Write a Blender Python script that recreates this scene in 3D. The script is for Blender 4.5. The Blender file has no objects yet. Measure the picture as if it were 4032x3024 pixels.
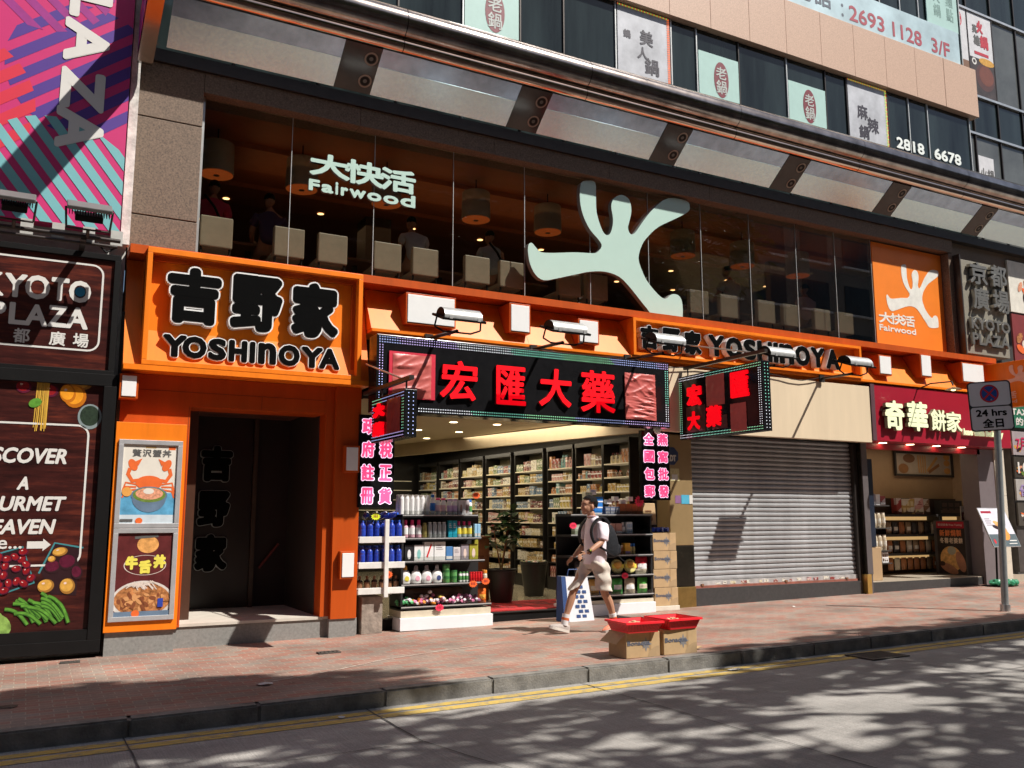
import bpy, bmesh, math, random
from mathutils import Vector, Matrix
R = math.radians
rnd = random.Random(7)
sc = bpy.context.scene
C = sc.collection

# ------------------------------------------------------------------ camera
cam_d = bpy.data.cameras.new("camera"); cam = bpy.data.objects.new("camera", cam_d); C.objects.link(cam)
cam_d.sensor_width = 36.0; cam_d.lens = 31.25; cam_d.clip_end = 800.0; cam_d.clip_start = 0.05
cam.location = (0, 0, 1.5); cam.rotation_euler = (R(90 + 8.476), 0, R(-28.345))
sc.camera = cam
# ------------------------------------------------------------------ light
SUN = Vector((-0.49, 0.58, -1.0)).normalized()           # direction the light travels
sun_d = bpy.data.lights.new("sun", "SUN"); sun = bpy.data.objects.new("sun", sun_d); C.objects.link(sun)
sun_d.energy = 5.0; sun_d.angle = R(0.53); sun_d.color = (1.0, 0.955, 0.89)
sun.rotation_euler = SUN.to_track_quat("-Z", "Y").to_euler(); sun.location = (10, -10, 30)
w = bpy.data.worlds.new("World"); sc.world = w; w.use_nodes = True
bg = w.node_tree.nodes["Background"]; sky = w.node_tree.nodes.new("ShaderNodeTexSky")
sky.sky_type = "NISHITA"; sky.sun_disc = False
sky.sun_elevation = math.asin(-SUN.z); sky.sun_rotation = math.atan2(-SUN.x, -SUN.y)
w.node_tree.links.new(sky.outputs[0], bg.inputs[0]); bg.inputs[1].default_value = 0.058
sc.view_settings.view_transform = "Standard"; sc.view_settings.look = "None"
sc.view_settings.exposure = 0.5; sc.view_settings.gamma = 1.0
sc.cycles.max_bounces = 8; sc.cycles.transparent_max_bounces = 12
sc.cycles.use_denoising = True
sc.cycles.sample_clamp_indirect = 4.0

# ------------------------------------------------------------------ materials
MATS = {}
def lin(h):
    h = h.lstrip("#"); o = []
    for i in (0, 2, 4):
        c = int(h[i:i+2], 16) / 255.0
        o.append(c / 12.92 if c <= 0.04045 else ((c + 0.055) / 1.055) ** 2.4)
    return tuple(o)
def M(name, col, rough=0.55, metal=0.0, var=0.12, vs=6.0, bump=0.0, bs=60.0, emit=None, es=0.0, spec=0.5, coat=0.0, trans=0.0, streak=False):
    if name in MATS: return MATS[name]
    if isinstance(col, str): col = lin(col)
    m = bpy.data.materials.new(name); m.use_nodes = True
    nt = m.node_tree; b = nt.nodes["Principled BSDF"]
    b.inputs["Roughness"].default_value = rough; b.inputs["Metallic"].default_value = metal
    b.inputs["Specular IOR Level"].default_value = spec; b.inputs["Coat Weight"].default_value = coat
    b.inputs["Transmission Weight"].default_value = trans
    tc = nt.nodes.new("ShaderNodeTexCoord"); nz = nt.nodes.new("ShaderNodeTexNoise")
    nz.inputs["Scale"].default_value = vs; nz.inputs["Detail"].default_value = 6.0; nz.inputs["Roughness"].default_value = 0.65
    if streak:
        mp = nt.nodes.new("ShaderNodeMapping"); mp.inputs["Scale"].default_value = (1, 1, 0.12)
        nt.links.new(tc.outputs["Object"], mp.inputs[0]); nt.links.new(mp.outputs[0], nz.inputs["Vector"])
    else: nt.links.new(tc.outputs["Object"], nz.inputs["Vector"])
    mr = nt.nodes.new("ShaderNodeMapRange"); mr.inputs[1].default_value = 0.3; mr.inputs[2].default_value = 0.7
    nt.links.new(nz.outputs["Fac"], mr.inputs[0])
    mx = nt.nodes.new("ShaderNodeMix"); mx.data_type = "RGBA"
    lo = tuple(max(0, c * (1 - var)) for c in col); hi = tuple(min(1, c * (1 + var)) for c in col)
    mx.inputs[6].default_value = (*lo, 1); mx.inputs[7].default_value = (*hi, 1)
    nt.links.new(mr.outputs[0], mx.inputs[0]); nt.links.new(mx.outputs[2], b.inputs["Base Color"])
    if bump:
        n2 = nt.nodes.new("ShaderNodeTexNoise"); n2.inputs["Scale"].default_value = bs; n2.inputs["Detail"].default_value = 4
        nt.links.new(tc.outputs["Object"], n2.inputs["Vector"])
        bp = nt.nodes.new("ShaderNodeBump"); bp.inputs["Strength"].default_value = bump; bp.inputs["Distance"].default_value = 0.01
        nt.links.new(n2.outputs["Fac"], bp.inputs["Height"]); nt.links.new(bp.outputs["Normal"], b.inputs["Normal"])
    if emit is not None:
        if isinstance(emit, str): emit = lin(emit)
        b.inputs["Emission Color"].default_value = (*emit, 1); b.inputs["Emission Strength"].default_value = es
    MATS[name] = m
    return m
def PRN(name, col, sc_):
    """carton board printed with small blocks of other inks"""
    if name in MATS: return MATS[name]
    col=lin(col); m=bpy.data.materials.new(name); m.use_nodes=True; nt=m.node_tree; L=nt.links.new; p=nt.nodes["Principled BSDF"]; p.inputs["Roughness"].default_value=.38
    tc=nt.nodes.new("ShaderNodeTexCoord"); mp=nt.nodes.new("ShaderNodeMapping"); mp.inputs["Scale"].default_value=(1,1,1.6); L(tc.outputs["Object"],mp.inputs[0])
    v=nt.nodes.new("ShaderNodeTexVoronoi"); v.distance="CHEBYCHEV"; v.inputs["Scale"].default_value=sc_; L(mp.outputs[0],v.inputs["Vector"])
    s=nt.nodes.new("ShaderNodeSeparateColor"); L(v.outputs["Color"],s.inputs[0]); r=nt.nodes.new("ShaderNodeValToRGB"); r.color_ramp.interpolation="CONSTANT"; e=r.color_ramp.elements
    pale=tuple(.35*c+.42 for c in col); dk=tuple(c*.3 for c in col); e[0].color=(*col,1); e[1].position=.50; e[1].color=(*pale,1)
    for po,c in ((.68,dk),(.78,tuple(.5*c+.2*x for c,x in zip(col,(.9,.7,.3)))),(.9,(.62,.56,.44))): q=e.new(po); q.color=(*c,1)
    L(s.outputs[0],r.inputs[0]); L(r.outputs[0],p.inputs["Base Color"]); MATS[name]=m; return m
def glass_mat(name, tint, refl=1.0, rough=0.0):
    if name in MATS: return MATS[name]
    m = bpy.data.materials.new(name); m.use_nodes = True; nt = m.node_tree; nt.nodes.clear()
    o = nt.nodes.new("ShaderNodeOutputMaterial"); t = nt.nodes.new("ShaderNodeBsdfTransparent"); g = nt.nodes.new("ShaderNodeBsdfGlossy")
    t.inputs[0].default_value = (*tint, 1); g.inputs["Roughness"].default_value = rough
    f = nt.nodes.new("ShaderNodeFresnel"); f.inputs[0].default_value = 1.5
    mu = nt.nodes.new("ShaderNodeMath"); mu.operation = "MULTIPLY"; mu.inputs[1].default_value = refl
    x = nt.nodes.new("ShaderNodeMixShader")
    nt.links.new(f.outputs[0], mu.inputs[0]); nt.links.new(mu.outputs[0], x.inputs[0])
    nt.links.new(t.outputs[0], x.inputs[1]); nt.links.new(g.outputs[0], x.inputs[2]); nt.links.new(x.outputs[0], o.inputs[0])
    MATS[name] = m; return m

# ------------------------------------------------------------------ mesh builder
ORG = {}
class Fr:
    """a flat frame: origin, right, up, outward"""
    def __init__(s, o, U=(1,0,0), V=(0,0,1), N=(0,-1,0)):
        s.o = Vector(o); s.U = Vector(U).normalized(); s.V = Vector(V).normalized(); s.N = Vector(N).normalized()
    def p(s, u, v, n=0.0): return s.o + s.U*u + s.V*v + s.N*n
def F(y): return Fr((0, y, 0))
class MB:
    def __init__(s): s.v=[]; s.f=[]; s.m=[]; s.sm=[]
    def add(s, vs, fs, mat, smooth=False):
        b = len(s.v); s.v += [tuple(v) for v in vs]
        for f in fs: s.f.append([b+i for i in f]); s.m.append(mat); s.sm.append(smooth)
        return s
    def bm(s, b, mat, smooth=False, M4=None):
        b.verts.index_update()
        vs = [(M4 @ v.co) if M4 else v.co.copy() for v in b.verts]
        s.add(vs, [[v.index for v in f.verts] for f in b.faces], mat, smooth); b.free(); return s
    def box(s, x0,x1,y0,y1,z0,z1, mat, bev=0.0, M4=None):
        b = bmesh.new(); bmesh.ops.create_cube(b, size=1.0)
        for v in b.verts: v.co = Vector(((x0+x1)/2+v.co.x*(x1-x0), (y0+y1)/2+v.co.y*(y1-y0), (z0+z1)/2+v.co.z*(z1-z0)))
        if bev: bmesh.ops.bevel(b, geom=b.edges[:], offset=bev, segments=2, affect="EDGES", profile=0.5)
        return s.bm(b, mat, False, M4)
    def fbox(s, fr, u0,u1,v0,v1,n0,n1, mat, bev=0.0):
        M4 = Matrix(((fr.U.x,fr.V.x,fr.N.x,fr.o.x),(fr.U.y,fr.V.y,fr.N.y,fr.o.y),(fr.U.z,fr.V.z,fr.N.z,fr.o.z),(0,0,0,1)))
        return s.box(u0,u1,v0,v1,n0,n1, mat, bev, M4)
    def rect(s, fr, u0,u1,v0,v1,n, mat): return s.add([fr.p(u0,v0,n),fr.p(u1,v0,n),fr.p(u1,v1,n),fr.p(u0,v1,n)], [[0,1,2,3]], mat)
    def poly(s, fr, pts, n0, n1, mat, side=None):
        """closed outline, face at n1, walls back to n0"""
        k = len(pts); a = sum(pts[i][0]*pts[(i+1)%k][1]-pts[(i+1)%k][0]*pts[i][1] for i in range(k))
        if a < 0: pts = pts[::-1]
        s.add([fr.p(u,v,n1) for u,v in pts], [list(range(k))], mat)
        if abs(n1-n0) > 1e-6:
            s.add([fr.p(u,v,n1) for u,v in pts]+[fr.p(u,v,n0) for u,v in pts], [[i,k+i,k+(i+1)%k,(i+1)%k] for i in range(k)], side or mat)
        return s
    def ell(s, fr, u,v,ru,rv,n, mat, n0=None, k=24, rot=0.0, side=None, a0=0, a1=360):
        full = (a1-a0) >= 360; kk = k if full else k+1
        pts=[]
        for i in range(kk):
            a = R(a0+(a1-a0)*i/k); x=ru*math.cos(a); y=rv*math.sin(a)
            pts.append((u+x*math.cos(rot)-y*math.sin(rot), v+x*math.sin(rot)+y*math.cos(rot)))
        return s.poly(fr, pts, n if n0 is None else n0, n, mat, side)
    def ring(s, fr, u,v,r0,r1,n, mat, k=32, sv=1.0):
        vs=[];fs=[]
        for i in range(k):
            a=2*math.pi*i/k; vs += [fr.p(u+r0*math.cos(a),v+sv*r0*math.sin(a),n), fr.p(u+r1*math.cos(a),v+sv*r1*math.sin(a),n)]
        for i in range(k): j=(i+1)%k; fs.append([2*i,2*i+1,2*j+1,2*j])
        return s.add(vs,fs,mat)
    def line(s, fr, pts, wd, n, mat, closed=False):
        """ribbon along a polyline"""
        k=len(pts); L=[];
        for i in range(k):
            a = pts[(i-1)%k] if (closed or i>0) else pts[i]; b = pts[(i+1)%k] if (closed or i<k-1) else pts[i]
            dx,dy=b[0]-a[0],b[1]-a[1]; l=math.hypot(dx,dy) or 1
            L.append((-dy/l*wd/2, dx/l*wd/2))
        vs=[]
        for (u,v),(a,b) in zip(pts,L): vs += [fr.p(u+a,v+b,n), fr.p(u-a,v-b,n)]
        fs=[[2*i,2*i+1,2*((i+1)%k)+1,2*((i+1)%k)] for i in range(k if closed else k-1)]
        return s.add(vs,fs,mat)
    def cyl(s, p0,p1,r0,mat,r1=None,k=14,caps=True,smooth=True):
        r1 = r0 if r1 is None else r1; p0=Vector(p0); p1=Vector(p1); d=(p1-p0).normalized()
        a = d.orthogonal().normalized(); b=d.cross(a); vs=[]
        for i in range(k):
            t=2*math.pi*i/k; q=a*math.cos(t)+b*math.sin(t); vs += [p0+q*r0, p1+q*r1]
        s.add(vs, [[2*i,2*((i+1)%k),2*((i+1)%k)+1,2*i+1] for i in range(k)], mat, smooth)
        if caps: s.add(vs, [[2*i for i in range(k)][::-1],[2*i+1 for i in range(k)]], mat)
        return s
    def tube(s, pts, r, mat, k=10):
        for a,b in zip(pts,pts[1:]): s.cyl(a,b,r,mat,k=k)
        return s
    def lathe(s, prof, mat, c=(0,0,0), k=20, smooth=True, sx=1.0, sy=1.0):
        """prof: list of (r, z[, material]) bottom to top"""
        n=len(prof); vs=[]
        for pr in prof:
            for i in range(k):
                a=2*math.pi*i/k; vs.append((c[0]+sx*pr[0]*math.cos(a), c[1]+sy*pr[0]*math.sin(a), c[2]+pr[1]))
        for j in range(n-1):
            mm = prof[j][2] if len(prof[j])>2 else mat
            s.add(vs[j*k:(j+2)*k], [[i,(i+1)%k,k+(i+1)%k,k+i] for i in range(k)], mm, smooth)
        s.add(vs[:k],[list(range(k))[::-1]], prof[0][2] if len(prof[0])>2 else mat); s.add(vs[-k:],[list(range(k))], prof[-1][2] if len(prof[-1])>2 else mat)
        return s
    def ball(s, c, rx,ry,rz, mat, k=2, M3=None, jit=0.0):
        b=bmesh.new(); bmesh.ops.create_icosphere(b, subdivisions=k, radius=1.0)
        for v in b.verts:
            j = 1+rnd.uniform(-jit,jit); q=Vector((v.co.x*rx*j, v.co.y*ry*j, v.co.z*rz*j))
            v.co = Vector(c)+((M3@q) if M3 else q)
        return s.bm(b, mat, jit<0.12)
    def text(s, fr, t, u0,u1,v0,v1,n0,n1,mat,bold=0.0,side=None,shear=0.0,k=None):
        """lettering stretched into the box u0..u1, v0..v1; bold thickens the strokes by that many metres"""
        vs,fs,ed = glyph(t)
        xs=[p[0] for p in vs]; ys=[p[1] for p in vs]; ax,bx,ay,by=min(xs),max(xs),min(ys),max(ys)
        b=bold; k=k or (8 if b<.012 else 14 if b<.026 else 20); su=(u1-u0-2*b)/max(bx-ax,1e-6); sv=(v1-v0-2*b)/max(by-ay,1e-6)
        P=[(u0+b+(x-ax)*su+shear*(y-ay)*sv, v0+b+(y-ay)*sv) for x,y in vs]
        sh=[(0,0)]+([(b*math.cos(2*math.pi*i/k), b*math.sin(2*math.pi*i/k)) for i in range(k)] if b else [])
        for q,(dx,dy) in enumerate(sh):
            n=n1+q*0.002/max(k,8)
            s.add([fr.p(u+dx,v+dy,n) for u,v in P], fs, mat)
            if abs(n1-n0)>1e-6:
                m_=len(P); s.add([fr.p(u+dx,v+dy,n) for u,v in P]+[fr.p(u+dx,v+dy,n0) for u,v in P], [[i,m_+i,m_+j,j] for i,j in ed], side or mat)
        return s
    def chars(s, fr, t, u0,u1,v0,v1,n0,n1,mat,bold=0.0,gap=0.1,side=None,vert=False):
        n=len(t)
        for i,ch in enumerate(t):
            if ch==" ": continue
            if vert:
                h=(v1-v0)/n; s.text(fr,ch,u0,u1,v1-(i+1)*h+h*gap/2,v1-i*h-h*gap/2,n0,n1,mat,bold,side)
            else:
                h=(u1-u0)/n; s.text(fr,ch,u0+i*h+h*gap/2,u0+(i+1)*h-h*gap/2,v0,v1,n0,n1,mat,bold,side)
        return s
    def build(s, name, parent=None, org=None, tag=None):
        if org is None: org = ORG[parent.name] if parent else (0,0,0)
        o3=Vector(org); me=bpy.data.meshes.new(name)
        me.from_pydata([tuple(Vector(v)-o3) for v in s.v], [], s.f)
        ml=[]
        for m in s.m:
            if m not in ml: ml.append(m)
        for m in ml: me.materials.append(m)
        ix={m.name:i for i,m in enumerate(ml)}
        me.polygons.foreach_set("material_index",[ix[m.name] for m in s.m]); me.polygons.foreach_set("use_smooth",s.sm)
        me.update()
        o=bpy.data.objects.new(name,me); C.objects.link(o); ORG[o.name]=tuple(o3)
        if parent:
            o.parent=parent; o.location=o3-Vector(ORG[parent.name])
        else: o.location=o3
        return o
GL={}
def glyph(t):
    if t in GL: return GL[t]
    c=bpy.data.curves.new("lettering","FONT"); c.body=t; c.size=1.0; c.resolution_u=3
    o=bpy.data.objects.new("lettering",c); C.objects.link(o); dg=bpy.context.evaluated_depsgraph_get(); dg.update()
    me=bpy.data.meshes.new_from_object(o.evaluated_get(dg))
    b=bmesh.new(); b.from_mesh(me); bmesh.ops.remove_doubles(b,verts=b.verts[:],dist=1e-5); b.verts.index_update()
    vs=[(v.co.x,v.co.y) for v in b.verts]; fs=[]; ed=[]
    for f in b.faces:
        ids=[v.index for v in f.verts]; fs.append(ids if f.normal.z>=0 else ids[::-1])
    for e in b.edges:
        if len(e.link_faces)==1:
            ids=[v.index for v in e.link_faces[0].verts]
            if e.link_faces[0].normal.z<0: ids=ids[::-1]
            i,j=e.verts[0].index,e.verts[1].index
            k=ids.index(i)
            ed.append((i,j) if ids[(k+1)%len(ids)]==j else (j,i))
    ed=[(j,i) for i,j in ed]
    b.free(); bpy.data.objects.remove(o); bpy.data.curves.remove(c); bpy.data.meshes.remove(me)
    GL[t]=(vs,fs,ed); return GL[t]
def smooth_loop(pts, sub=4):
    o=[]; k=len(pts)
    for i in range(k):
        p0,p1,p2,p3=pts[i-1],pts[i],pts[(i+1)%k],pts[(i+2)%k]
        for q in range(sub):
            t=q/sub
            o.append(tuple(0.5*((2*p1[d])+(-p0[d]+p2[d])*t+(2*p0[d]-5*p1[d]+4*p2[d]-p3[d])*t*t+(-p0[d]+3*p1[d]-3*p2[d]+p3[d])*t**3) for d in (0,1)))
    return o
def tagit(o, label, cat, group=None, kind=None):
    o["label"]=label; o["category"]=cat
    if group: o["group"]=group
    if kind: o["kind"]=kind
    return o
def thing(name, label, cat, loc, group=None):
    o=bpy.data.objects.new(name,None); C.objects.link(o); o.location=loc; o.empty_display_size=0.2
    ORG[o.name]=tuple(loc); return tagit(o,label,cat,group)
def struct(o): o["kind"]="structure"; return o
def dup(o, loc, label=None, group=None):
    r=o.copy(); C.objects.link(r); r.location=loc; ORG[r.name]=tuple(loc)
    if label: r["label"]=label
    if group: r["group"]=group
    for ch in list(o.children):
        c=ch.copy(); C.objects.link(c); c.parent=r
        for g in list(ch.children):
            d=g.copy(); C.objects.link(d); d.parent=c
    return r
def gz(x): return -0.1106+0.0121*x
ORD=["first","second","third","fourth","fifth","sixth","seventh","eighth","ninth","tenth","eleventh","twelfth","thirteenth","fourteenth","fifteenth","sixteenth","seventeenth","eighteenth"]
# ------------------------------------------------------------------ surfaces with their own patterns
def paver_mat():
    m=bpy.data.materials.new("brick paving"); m.use_nodes=True; nt=m.node_tree; b=nt.nodes["Principled BSDF"]; L=nt.links.new
    tc=nt.nodes.new("ShaderNodeTexCoord"); mp=nt.nodes.new("ShaderNodeMapping"); L(tc.outputs["Object"],mp.inputs[0])
    br=nt.nodes.new("ShaderNodeTexBrick"); br.offset=0.5; L(mp.outputs[0],br.inputs[0])
    br.inputs["Scale"].default_value=1.0; br.inputs["Brick Width"].default_value=0.205; br.inputs["Row Height"].default_value=0.105
    br.inputs["Mortar Size"].default_value=0.0055; br.inputs["Mortar Smooth"].default_value=0.3; br.inputs["Bias"].default_value=-0.05
    br.inputs["Color1"].default_value=(0.31,0.148,0.110,1); br.inputs["Color2"].default_value=(0.245,0.212,0.18,1); br.inputs["Mortar"].default_value=(0.36,0.30,0.235,1)
    # bands of red and grey half stones
    b2=nt.nodes.new("ShaderNodeTexBrick"); b2.offset=0.5; b2.offset_frequency=2
    L(mp.outputs[0],b2.inputs[0]); b2.inputs["Scale"].default_value=1.0; b2.inputs["Brick Width"].default_value=0.82; b2.inputs["Row Height"].default_value=0.42
    b2.inputs["Mortar Size"].default_value=0.0; b2.inputs["Color1"].default_value=(0.90,0.91,0.92,1); b2.inputs["Color2"].default_value=(1.08,1.05,1.03,1); b2.inputs["Mortar"].default_value=(1,1,1,1)
    n=nt.nodes.new("ShaderNodeTexNoise"); n.inputs["Scale"].default_value=1.1; n.inputs["Detail"].default_value=8; L(tc.outputs["Object"],n.inputs[0])
    r=nt.nodes.new("ShaderNodeValToRGB"); r.color_ramp.elements[0].position=0.3; r.color_ramp.elements[0].color=(0.62,0.60,0.58,1); r.color_ramp.elements[1].position=0.7; r.color_ramp.elements[1].color=(1.18,1.16,1.14,1)
    L(n.outputs["Fac"],r.inputs[0])
    n2=nt.nodes.new("ShaderNodeTexNoise"); n2.inputs["Scale"].default_value=45; n2.inputs["Detail"].default_value=4; L(tc.outputs["Object"],n2.inputs[0])
    m1=nt.nodes.new("ShaderNodeMix"); m1.data_type="RGBA"; m1.blend_type="MULTIPLY"; m1.inputs[0].default_value=1; L(br.outputs["Color"],m1.inputs[6]); L(b2.outputs["Color"],m1.inputs[7])
    m2=nt.nodes.new("ShaderNodeMix"); m2.data_type="RGBA"; m2.blend_type="MULTIPLY"; m2.inputs[0].default_value=1; L(m1.outputs[2],m2.inputs[6]); L(r.outputs[0],m2.inputs[7])
    m3=nt.nodes.new("ShaderNodeMix"); m3.data_type="RGBA"; m3.blend_type="OVERLAY"; m3.inputs[0].default_value=0.35; L(m2.outputs[2],m3.inputs[6]); L(n2.outputs["Fac"],m3.inputs[7])
    vo=nt.nodes.new("ShaderNodeTexVoronoi"); vo.inputs["Scale"].default_value=1.7; L(tc.outputs["Object"],vo.inputs["Vector"])
    rg=nt.nodes.new("ShaderNodeValToRGB"); rg.color_ramp.elements[0].position=.05; rg.color_ramp.elements[0].color=(.55,.53,.52,1); rg.color_ramp.elements[1].position=.075; rg.color_ramp.elements[1].color=(1,1,1,1); L(vo.outputs["Distance"],rg.inputs[0])
    m4=nt.nodes.new("ShaderNodeMix"); m4.data_type="RGBA"; m4.blend_type="MULTIPLY"; m4.inputs[0].default_value=.7; L(m3.outputs[2],m4.inputs[6]); L(rg.outputs[0],m4.inputs[7])
    L(m4.outputs[2],b.inputs["Base Color"]); b.inputs["Roughness"].default_value=0.75
    bp=nt.nodes.new("ShaderNodeBump"); bp.inputs["Strength"].default_value=0.5; bp.inputs["Distance"].default_value=0.006
    ad=nt.nodes.new("ShaderNodeMath"); ad.operation="MULTIPLY_ADD"; ad.inputs[1].default_value=-1.0; L(br.outputs["Fac"],ad.inputs[0]); L(n2.outputs["Fac"],ad.inputs[2]); L(ad.outputs[0],bp.inputs["Height"]); L(bp.outputs[0],b.inputs["Normal"])
    return m
def road_mat():
    m=bpy.data.materials.new("brushed concrete road"); m.use_nodes=True; nt=m.node_tree; b=nt.nodes["Principled BSDF"]; L=nt.links.new
    tc=nt.nodes.new("ShaderNodeTexCoord")
    def nz(sx,sy,sc_,d=5):
        mp=nt.nodes.new("ShaderNodeMapping"); mp.inputs["Scale"].default_value=(sx,sy,1); L(tc.outputs["Object"],mp.inputs[0])
        n=nt.nodes.new("ShaderNodeTexNoise"); n.inputs["Scale"].default_value=sc_; n.inputs["Detail"].default_value=d; n.inputs["Roughness"].default_value=0.7; L(mp.outputs[0],n.inputs[0]); return n
    big=nz(0.5,1.2,1.0,8); fine=nz(1,1,70,4); br=nz(30,1.2,3.0,3); tyre=nz(0.15,2.6,1.0,4)
    r=nt.nodes.new("ShaderNodeValToRGB"); e=r.color_ramp.elements; e[0].position=0.3; e[0].color=(0.20,0.19,0.175,1); e[1].position=0.72; e[1].color=(0.36,0.34,0.315,1); L(big.outputs["Fac"],r.inputs[0])
    m1=nt.nodes.new("ShaderNodeMix"); m1.data_type="RGBA"; m1.blend_type="OVERLAY"; m1.inputs[0].default_value=0.55; L(r.outputs[0],m1.inputs[6]); L(fine.outputs["Fac"],m1.inputs[7])
    m2=nt.nodes.new("ShaderNodeMix"); m2.data_type="RGBA"; m2.blend_type="OVERLAY"; m2.inputs[0].default_value=0.4; L(m1.outputs[2],m2.inputs[6]); L(br.outputs["Fac"],m2.inputs[7])
    m3=nt.nodes.new("ShaderNodeMix"); m3.data_type="RGBA"; m3.blend_type="OVERLAY"; m3.inputs[0].default_value=0.35; L(m2.outputs[2],m3.inputs[6]); L(tyre.outputs["Fac"],m3.inputs[7])
    L(m3.outputs[2],b.inputs["Base Color"]); b.inputs["Roughness"].default_value=0.8
    ad=nt.nodes.new("ShaderNodeMath"); ad.operation="ADD"; L(fine.outputs["Fac"],ad.inputs[0]); L(br.outputs["Fac"],ad.inputs[1])
    bp=nt.nodes.new("ShaderNodeBump"); bp.inputs["Strength"].default_value=0.55; bp.inputs["Distance"].default_value=0.008; L(ad.outputs[0],bp.inputs["Height"]); L(bp.outputs[0],b.inputs["Normal"])
    return m
def worn_mat(name,col,base,sc_=9.0,lo=0.42,hi=0.52):
    m=bpy.data.materials.new(name); m.use_nodes=True; nt=m.node_tree; b=nt.nodes["Principled BSDF"]; L=nt.links.new
    tc=nt.nodes.new("ShaderNodeTexCoord"); n=nt.nodes.new("ShaderNodeTexNoise"); n.inputs["Scale"].default_value=sc_; n.inputs["Detail"].default_value=9; n.inputs["Roughness"].default_value=0.75; L(tc.outputs["Object"],n.inputs[0])
    r=nt.nodes.new("ShaderNodeValToRGB"); e=r.color_ramp.elements; e[0].position=lo; e[0].color=(*base,1); e[1].position=hi; e[1].color=(*col,1); L(n.outputs["Fac"],r.inputs[0])
    L(r.outputs[0],b.inputs["Base Color"]); b.inputs["Roughness"].default_value=0.7; MATS[name]=m; return m
def sheet(name,x0,x1,y0,y1,dz,mat,parent=None):
    mb=MB(); mb.add([(x0,y0,gz(x0)+dz),(x1,y0,gz(x1)+dz),(x1,y1,gz(x1)+dz),(x0,y1,gz(x0)+dz)],[[0,1,2,3]],mat); return mb.build(name,parent)

PAVE=paver_mat(); ROADM=road_mat()
GRANITE_K=M("weathered granite kerb",(0.175,0.165,0.148),0.8,var=0.45,vs=5,bump=0.6,bs=50)
struct(sheet("ground",-160,200,-160,200,-0.17,M("bare earth",(0.16,0.14,0.12),0.9)))
struct(sheet("road",-40,80,-2.6,8.06,-0.14,ROADM))
struct(sheet("pavement",-40,80,8.12,13.0,0.0,PAVE))
struct(sheet("far_pavement",-40,80,-9.0,-2.75,0.0,PAVE))
def kerb(name,y0,y1):
    mb=MB(); x=-12.0; q=random.Random(3)
    while x<40:
        l=1.06+q.uniform(-0.1,0.1); j=q.uniform(-0.006,0.006)
        b=bmesh.new(); bmesh.ops.create_cube(b,size=1.0)
        for v in b.verts:
            X=x+0.0015+(v.co.x+0.5)*(l-0.003); v.co=Vector((X,(y0+y1)/2+v.co.y*(y1-y0)+j,(gz(X)+0.004+j*0.4) if v.co.z>0 else gz(X)-0.25))
        bmesh.ops.bevel(b,geom=b.edges[:],offset=0.016,segments=2,affect="EDGES")
        mb.bm(b,GRANITE_K); x+=l
    return struct(mb.build(name))
kerb("kerb",7.975,8.125); kerb("far_kerb",-2.76,-2.6)
YEL=worn_mat("worn yellow road paint",(0.50,0.345,0.075),(0.22,0.19,0.135),9.0,0.36,0.52)
mb=MB()
for y0,y1 in ((7.55,7.68),(7.735,7.855)):
    for i in range(52):
        a,b=-12+i,-11+i
        mb.add([(a,y0,gz(a)-0.136),(b,y0,gz(b)-0.136),(b,y1,gz(b)-0.136),(a,y1,gz(a)-0.136)],[[0,1,2,3]],YEL)
struct(mb.build("road_marking"))
TAR=M("tar joint filler",(0.05,0.047,0.045),0.9)
mb=MB()
def joint(x0,y0,x1,y1,wd=0.012):
    d=Vector((x1-x0,y1-y0,0)); n=Vector((-d.y,d.x,0)).normalized()*wd/2; q=random.Random(int(x0*97+y0*31)); k=max(2,int(d.length/0.25)); vs=[]
    for i in range(k+1):
        t=i/k; ww=q.uniform(0.6,1.3); X,Y=x0+d.x*t+q.uniform(-.006,.006),y0+d.y*t+q.uniform(-.006,.006)
        vs+= [(X+n.x*ww,Y+n.y*ww,gz(X)-0.132),(X-n.x*ww,Y-n.y*ww,gz(X)-0.132)]
    mb.add(vs,[[2*i,2*i+1,2*i+3,2*i+2] for i in range(k)],TAR)
joint(2.8,7.97,2.8,6.63); joint(2.8,6.63,-12,6.60); joint(5.1,7.97,5.3,-2.6); joint(0.79,7.97,0.82,6.6); joint(8.95,7.97,9.0,6.2); joint(8.95,6.2,11.6,6.25)
joint(2.8,6.63,3.4,4.2,0.012); joint(10.4,7.97,10.4,5.4); joint(12.6,7.97,12.7,-2.6)
struct(mb.build("road_joint"))
mb=MB(); q=random.Random(6); pts=[(2.2,8.98),(2.9,9.25),(3.58,9.62),(4.4,9.86),(5.42,10.05)]; vs=[]
for i in range(len(pts)-1):
    for t in range(6):
        a,b=pts[i],pts[i+1]; x,y=a[0]+(b[0]-a[0])*t/6,a[1]+(b[1]-a[1])*t/6; w_=q.uniform(.008,.02); vs+=[(x,y+w_,gz(x)+.004),(x,y-w_,gz(x)+.004)]
mb.add(vs,[[2*i,2*i+1,2*i+3,2*i+2] for i in range(len(vs)//2-1)],worn_mat("worn pale scuff",(0.50,0.44,0.37),(0.30,0.19,0.15),14.0,0.40,0.58)); struct(mb.build("pavement_scuff_marking"))
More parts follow.
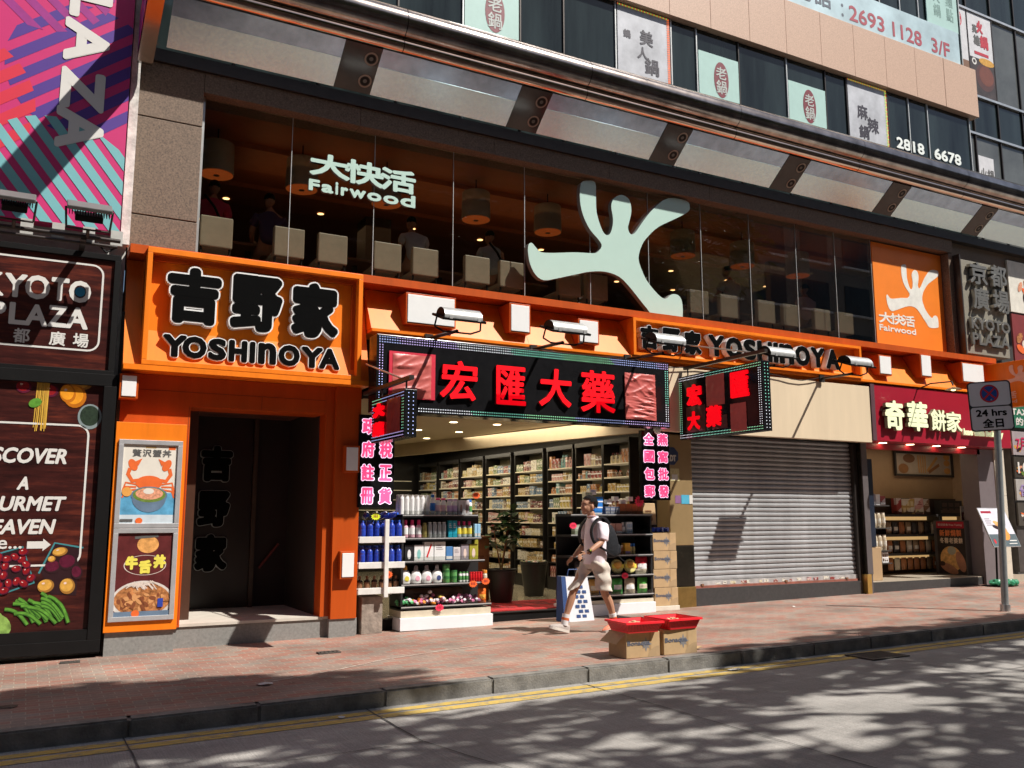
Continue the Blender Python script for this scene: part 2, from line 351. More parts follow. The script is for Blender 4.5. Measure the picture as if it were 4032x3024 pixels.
# drains
IRON=M("rusty cast iron",(0.10,0.09,0.08),0.7,0.6,var=0.3,bump=0.4)
def grate(x,y,lx,ly,dz,label):
    r=thing("drain_grate",label,"drain",(x,y,gz(x)+dz))
    mb=MB(); z=gz(x)+dz
    mb.box(x-lx/2,x+lx/2,y-ly/2,y+ly/2,z-0.02,z+0.002,M("drain shadow pit",(0.02,0.02,0.02),0.9)); mb.build("pit",r)
    mb=MB()
    for a,b,c,d in ((-lx/2,lx/2,-ly/2,-ly/2+.025),(-lx/2,lx/2,ly/2-.025,ly/2),(-lx/2,-lx/2+.025,-ly/2+.026,ly/2-.026),(lx/2-.025,lx/2,-ly/2+.026,ly/2-.026)): mb.box(x+a,x+b,y+c,y+d,z+.003,z+.014,IRON)
    k=int(lx/0.05)
    for i in range(1,k): X=x-lx/2+i*lx/k; mb.box(X-.011,X+.011,y-ly/2+.026,y+ly/2-.026,z+.003,z+.012,IRON)
    mb.build("frame",r)
grate(9.0,7.55,0.62,0.42,-0.138,"rusty iron drain grate in the road beside the yellow lines")
grate(3.2,10.43,0.26,0.13,0.001,"small metal drain cover set in the brick pavement")
grate(0.53,11.3,0.2,0.1,0.001,"tiny metal cover in the pavement below the food billboard")
# ------------------------------------------------------------------ the building
STONE=M("speckled brown granite",(0.150,0.100,0.066),0.6,var=0.6,vs=42,bump=0.25,bs=120)
STONE2=M("peach granite cladding",(0.52,0.345,0.25),0.5,var=0.18,vs=40,bump=0.15,bs=120)
GAP=M("dark joint",(0.03,0.027,0.025),0.8)
STEELD=M("dark bronze metal",(0.07,0.06,0.055),0.4,0.7)
ALU=M("brushed aluminium",(0.62,0.62,0.60),0.35,0.85)
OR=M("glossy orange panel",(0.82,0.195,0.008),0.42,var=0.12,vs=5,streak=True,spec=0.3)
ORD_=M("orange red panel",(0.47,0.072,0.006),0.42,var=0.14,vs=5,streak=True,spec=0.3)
WHITE=M("white enamel",(0.80,0.79,0.77),0.4,var=0.03)
BLACK=M("black paint",(0.008,0.0075,0.0075),0.5,var=0.1,spec=0.15)
DARKWALL=M("dark wall",(0.035,0.03,0.027),0.6)
MATT=M("matt black lettering",(0.006,0.006,0.006),.9,var=0.05,spec=0.0)
MINT=M("pale mint acrylic",(0.45,0.62,0.55),0.35,var=0.02)
MINTS=M("grey sign return",(0.20,0.20,0.185),0.45)
WGLASS=glass_mat("clear shop glass",(0.86,0.86,0.84),0.55)
TGLASS=M("tinted window glass",(0.017,0.024,0.024),0.03,var=0.9,vs=1.1,streak=True,spec=0.45)  # streaks in the glass colour stand in for vertical reflections
B=thing("commercial_building","granite faced commercial building with shops and a glazed restaurant floor","building",(9.3,12.0,0))
# stone frame of the restaurant floor
mb=MB(); mb.box(0.88,1.70,12.0,12.9,4.83,7.46,GAP)
for z0,z1 in ((4.83,5.325),(5.34,6.655),(6.67,7.44)): mb.box(0.882,1.70,11.9,12.0,z0,z1,STONE,0.006)
mb.build("stone_pillar",B)
mb=MB(); mb.box(17.14,17.30,11.9,12.9,4.83,7.14,STONE,0.006); mb.build("stone_pillar",B)
mb=MB()
xs=[1.705,3.9,6.1,8.3,10.5,12.7,14.9,17.3]
for a,b in zip(xs,xs[1:]): mb.box(a,b-0.006,11.9,12.4,7.16,7.44,STONE)
mb.box(0.882,25,11.86,12.4,7.445,7.62,STEELD); mb.build("lintel",B)
mb=MB(); mb.box(17.3,25,12.0,12.9,7.0,7.44,STONE); mb.build("side_wall",B)
# windows of the restaurant floor
js=[1.72,2.96,4.2,5.49,6.76,8.02,9.24,10.43,11.6,12.8,13.87,14.93]
for a,b in zip(js,js[1:]):
    o=MB().box(a+0.004,b-0.004,12.10,12.112,4.83,7.15,WGLASS).build("window_pane",B)
    MB().box(b-0.004,b+0.004,12.098,12.114,4.83,7.15,M("glass edge seal",(0.45,0.47,0.46),0.3)).build("seal",o)
mb=MB(); mb.box(1.70,1.745,12.02,12.16,4.83,7.15,ALU); mb.build("window_frame",B)
# restaurant room behind
RC=M("orange brown ceiling",(0.30,0.095,0.03),0.45,var=0.1,vs=2)
mb=MB(); mb.box(1.7,17.14,12.0,19.5,4.55,4.82,M("restaurant floor tiles",(0.09,0.07,0.06),0.4)); mb.build("restaurant_floor",B)
mb=MB(); mb.box(1.7,17.14,12.4,19.5,7.16,7.3,RC)
for y in (13.3,15.0): mb.box(1.8,17.0,y,y+0.9,7.08,7.159,M("ceiling raft",(0.36,0.12,0.04),0.5))
mb.build("restaurant_ceiling",B)
mb=MB(); mb.box(1.7,17.14,19.5,19.7,4.82,7.16,DARKWALL); mb.box(1.55,1.69,12.95,19.5,4.82,7.16,DARKWALL); mb.box(17.15,17.3,12.95,19.5,4.82,7.16,DARKWALL)
for x in (5.2,10.0,14.3): mb.box(x,x+0.5,15.4,15.9,4.82,7.07,M("dark timber column",(0.06,0.035,0.025),0.5))
mb.box(14.0,17.1,14.0,14.15,4.82,7.07,M("brown partition",(0.11,0.05,0.03),0.5)); mb.build("restaurant_wall",B)
# second floor
mb=MB(); mb.box(-3.0,18.68,12.35,12.6,7.62,16.0,DARKWALL); mb.build("upper_wall",B)
wx=[0.9,2.1,3.3,4.5,5.6,6.65,7.5,8.58,9.82,10.42,11.46,12.72,13.8,14.42,15.68,16.35,16.98,18.45]
AL2=M("pale window trim",(0.55,0.56,0.55),0.4,0.3)
for a,b in zip(wx,wx[1:]):
    o=MB().box(a+0.012,b-0.012,12.06,12.10,7.63,10.585,TGLASS).build("window",B)
    MB().box(b-0.012,b+0.012,12.03,12.10,7.63,10.585,AL2 if int(b*10)%3 else STEELD).build("mullion",o)
mb=MB(); x=-2.95
while x<17.5:
    e=min(x+0.975,17.52); mb.box(x,e-0.006,11.93,12.35,10.6,11.77,STONE2,0.004); x+=0.975
mb.box(-2.95,17.52,11.945,12.34,10.61,11.76,GAP); mb.box(17.528,18.68,11.93,12.35,10.6,11.77,STONE2,0.004)
mb.build("granite_band",B)
for a,b in zip(wx,wx[1:]):
    o=MB().box(a+0.012,b-0.012,12.10,12.14,11.775,15.5,TGLASS).build("window",B)
    MB().box(b-0.012,b+0.012,12.07,12.14,11.775,15.5,AL2).build("mullion",o)
mb=MB(); mb.box(-3,18.68,12.0,12.6,16.0,24.0,STONE2); mb.build("upper_storeys",B)
# ground floor backing: walls between the shops
mb=MB()
mb.box(0.86,0.9,11.7,16,-0.15,4.0,DARKWALL); mb.box(1.72,1.9,12.2,14.0,0.2,4.0,M("entrance side panel",(0.06,0.026,0.014),0.4)); mb.box(3.45,4.0,12.0,22.5,-0.12,4.0,DARKWALL)
mb.box(9.5,9.97,12.3,22.7,-0.1,4.0,DARKWALL); mb.box(13.95,14.16,12.1,16,-0.05,4.0,DARKWALL); mb.box(19.7,20,12.3,16,-0.05,4.0,DARKWALL)
mb.box(0.9,19.7,22.7,22.9,-0.1,4.4,DARKWALL); mb.box(0.9,19.9,12.15,22.7,3.35,4.4,DARKWALL); mb.build("party_wall",B)
mb=MB(); mb.box(9.97,13.95,12.2,12.4,0,4.0,DARKWALL); mb.build("rear_wall",B)

# ---------------- canopy
K=thing("glass_canopy","long glass canopy with a bronze tube edge running above the restaurant windows","canopy",(12.0,11.5,7.6))
CHR=M("streaked bronze chrome",(0.36,0.31,0.28),0.16,1.0,var=0.45,vs=3,bump=0.06,bs=8)
COP=M("polished copper tube",(0.72,0.52,0.40),0.09,1.0,var=0.12,vs=2,bump=0.03,bs=3)
FROST=M("frosted canopy glass",(0.46,0.48,0.48),0.35,var=0.22,vs=26,spec=0.6)
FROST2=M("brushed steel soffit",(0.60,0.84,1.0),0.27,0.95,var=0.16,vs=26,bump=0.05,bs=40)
XE=25.0
def cyl_x(mb,x0,x1,y,z,r,mat,k=28):
    mb.cyl((x0,y,z),(x1,y,z),r,mat,k=k)
segs=[1.02]+[4.3+3.13*i for i in range(8)]
for a,b in zip(segs,segs[1:]):
    b=min(b,XE)
    if a>=b: continue
    mb=MB(); cyl_x(mb,a,b-0.012,11.30,8.54,0.24,CHR); mb.build("upper_tube",K)
    mb=MB(); cyl_x(mb,a,b-0.012,11.32,8.23,0.115,COP); mb.build("lower_tube",K)
mb=MB(); mb.box(1.0,XE,11.27,11.40,8.28,8.5,STEELD); mb.box(0.96,1.02,11.05,11.85,7.7,8.9,DARKWALL); mb.build("edge_beam",K)
sl=Fr((0,11.86,7.66),(1,0,0),Vector((0,-0.55,0.45)),(0,-0.45,-0.55))   # the sloping soffit
Lsl=math.hypot(0.55,0.45)
RING=M("downlight ring",(0.22,0.19,0.16),0.4,0.5)
for k in range(-1,8):
    xb=3.46+2.82*k
    x0=max(xb+0.55,1.02); x1=min(xb+2.82,XE)
    if x1>x0:
        MB().fbox(sl,x0,x1,0.0,0.44,0,0.012,FROST2).build("glass_panel",K)
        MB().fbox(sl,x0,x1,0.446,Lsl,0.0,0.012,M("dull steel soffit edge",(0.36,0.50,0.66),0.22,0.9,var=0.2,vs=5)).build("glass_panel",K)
    if k>=0:
        o=MB().fbox(sl,xb+0.002,xb+0.548,0.0,Lsl,-0.04,0.02,M("polished dark soffit",(0.05,0.052,0.05),0.12,0.3)).build("soffit_beam",K)
        mb=MB()
        for v in (0.19,0.53):
            mb.ring(sl,xb+0.42,v,0.075,0.10,0.024,RING); mb.ell(sl,xb+0.42,v,0.065,0.065,0.0215,BLACK); mb.ell(sl,xb+0.42,v,0.03,0.03,0.023,M("lamp lens",(0.12,0.12,0.11),0.2))
        mb.build("downlight",o)

# ---------------- left neighbour
LB=thing("plaza_building","pale neighbouring building behind the pink banner and the food billboards","building",(-2.0,12.0,0))
mb=MB(); mb.box(-8,0.86,11.85,13.0,-0.2,16,M("old white render",(0.55,0.54,0.50),0.75,var=0.2,vs=4)); mb.build("wall",LB)
mb=MB(); mb.box(0.78,0.885,11.72,11.849,4.86,9.5,M("flaking white plaster",(0.62,0.60,0.55),0.8,var=0.3,vs=9,bump=0.5,bs=25)); mb.build("pilaster",LB)
# ---------------- right neighbour
RB=thing("glass_office_building","dark glass curtain walled building beyond the end of the peach granite band","building",(22,12.6,0))
mb=MB(); mb.box(19.2,40,12.75,14,4.5,30,DARKWALL); mb.build("wall",RB)
zz=[7.63,10.63,11.63,13.88,15.4]; xx=[18.75,19.48,20.46,21.45,22.45,23.45,24.45,25.45,26.45]
for i in range(len(zz)-1):
    for a,b in zip(xx,xx[1:]):
        o=MB().box(a+0.02,b-0.02,12.60,12.63,zz[i]+0.03,zz[i+1]-0.03,M("grey tinted glass",(0.10,0.105,0.10),0.06,var=0.35,vs=0.8) if i in (0,2) else TGLASS).build("window",RB)
mb=MB()
for z in zz: mb.box(18.7,26.5,12.54,12.66,z-0.028,z+0.028,ALU)
for x in xx: mb.box(x-0.018,x+0.018,12.56,12.66,7.63,15.4,STEELD)
mb.build("window_frame",RB)
mb=MB(); mb.box(19.0,40,12.5,13.2,-0.2,4.5,M("shop wall tiles",(0.09,0.08,0.07),0.5,var=0.2)); mb.build("shop_wall",RB)
# ---------------- across the road (seen only in reflections)
OB=thing("office_block","plain tiled office block across the road reflected in the shop glass","building",(10,-10,0))
mb=MB(); mb.box(-40,70,-12,-9.1,-1,20,M("grey mosaic tiles",(0.20,0.185,0.17),0.6,var=0.15,vs=3)); mb.build("wall",OB)
mb=MB(); mbs=MB()
for i in range(34):
    for j in range(6):
        x=-38+i*3.2; z=4.4+j*2.7; mb.box(x,x+2.0,-9.1,-9.07,z,z+1.6,TGLASS); mbs.box(x-.1,x+2.1,-9.1,-8.95,z-.12,z-.01,WHITE)
o=mb.build("window",OB); o["kind"]="stuff"; o=mbs.build("sill",OB); o["kind"]="stuff"
# ------------------------------------------------------------------ orange fascia
FS=thing("restaurant_fascia","sloping glossy orange fascia running under the whole restaurant window","fascia",(9.4,11.9,4.0))
def prism_x(mb,x0,x1,prof,mat):
    k=len(prof); mb.add([(x0,y,z) for y,z in prof]+[(x1,y,z) for y,z in prof],[[i,(i+1)%k,k+(i+1)%k,k+i] for i in range(k)]+[list(range(k))[::-1],[k+i for i in range(k)]],mat)
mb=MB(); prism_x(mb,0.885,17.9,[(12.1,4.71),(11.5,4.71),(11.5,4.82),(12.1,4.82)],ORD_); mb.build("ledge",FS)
mb=MB()
for a,b in ((4.0,6.5),(6.5,8.36),(8.36,10.9),(10.9,13.72),(13.72,16.0),(16.0,17.9)):
    prism_x(mb,a,b-0.004,[(12.1,4.705),(11.86,4.705),(11.5,4.075),(12.1,4.075)],OR)
prism_x(mb,4.0,17.9,[(12.1,4.03),(11.47,4.03),(11.47,4.07),(12.1,4.07)],OR)
mb.build("slope",FS)
mb=MB(); prism_x(mb,0.885,3.985,[(12.1,4.705),(11.86,4.705),(11.5,3.32),(12.1,3.32)],OR); prism_x(mb,0.885,3.985,[(12.1,3.25),(11.42,3.25),(11.42,3.315),(12.1,3.315)],OR); mb.build("slope",FS)

# big restaurant sign
KANJI=dict(a=["吉","野","家"])
def three(mb,fr,boxes,n0,n1,ringw,bold,vert=False):
    for ch,(u0,u1,v0,v1) in zip("吉野家",boxes):
        mb.text(fr,ch,u0-ringw,u1+ringw,v0-ringw,v1+ringw,n0,n1,WHITE,bold+ringw,side=M("white return",(0.6,0.59,0.57),0.5),k=16)
        mb.text(fr,ch,u0,u1,v0,v1,n1+0.004,n1+0.006,MATT,bold,k=16)
YS=thing("restaurant_sign","large orange framed box sign with bold black characters over the restaurant entrance","sign",(2.46,11.7,3.31))
mb=MB()
mb.box(1.08,3.84,11.62,11.9,3.33,4.70,OR); mb.build("panel",YS)
mb=MB()
mb.box(1.08,3.84,11.42,11.70,4.72,4.79,OR,0.004); mb.box(1.08,3.84,11.42,11.70,3.32,3.38,OR,0.004); mb.box(1.08,1.14,11.42,11.70,3.381,4.719,OR,0.004); mb.box(3.78,3.84,11.42,11.70,3.381,4.719,OR,0.004)
mb.box(1.141,3.779,11.54,11.615,4.66,4.719,ORD_); mb.box(3.73,3.779,11.54,11.615,3.381,4.659,ORD_)
mb.build("frame",YS)
fr=F(11.62)
mb=MB(); three(mb,fr,[(1.33,1.98,3.88,4.60),(2.10,2.76,3.86,4.60),(2.88,3.52,3.85,4.60)],0.03,0.15,0.020,0.042); mb.build("lettering",YS)
mb=MB()
for ch,u0,u1 in zip("YOSHINOYA",(1.32,1.55,1.86,2.11,2.37,2.48,2.74,3.04,3.28),(1.60,1.84,2.08,2.34,2.44,2.71,3.02,3.33,3.56)):
    t="n" if ch=="N" else ch
    mb.text(fr,t,u0-.012,u1+.012,3.45-.012,3.73+.012,0.03,0.12,WHITE,0.032,side=M("white return",(0.6,0.59,0.57),0.5)); mb.text(fr,t,u0,u1,3.45,3.73,0.124,0.126,MATT,0.02)
mb.build("lettering",YS)
# small sign on the fascia
Y2=thing("restaurant_sign","long low orange box sign with black lettering behind the floodlights","sign",(11.0,11.7,4.08))
mb=MB(); mb.box(8.42,13.67,11.56,11.95,4.09,4.70,OR); mb.build("panel",Y2)
mb=MB(); mb.box(8.40,13.69,11.44,11.62,4.64,4.69,OR); mb.box(8.40,13.69,11.44,11.62,4.075,4.12,OR); mb.box(8.40,8.45,11.44,11.62,4.121,4.639,OR); mb.box(13.64,13.69,11.44,11.62,4.121,4.639,OR); mb.build("frame",Y2)
fr=F(11.56); mb=MB()
three(mb,fr,[(8.52,8.88,4.19,4.58),(8.96,9.34,4.18,4.58),(9.42,9.78,4.17,4.58)],0.02,0.14,0.008,0.024); mb.build("lettering",Y2)
mb=MB(); u=9.93
for ch,wd in zip("YOSHINOYA",(.36,.38,.30,.36,.12,.36,.38,.36,.36)):
    t="n" if ch=="N" else ch
    mb.text(fr,t,u,u+wd,4.18,4.56,0.02,0.14,WHITE,0.034); mb.text(fr,t,u+.006,u+wd-.006,4.186,4.554,0.1445,0.148,MATT,0.026); u+=wd+0.02
mb.build("lettering",Y2)
# white square boxes
WB="white fronted boxes on the orange front"
def wbox(x0,x1,z0,z1,label,yf=11.42,yb=11.84):
    r=thing("box_light",label,"light box",((x0+x1)/2,yb,z0),WB)
    MB().box(x0-.025,x1+.025,yf+.012,yb,z0-.025,z1+.025,ORD_,0.003).build("casing",r); MB().box(x0,x1,yf,yf+.03,z0,z1,WHITE,0.004).build("front_panel",r)
wbox(4.50,5.22,4.20,4.60,"wide white fronted box above the first floodlight of the pharmacy sign")
wbox(6.15,6.46,4.24,4.64,"narrow white fronted box between two floodlights over the pharmacy sign")
wbox(7.36,7.70,4.19,4.53,"small white fronted box between the second floodlight and the long low orange sign")
wbox(14.17,14.48,4.21,4.55,"small white fronted box next to the last floodlight")
wbox(15.38,15.66,4.26,4.67,"tall narrow white fronted box above the bakery characters")
wbox(16.65,17.32,4.24,4.61,"wide white fronted box above the road sign and bakery sign")
wbox(0.89,1.05,2.93,3.18,"small white fronted box under the big restaurant sign",11.50,11.70)
wbox(3.71,3.87,2.11,2.42,"upper white box on the orange column beside the LED text panel",11.54,11.64)
wbox(3.69,3.85,0.71,1.02,"lower white box on the orange column near the water bottles",11.54,11.64)

# restaurant window lettering and the figure emblem
FW=thing("window_lettering","pale mint raised characters and a row of small letters on the restaurant window","sign",(4.0,12.05,6.1))
fr=F(12.08); mb=MB()
for ch,u0,u1,z0,z1 in (("大",3.20,3.80,6.33,6.68),("快",3.72,4.32,6.31,6.68),("活",4.26,4.83,6.30,6.66)): mb.text(fr,ch,u0,u1,z0,z1,0.0,0.06,MINT,0.016,side=MINTS)
mb.build("lettering",FW)
mb=MB()
for ch,u0,u1,z1 in (("F",3.20,3.36,6.27),("a",3.385,3.56,6.23),("i",3.59,3.63,6.29),("r",3.67,3.78,6.23),("w",3.80,4.05,6.23),("o",4.07,4.29,6.23),("o",4.32,4.56,6.23),("d",4.59,4.83,6.29)):
    mb.text(fr,ch,u0,u1,6.10,z1,0.0,0.05,MINT,0.012,side=MINTS)
mb.build("lettering",FW)
HAND=[(7.78,7.02),(7.93,7.10),(8.07,7.09),(8.08,6.86),(8.09,6.57),(8.18,6.31),(8.26,6.21),(8.35,6.23),(8.41,6.38),(8.42,6.54),(8.39,6.73),(8.45,6.88),(8.61,6.97),(8.77,6.91),(8.81,6.72),(8.76,6.51),(8.73,6.40),(8.78,6.30),(8.88,6.34),(9.07,6.59),(9.30,6.85),(9.62,7.09),(10.03,7.11),(10.10,7.02),(10.06,6.91),(9.78,6.74),(9.40,6.53),(9.17,6.33),(9.02,6.14),(8.94,5.89),(9.01,5.68),(9.12,5.50),(9.33,5.31),(9.49,5.24),(9.64,5.34),(9.78,5.34),(9.86,5.24),(9.87,5.00),(9.80,4.90),(9.30,4.86),(9.10,5.02),(8.93,5.18),(8.74,5.36),(8.53,5.51),(8.25,5.56),(7.94,5.52),(7.64,5.43),(7.29,5.32),(7.05,5.26),(6.90,5.33),(6.80,5.49),(6.76,5.68),(6.77,5.81),(6.83,5.85),(6.90,5.79),(7.01,5.72),(7.29,5.75),(7.64,5.81),(7.95,5.84),(8.08,5.87),(8.18,5.99),(8.13,6.09),(7.95,6.25),(7.82,6.47),(7.76,6.72)]
HS=smooth_loop(HAND,3)
mb=MB(); mb.poly(F(12.09),HS,0.0,0.10,MINT,side=MINTS); o=mb.build("emblem_sign",None,(8.4,12.05,4.85))
tagit(o,"huge pale mint leaping figure shape with raised arms on the restaurant window","sign")
def hand_to(mb,fr,u0,u1,v0,v1,n0,n1,mat):
    xs=[p[0] for p in HS]; zs=[p[1] for p in HS]
    mb.poly(fr,[(u0+(x-min(xs))/(max(xs)-min(xs))*(u1-u0), v0+(z-min(zs))/(max(zs)-min(zs))*(v1-v0)) for x,z in HS],n0,n1,mat)
OP=thing("orange_window_panel","bright orange window panel with a small white leaping figure and white lettering","sign",(16.0,12.1,4.83))
ORP=M("orange film",(0.80,0.21,0.02),0.4,var=0.06,vs=2)
MB().box(14.95,17.12,12.08,12.12,4.83,7.12,ORP).build("panel",OP)
fr=F(12.08); mb=MB(); hand_to(mb,fr,15.30,17.02,5.47,6.77,0.0,0.004,M("white film",(0.72,0.72,0.66),0.4)); mb.build("emblem",OP)
mb=MB(); WF=M("white film",(0.72,0.72,0.66),0.4)
for ch,u0,u1 in (("大",15.03,15.45),("快",15.38,15.80),("活",15.74,16.14)): mb.text(fr,ch,u0,u1,5.42,5.66,0,0.004,WF,0.008)
mb.text(fr,"Fairwood",15.03,16.15,5.26,5.39,0,0.004,WF,0.006); mb.build("lettering",OP)

# ------------------------------------------------------------------ pharmacy sign
LED=[M("LED dot "+n,c,0.4,emit=c,es=1.0) for n,c in (("teal","#8fe0c8"),("green","#9adfae"),("blue","#a9b6ee"),("violet","#c3aeea"),("white","#e4e6ee"))]
REDL=M("glowing red lettering",(0.70,0.006,0.010),0.5,emit=(1.0,0.002,0.010),es=0.55,spec=0.1)
PX=M("black sign face",(0.010,0.010,0.011),0.15,var=0.2,spec=0.3)
def crinkle(mb,fr,u0,u1,v0,v1,n,mat,amp=0.018,seed=1,nu=34,nv=34):
    q=random.Random(seed); th=q.uniform(-.5,.5); ks=[(q.uniform(5,16),q.uniform(0,6.3),q.uniform(-.7,.7),q.uniform(1.5,4),q.uniform(0,6.3)) for _ in range(5)]
    vs=[]
    for j in range(nv+1):
        for i in range(nu+1):
            s,t=i/nu,j/nv; e=min(s,1-s,t,1-t); h=0
            for fq,p0,an,f2,p2 in ks:
                c_=s*math.sin(th+an)+t*math.cos(th+an); d_=s*math.cos(th+an)-t*math.sin(th+an); h+=(1-abs(math.sin(fq*c_+p0+.8*math.sin(f2*d_+p2))))**2.2*(.5+.5*math.sin(f2*d_*1.7+p0))
            h=h/5*amp*3.0*min(1,e*9+.2)
            vs.append(fr.p(u0+(u1-u0)*s+q.uniform(-.003,.003),v0+(v1-v0)*t+q.uniform(-.003,.003),n+h))
    mb.add(vs,[[j*(nu+1)+i,j*(nu+1)+i+1,(j+1)*(nu+1)+i+1,(j+1)*(nu+1)+i] for j in range(nv) for i in range(nu)],mat,True)
CLOTH=M("faded red plastic sheet",(0.52,0.115,0.10),0.4,var=0.15,vs=5,coat=0.3); CLOTHB=M("bright red plastic tape",(0.62,0.02,0.05),0.5)
def dots(mb,fr,u0,u1,v0,v1,n,sp,r=0.0055,ph=0.0,diag=1.0):
    i=0; nu=max(1,int(round((u1-u0)/sp))); nv=max(1,int(round((v1-v0)/sp)))
    for a in range(nu):
        for b in range(nv):
            u=u0+(a+0.5)*(u1-u0)/nu; v=v0+(b+0.5)*(v1-v0)/nv
            c=LED[int((u*diag+v*0.7+ph)*1.15)%5]
            mb.add([fr.p(u-r,v-r,n),fr.p(u+r,v-r,n),fr.p(u+r,v+r,n),fr.p(u-r,v+r,n)],[[0,1,2,3]],c)
PS=thing("pharmacy_sign","long black sign with four glowing red characters inside a border of coloured LED dots","sign",(6.4,11.3,2.88))
MB().box(3.95,8.84,11.12,11.42,2.88,3.92,PX,0.006).build("sign_box",PS)
fr=F(11.115); mb=MB()
dots(mb,fr,3.97,8.82,3.80,3.905,0.004,0.036); dots(mb,fr,3.97,8.82,2.89,2.965,0.004,0.036,ph=1.3); dots(mb,fr,3.97,4.05,2.97,3.795,0.004,0.036,ph=.6); dots(mb,fr,8.74,8.82,2.97,3.795,0.004,0.036,ph=2)
mb.build("led_border",PS)
mb=MB()
for ch,u0,u1,v0,v1,sh in (("宏",4.85,5.42,3.09,3.64,.12),("匯",5.72,6.20,3.07,3.63,.0),("大",6.42,6.98,3.09,3.65,.1),("藥",7.14,7.76,3.04,3.68,.0)):
    mb.text(fr,ch,u0,u1-0.1*sh,v0,v1,0.0,0.045,REDL,0.013,side=M("dark red return",(0.25,0.01,0.01),0.5),shear=sh*0.4)
mb.build("lettering",PS)
mb=MB(); mb.fbox(fr,4.12,4.79,3.07,3.70,0.0,0.02,CLOTHB); crinkle(mb,fr,4.17,4.73,3.08,3.67,0.022,CLOTH,0.03,3); mb.build("wrapped_pad",PS)
mb=MB(); mb.fbox(fr,7.97,8.53,2.99,3.69,0.0,0.02,CLOTH); crinkle(mb,fr,7.96,8.54,3.33,3.70,0.022,CLOTH,0.03,5); crinkle(mb,fr,7.97,8.55,2.98,3.34,0.022,CLOTH,0.03,6); mb.build("wrapped_pad",PS)
# projecting signs, hung from a bar
def proj(name,label,x,yb,yf,z0,z1,seed,chars,arm):
    r=thing(name,label,"sign",(x,(yb+yf)/2,z0))
    MB().box(x,x+0.16,yf,yb,z0,z1,PX,0.005).build("sign_box",r)
    f=Fr((x,yb,z0),(0,-1,0),(0,0,1),(-1,0,0)); W_,H_=yb-yf,z1-z0
    mb=MB(); s=0.034
    dots(mb,f,0.01,W_-.01,H_-.09,H_-.01,0.004,s,ph=seed); dots(mb,f,0.01,W_-.01,0.01,0.09,0.004,s,ph=seed+1); dots(mb,f,0.01,.09,.09,H_-.09,0.004,s,ph=seed+2); dots(mb,f,W_-.09,W_-.01,.09,H_-.09,0.004,s,ph=seed+3)
    f2=Fr((x,yf,z0),(1,0,0),(0,0,1),(0,-1,0)); dots(mb,f2,.02,.14,.02,H_-.02,.006,.05,ph=seed+1,r=.005)
    mb.build("led_border",r)
    mb=MB()
    for ch,u0,u1,v0,v1 in chars: mb.text(f,ch,u0*W_,u1*W_,v0*H_,v1*H_,0,0.03,REDL,0.016)
    mb.build("lettering",r)
    mb=MB()
    for q,(u0,u1,v0,v1,mt) in enumerate(arm): crinkle(mb,f,u0*W_,u1*W_,v0*H_,v1*H_,0.008,mt,0.02,seed*7+q,12,14)
    mb.build("wrapped_pad",r)
    mb=MB(); mb.box(x+.05,x+.11,yf-.02,11.45,z1+.12,z1+.17,STEELD); 
    for y in (yf+.15,yb-.15): mb.tube([(x+.08,y,z1),(x+.08,y,z1+.12)],0.012,STEELD)
    mb.tube([(x+.08,11.45,z1+.55),(x+.08,yf+.3,z1+.17)],0.012,ALU); mb.build("hanging_bar",r)
RP=M("dull red plastic wrap",(0.30,0.05,0.05),0.35,coat=0.3); DP=M("dark brown plastic wrap",(0.10,0.035,0.03),0.35,coat=0.3)
proj("hanging_sign","small black hanging sign with LED border beside the orange column",3.84,10.95,9.80,2.43,3.0,1,[("大",.10,.42,.55,.86),("藥",.10,.42,.12,.44)],[(.5,.9,.14,.88,RP)])
proj("hanging_sign","large black hanging sign with red characters in front of the cream board",9.35,11.52,9.6,2.74,3.78,3,[("宏",.12,.30,.50,.84),("匯",.66,.86,.52,.90),("大",.12,.28,.13,.42),("藥",.36,.54,.14,.46)],[(.36,.58,.46,.93,CLOTH),(.10,.34,.10,.50,DP),(.64,.82,.03,.44,CLOTH),(.42,.6,.1,.3,DP)])
# LED text panels
PINK=M("glowing pink lettering",(0.85,0.10,0.25),0.5,emit=(0.9,0.05,0.16),es=1.0); HALO=M("glowing white lettering edge",(0.85,0.75,0.85),0.5,emit=(0.85,0.70,0.92),es=0.75)
def ledpanel(label,x0,x1,z0,z1,cols,y=11.6):
    r=thing("led_text_panel",label,"LED sign",((x0+x1)/2,y,z0))
    MB().box(x0,x1,y,y+0.08,z0,z1,PX,0.004).build("panel",r)
    f=F(y); n=len(cols); wd=(x1-x0)/n; mb=MB()
    for i,t in enumerate(cols):
        h=(z1-z0)/len(t)
        for k,ch in enumerate(t):
            if ch==" ": continue
            a,b,c,d=x0+i*wd+wd*.1,x0+(i+1)*wd-wd*.1,z1-(k+1)*h+h*.12,z1-k*h-h*.12
            mb.text(f,ch,a,b,c,d,0.004,0.004,HALO,0.020); mb.text(f,ch,a+.011,b-.011,c+.011,d-.011,0.0075,0.0075,PINK,0.009)
    mb.build("lettering",r)
ledpanel("tall black LED panel with two columns of pink characters beside the orange column",3.90,4.41,1.62,2.88,["政府註冊","免稅正貨"])
ledpanel("tall black LED panel with pink characters above the stacked cartons",8.63,9.19,1.76,2.88,["全國包郵","燕窩批發"])
# cream board
o=MB().box(9.0,13.92,11.5,11.66,2.88,3.945,M("cream painted board",(0.70,0.57,0.40),0.32,var=0.09,vs=2.0,streak=True,bump=0.02,bs=2),0.004).build("fascia_board",None,(11.4,11.5,2.88))
tagit(o,"plain cream board above the closed roller shutter","board")
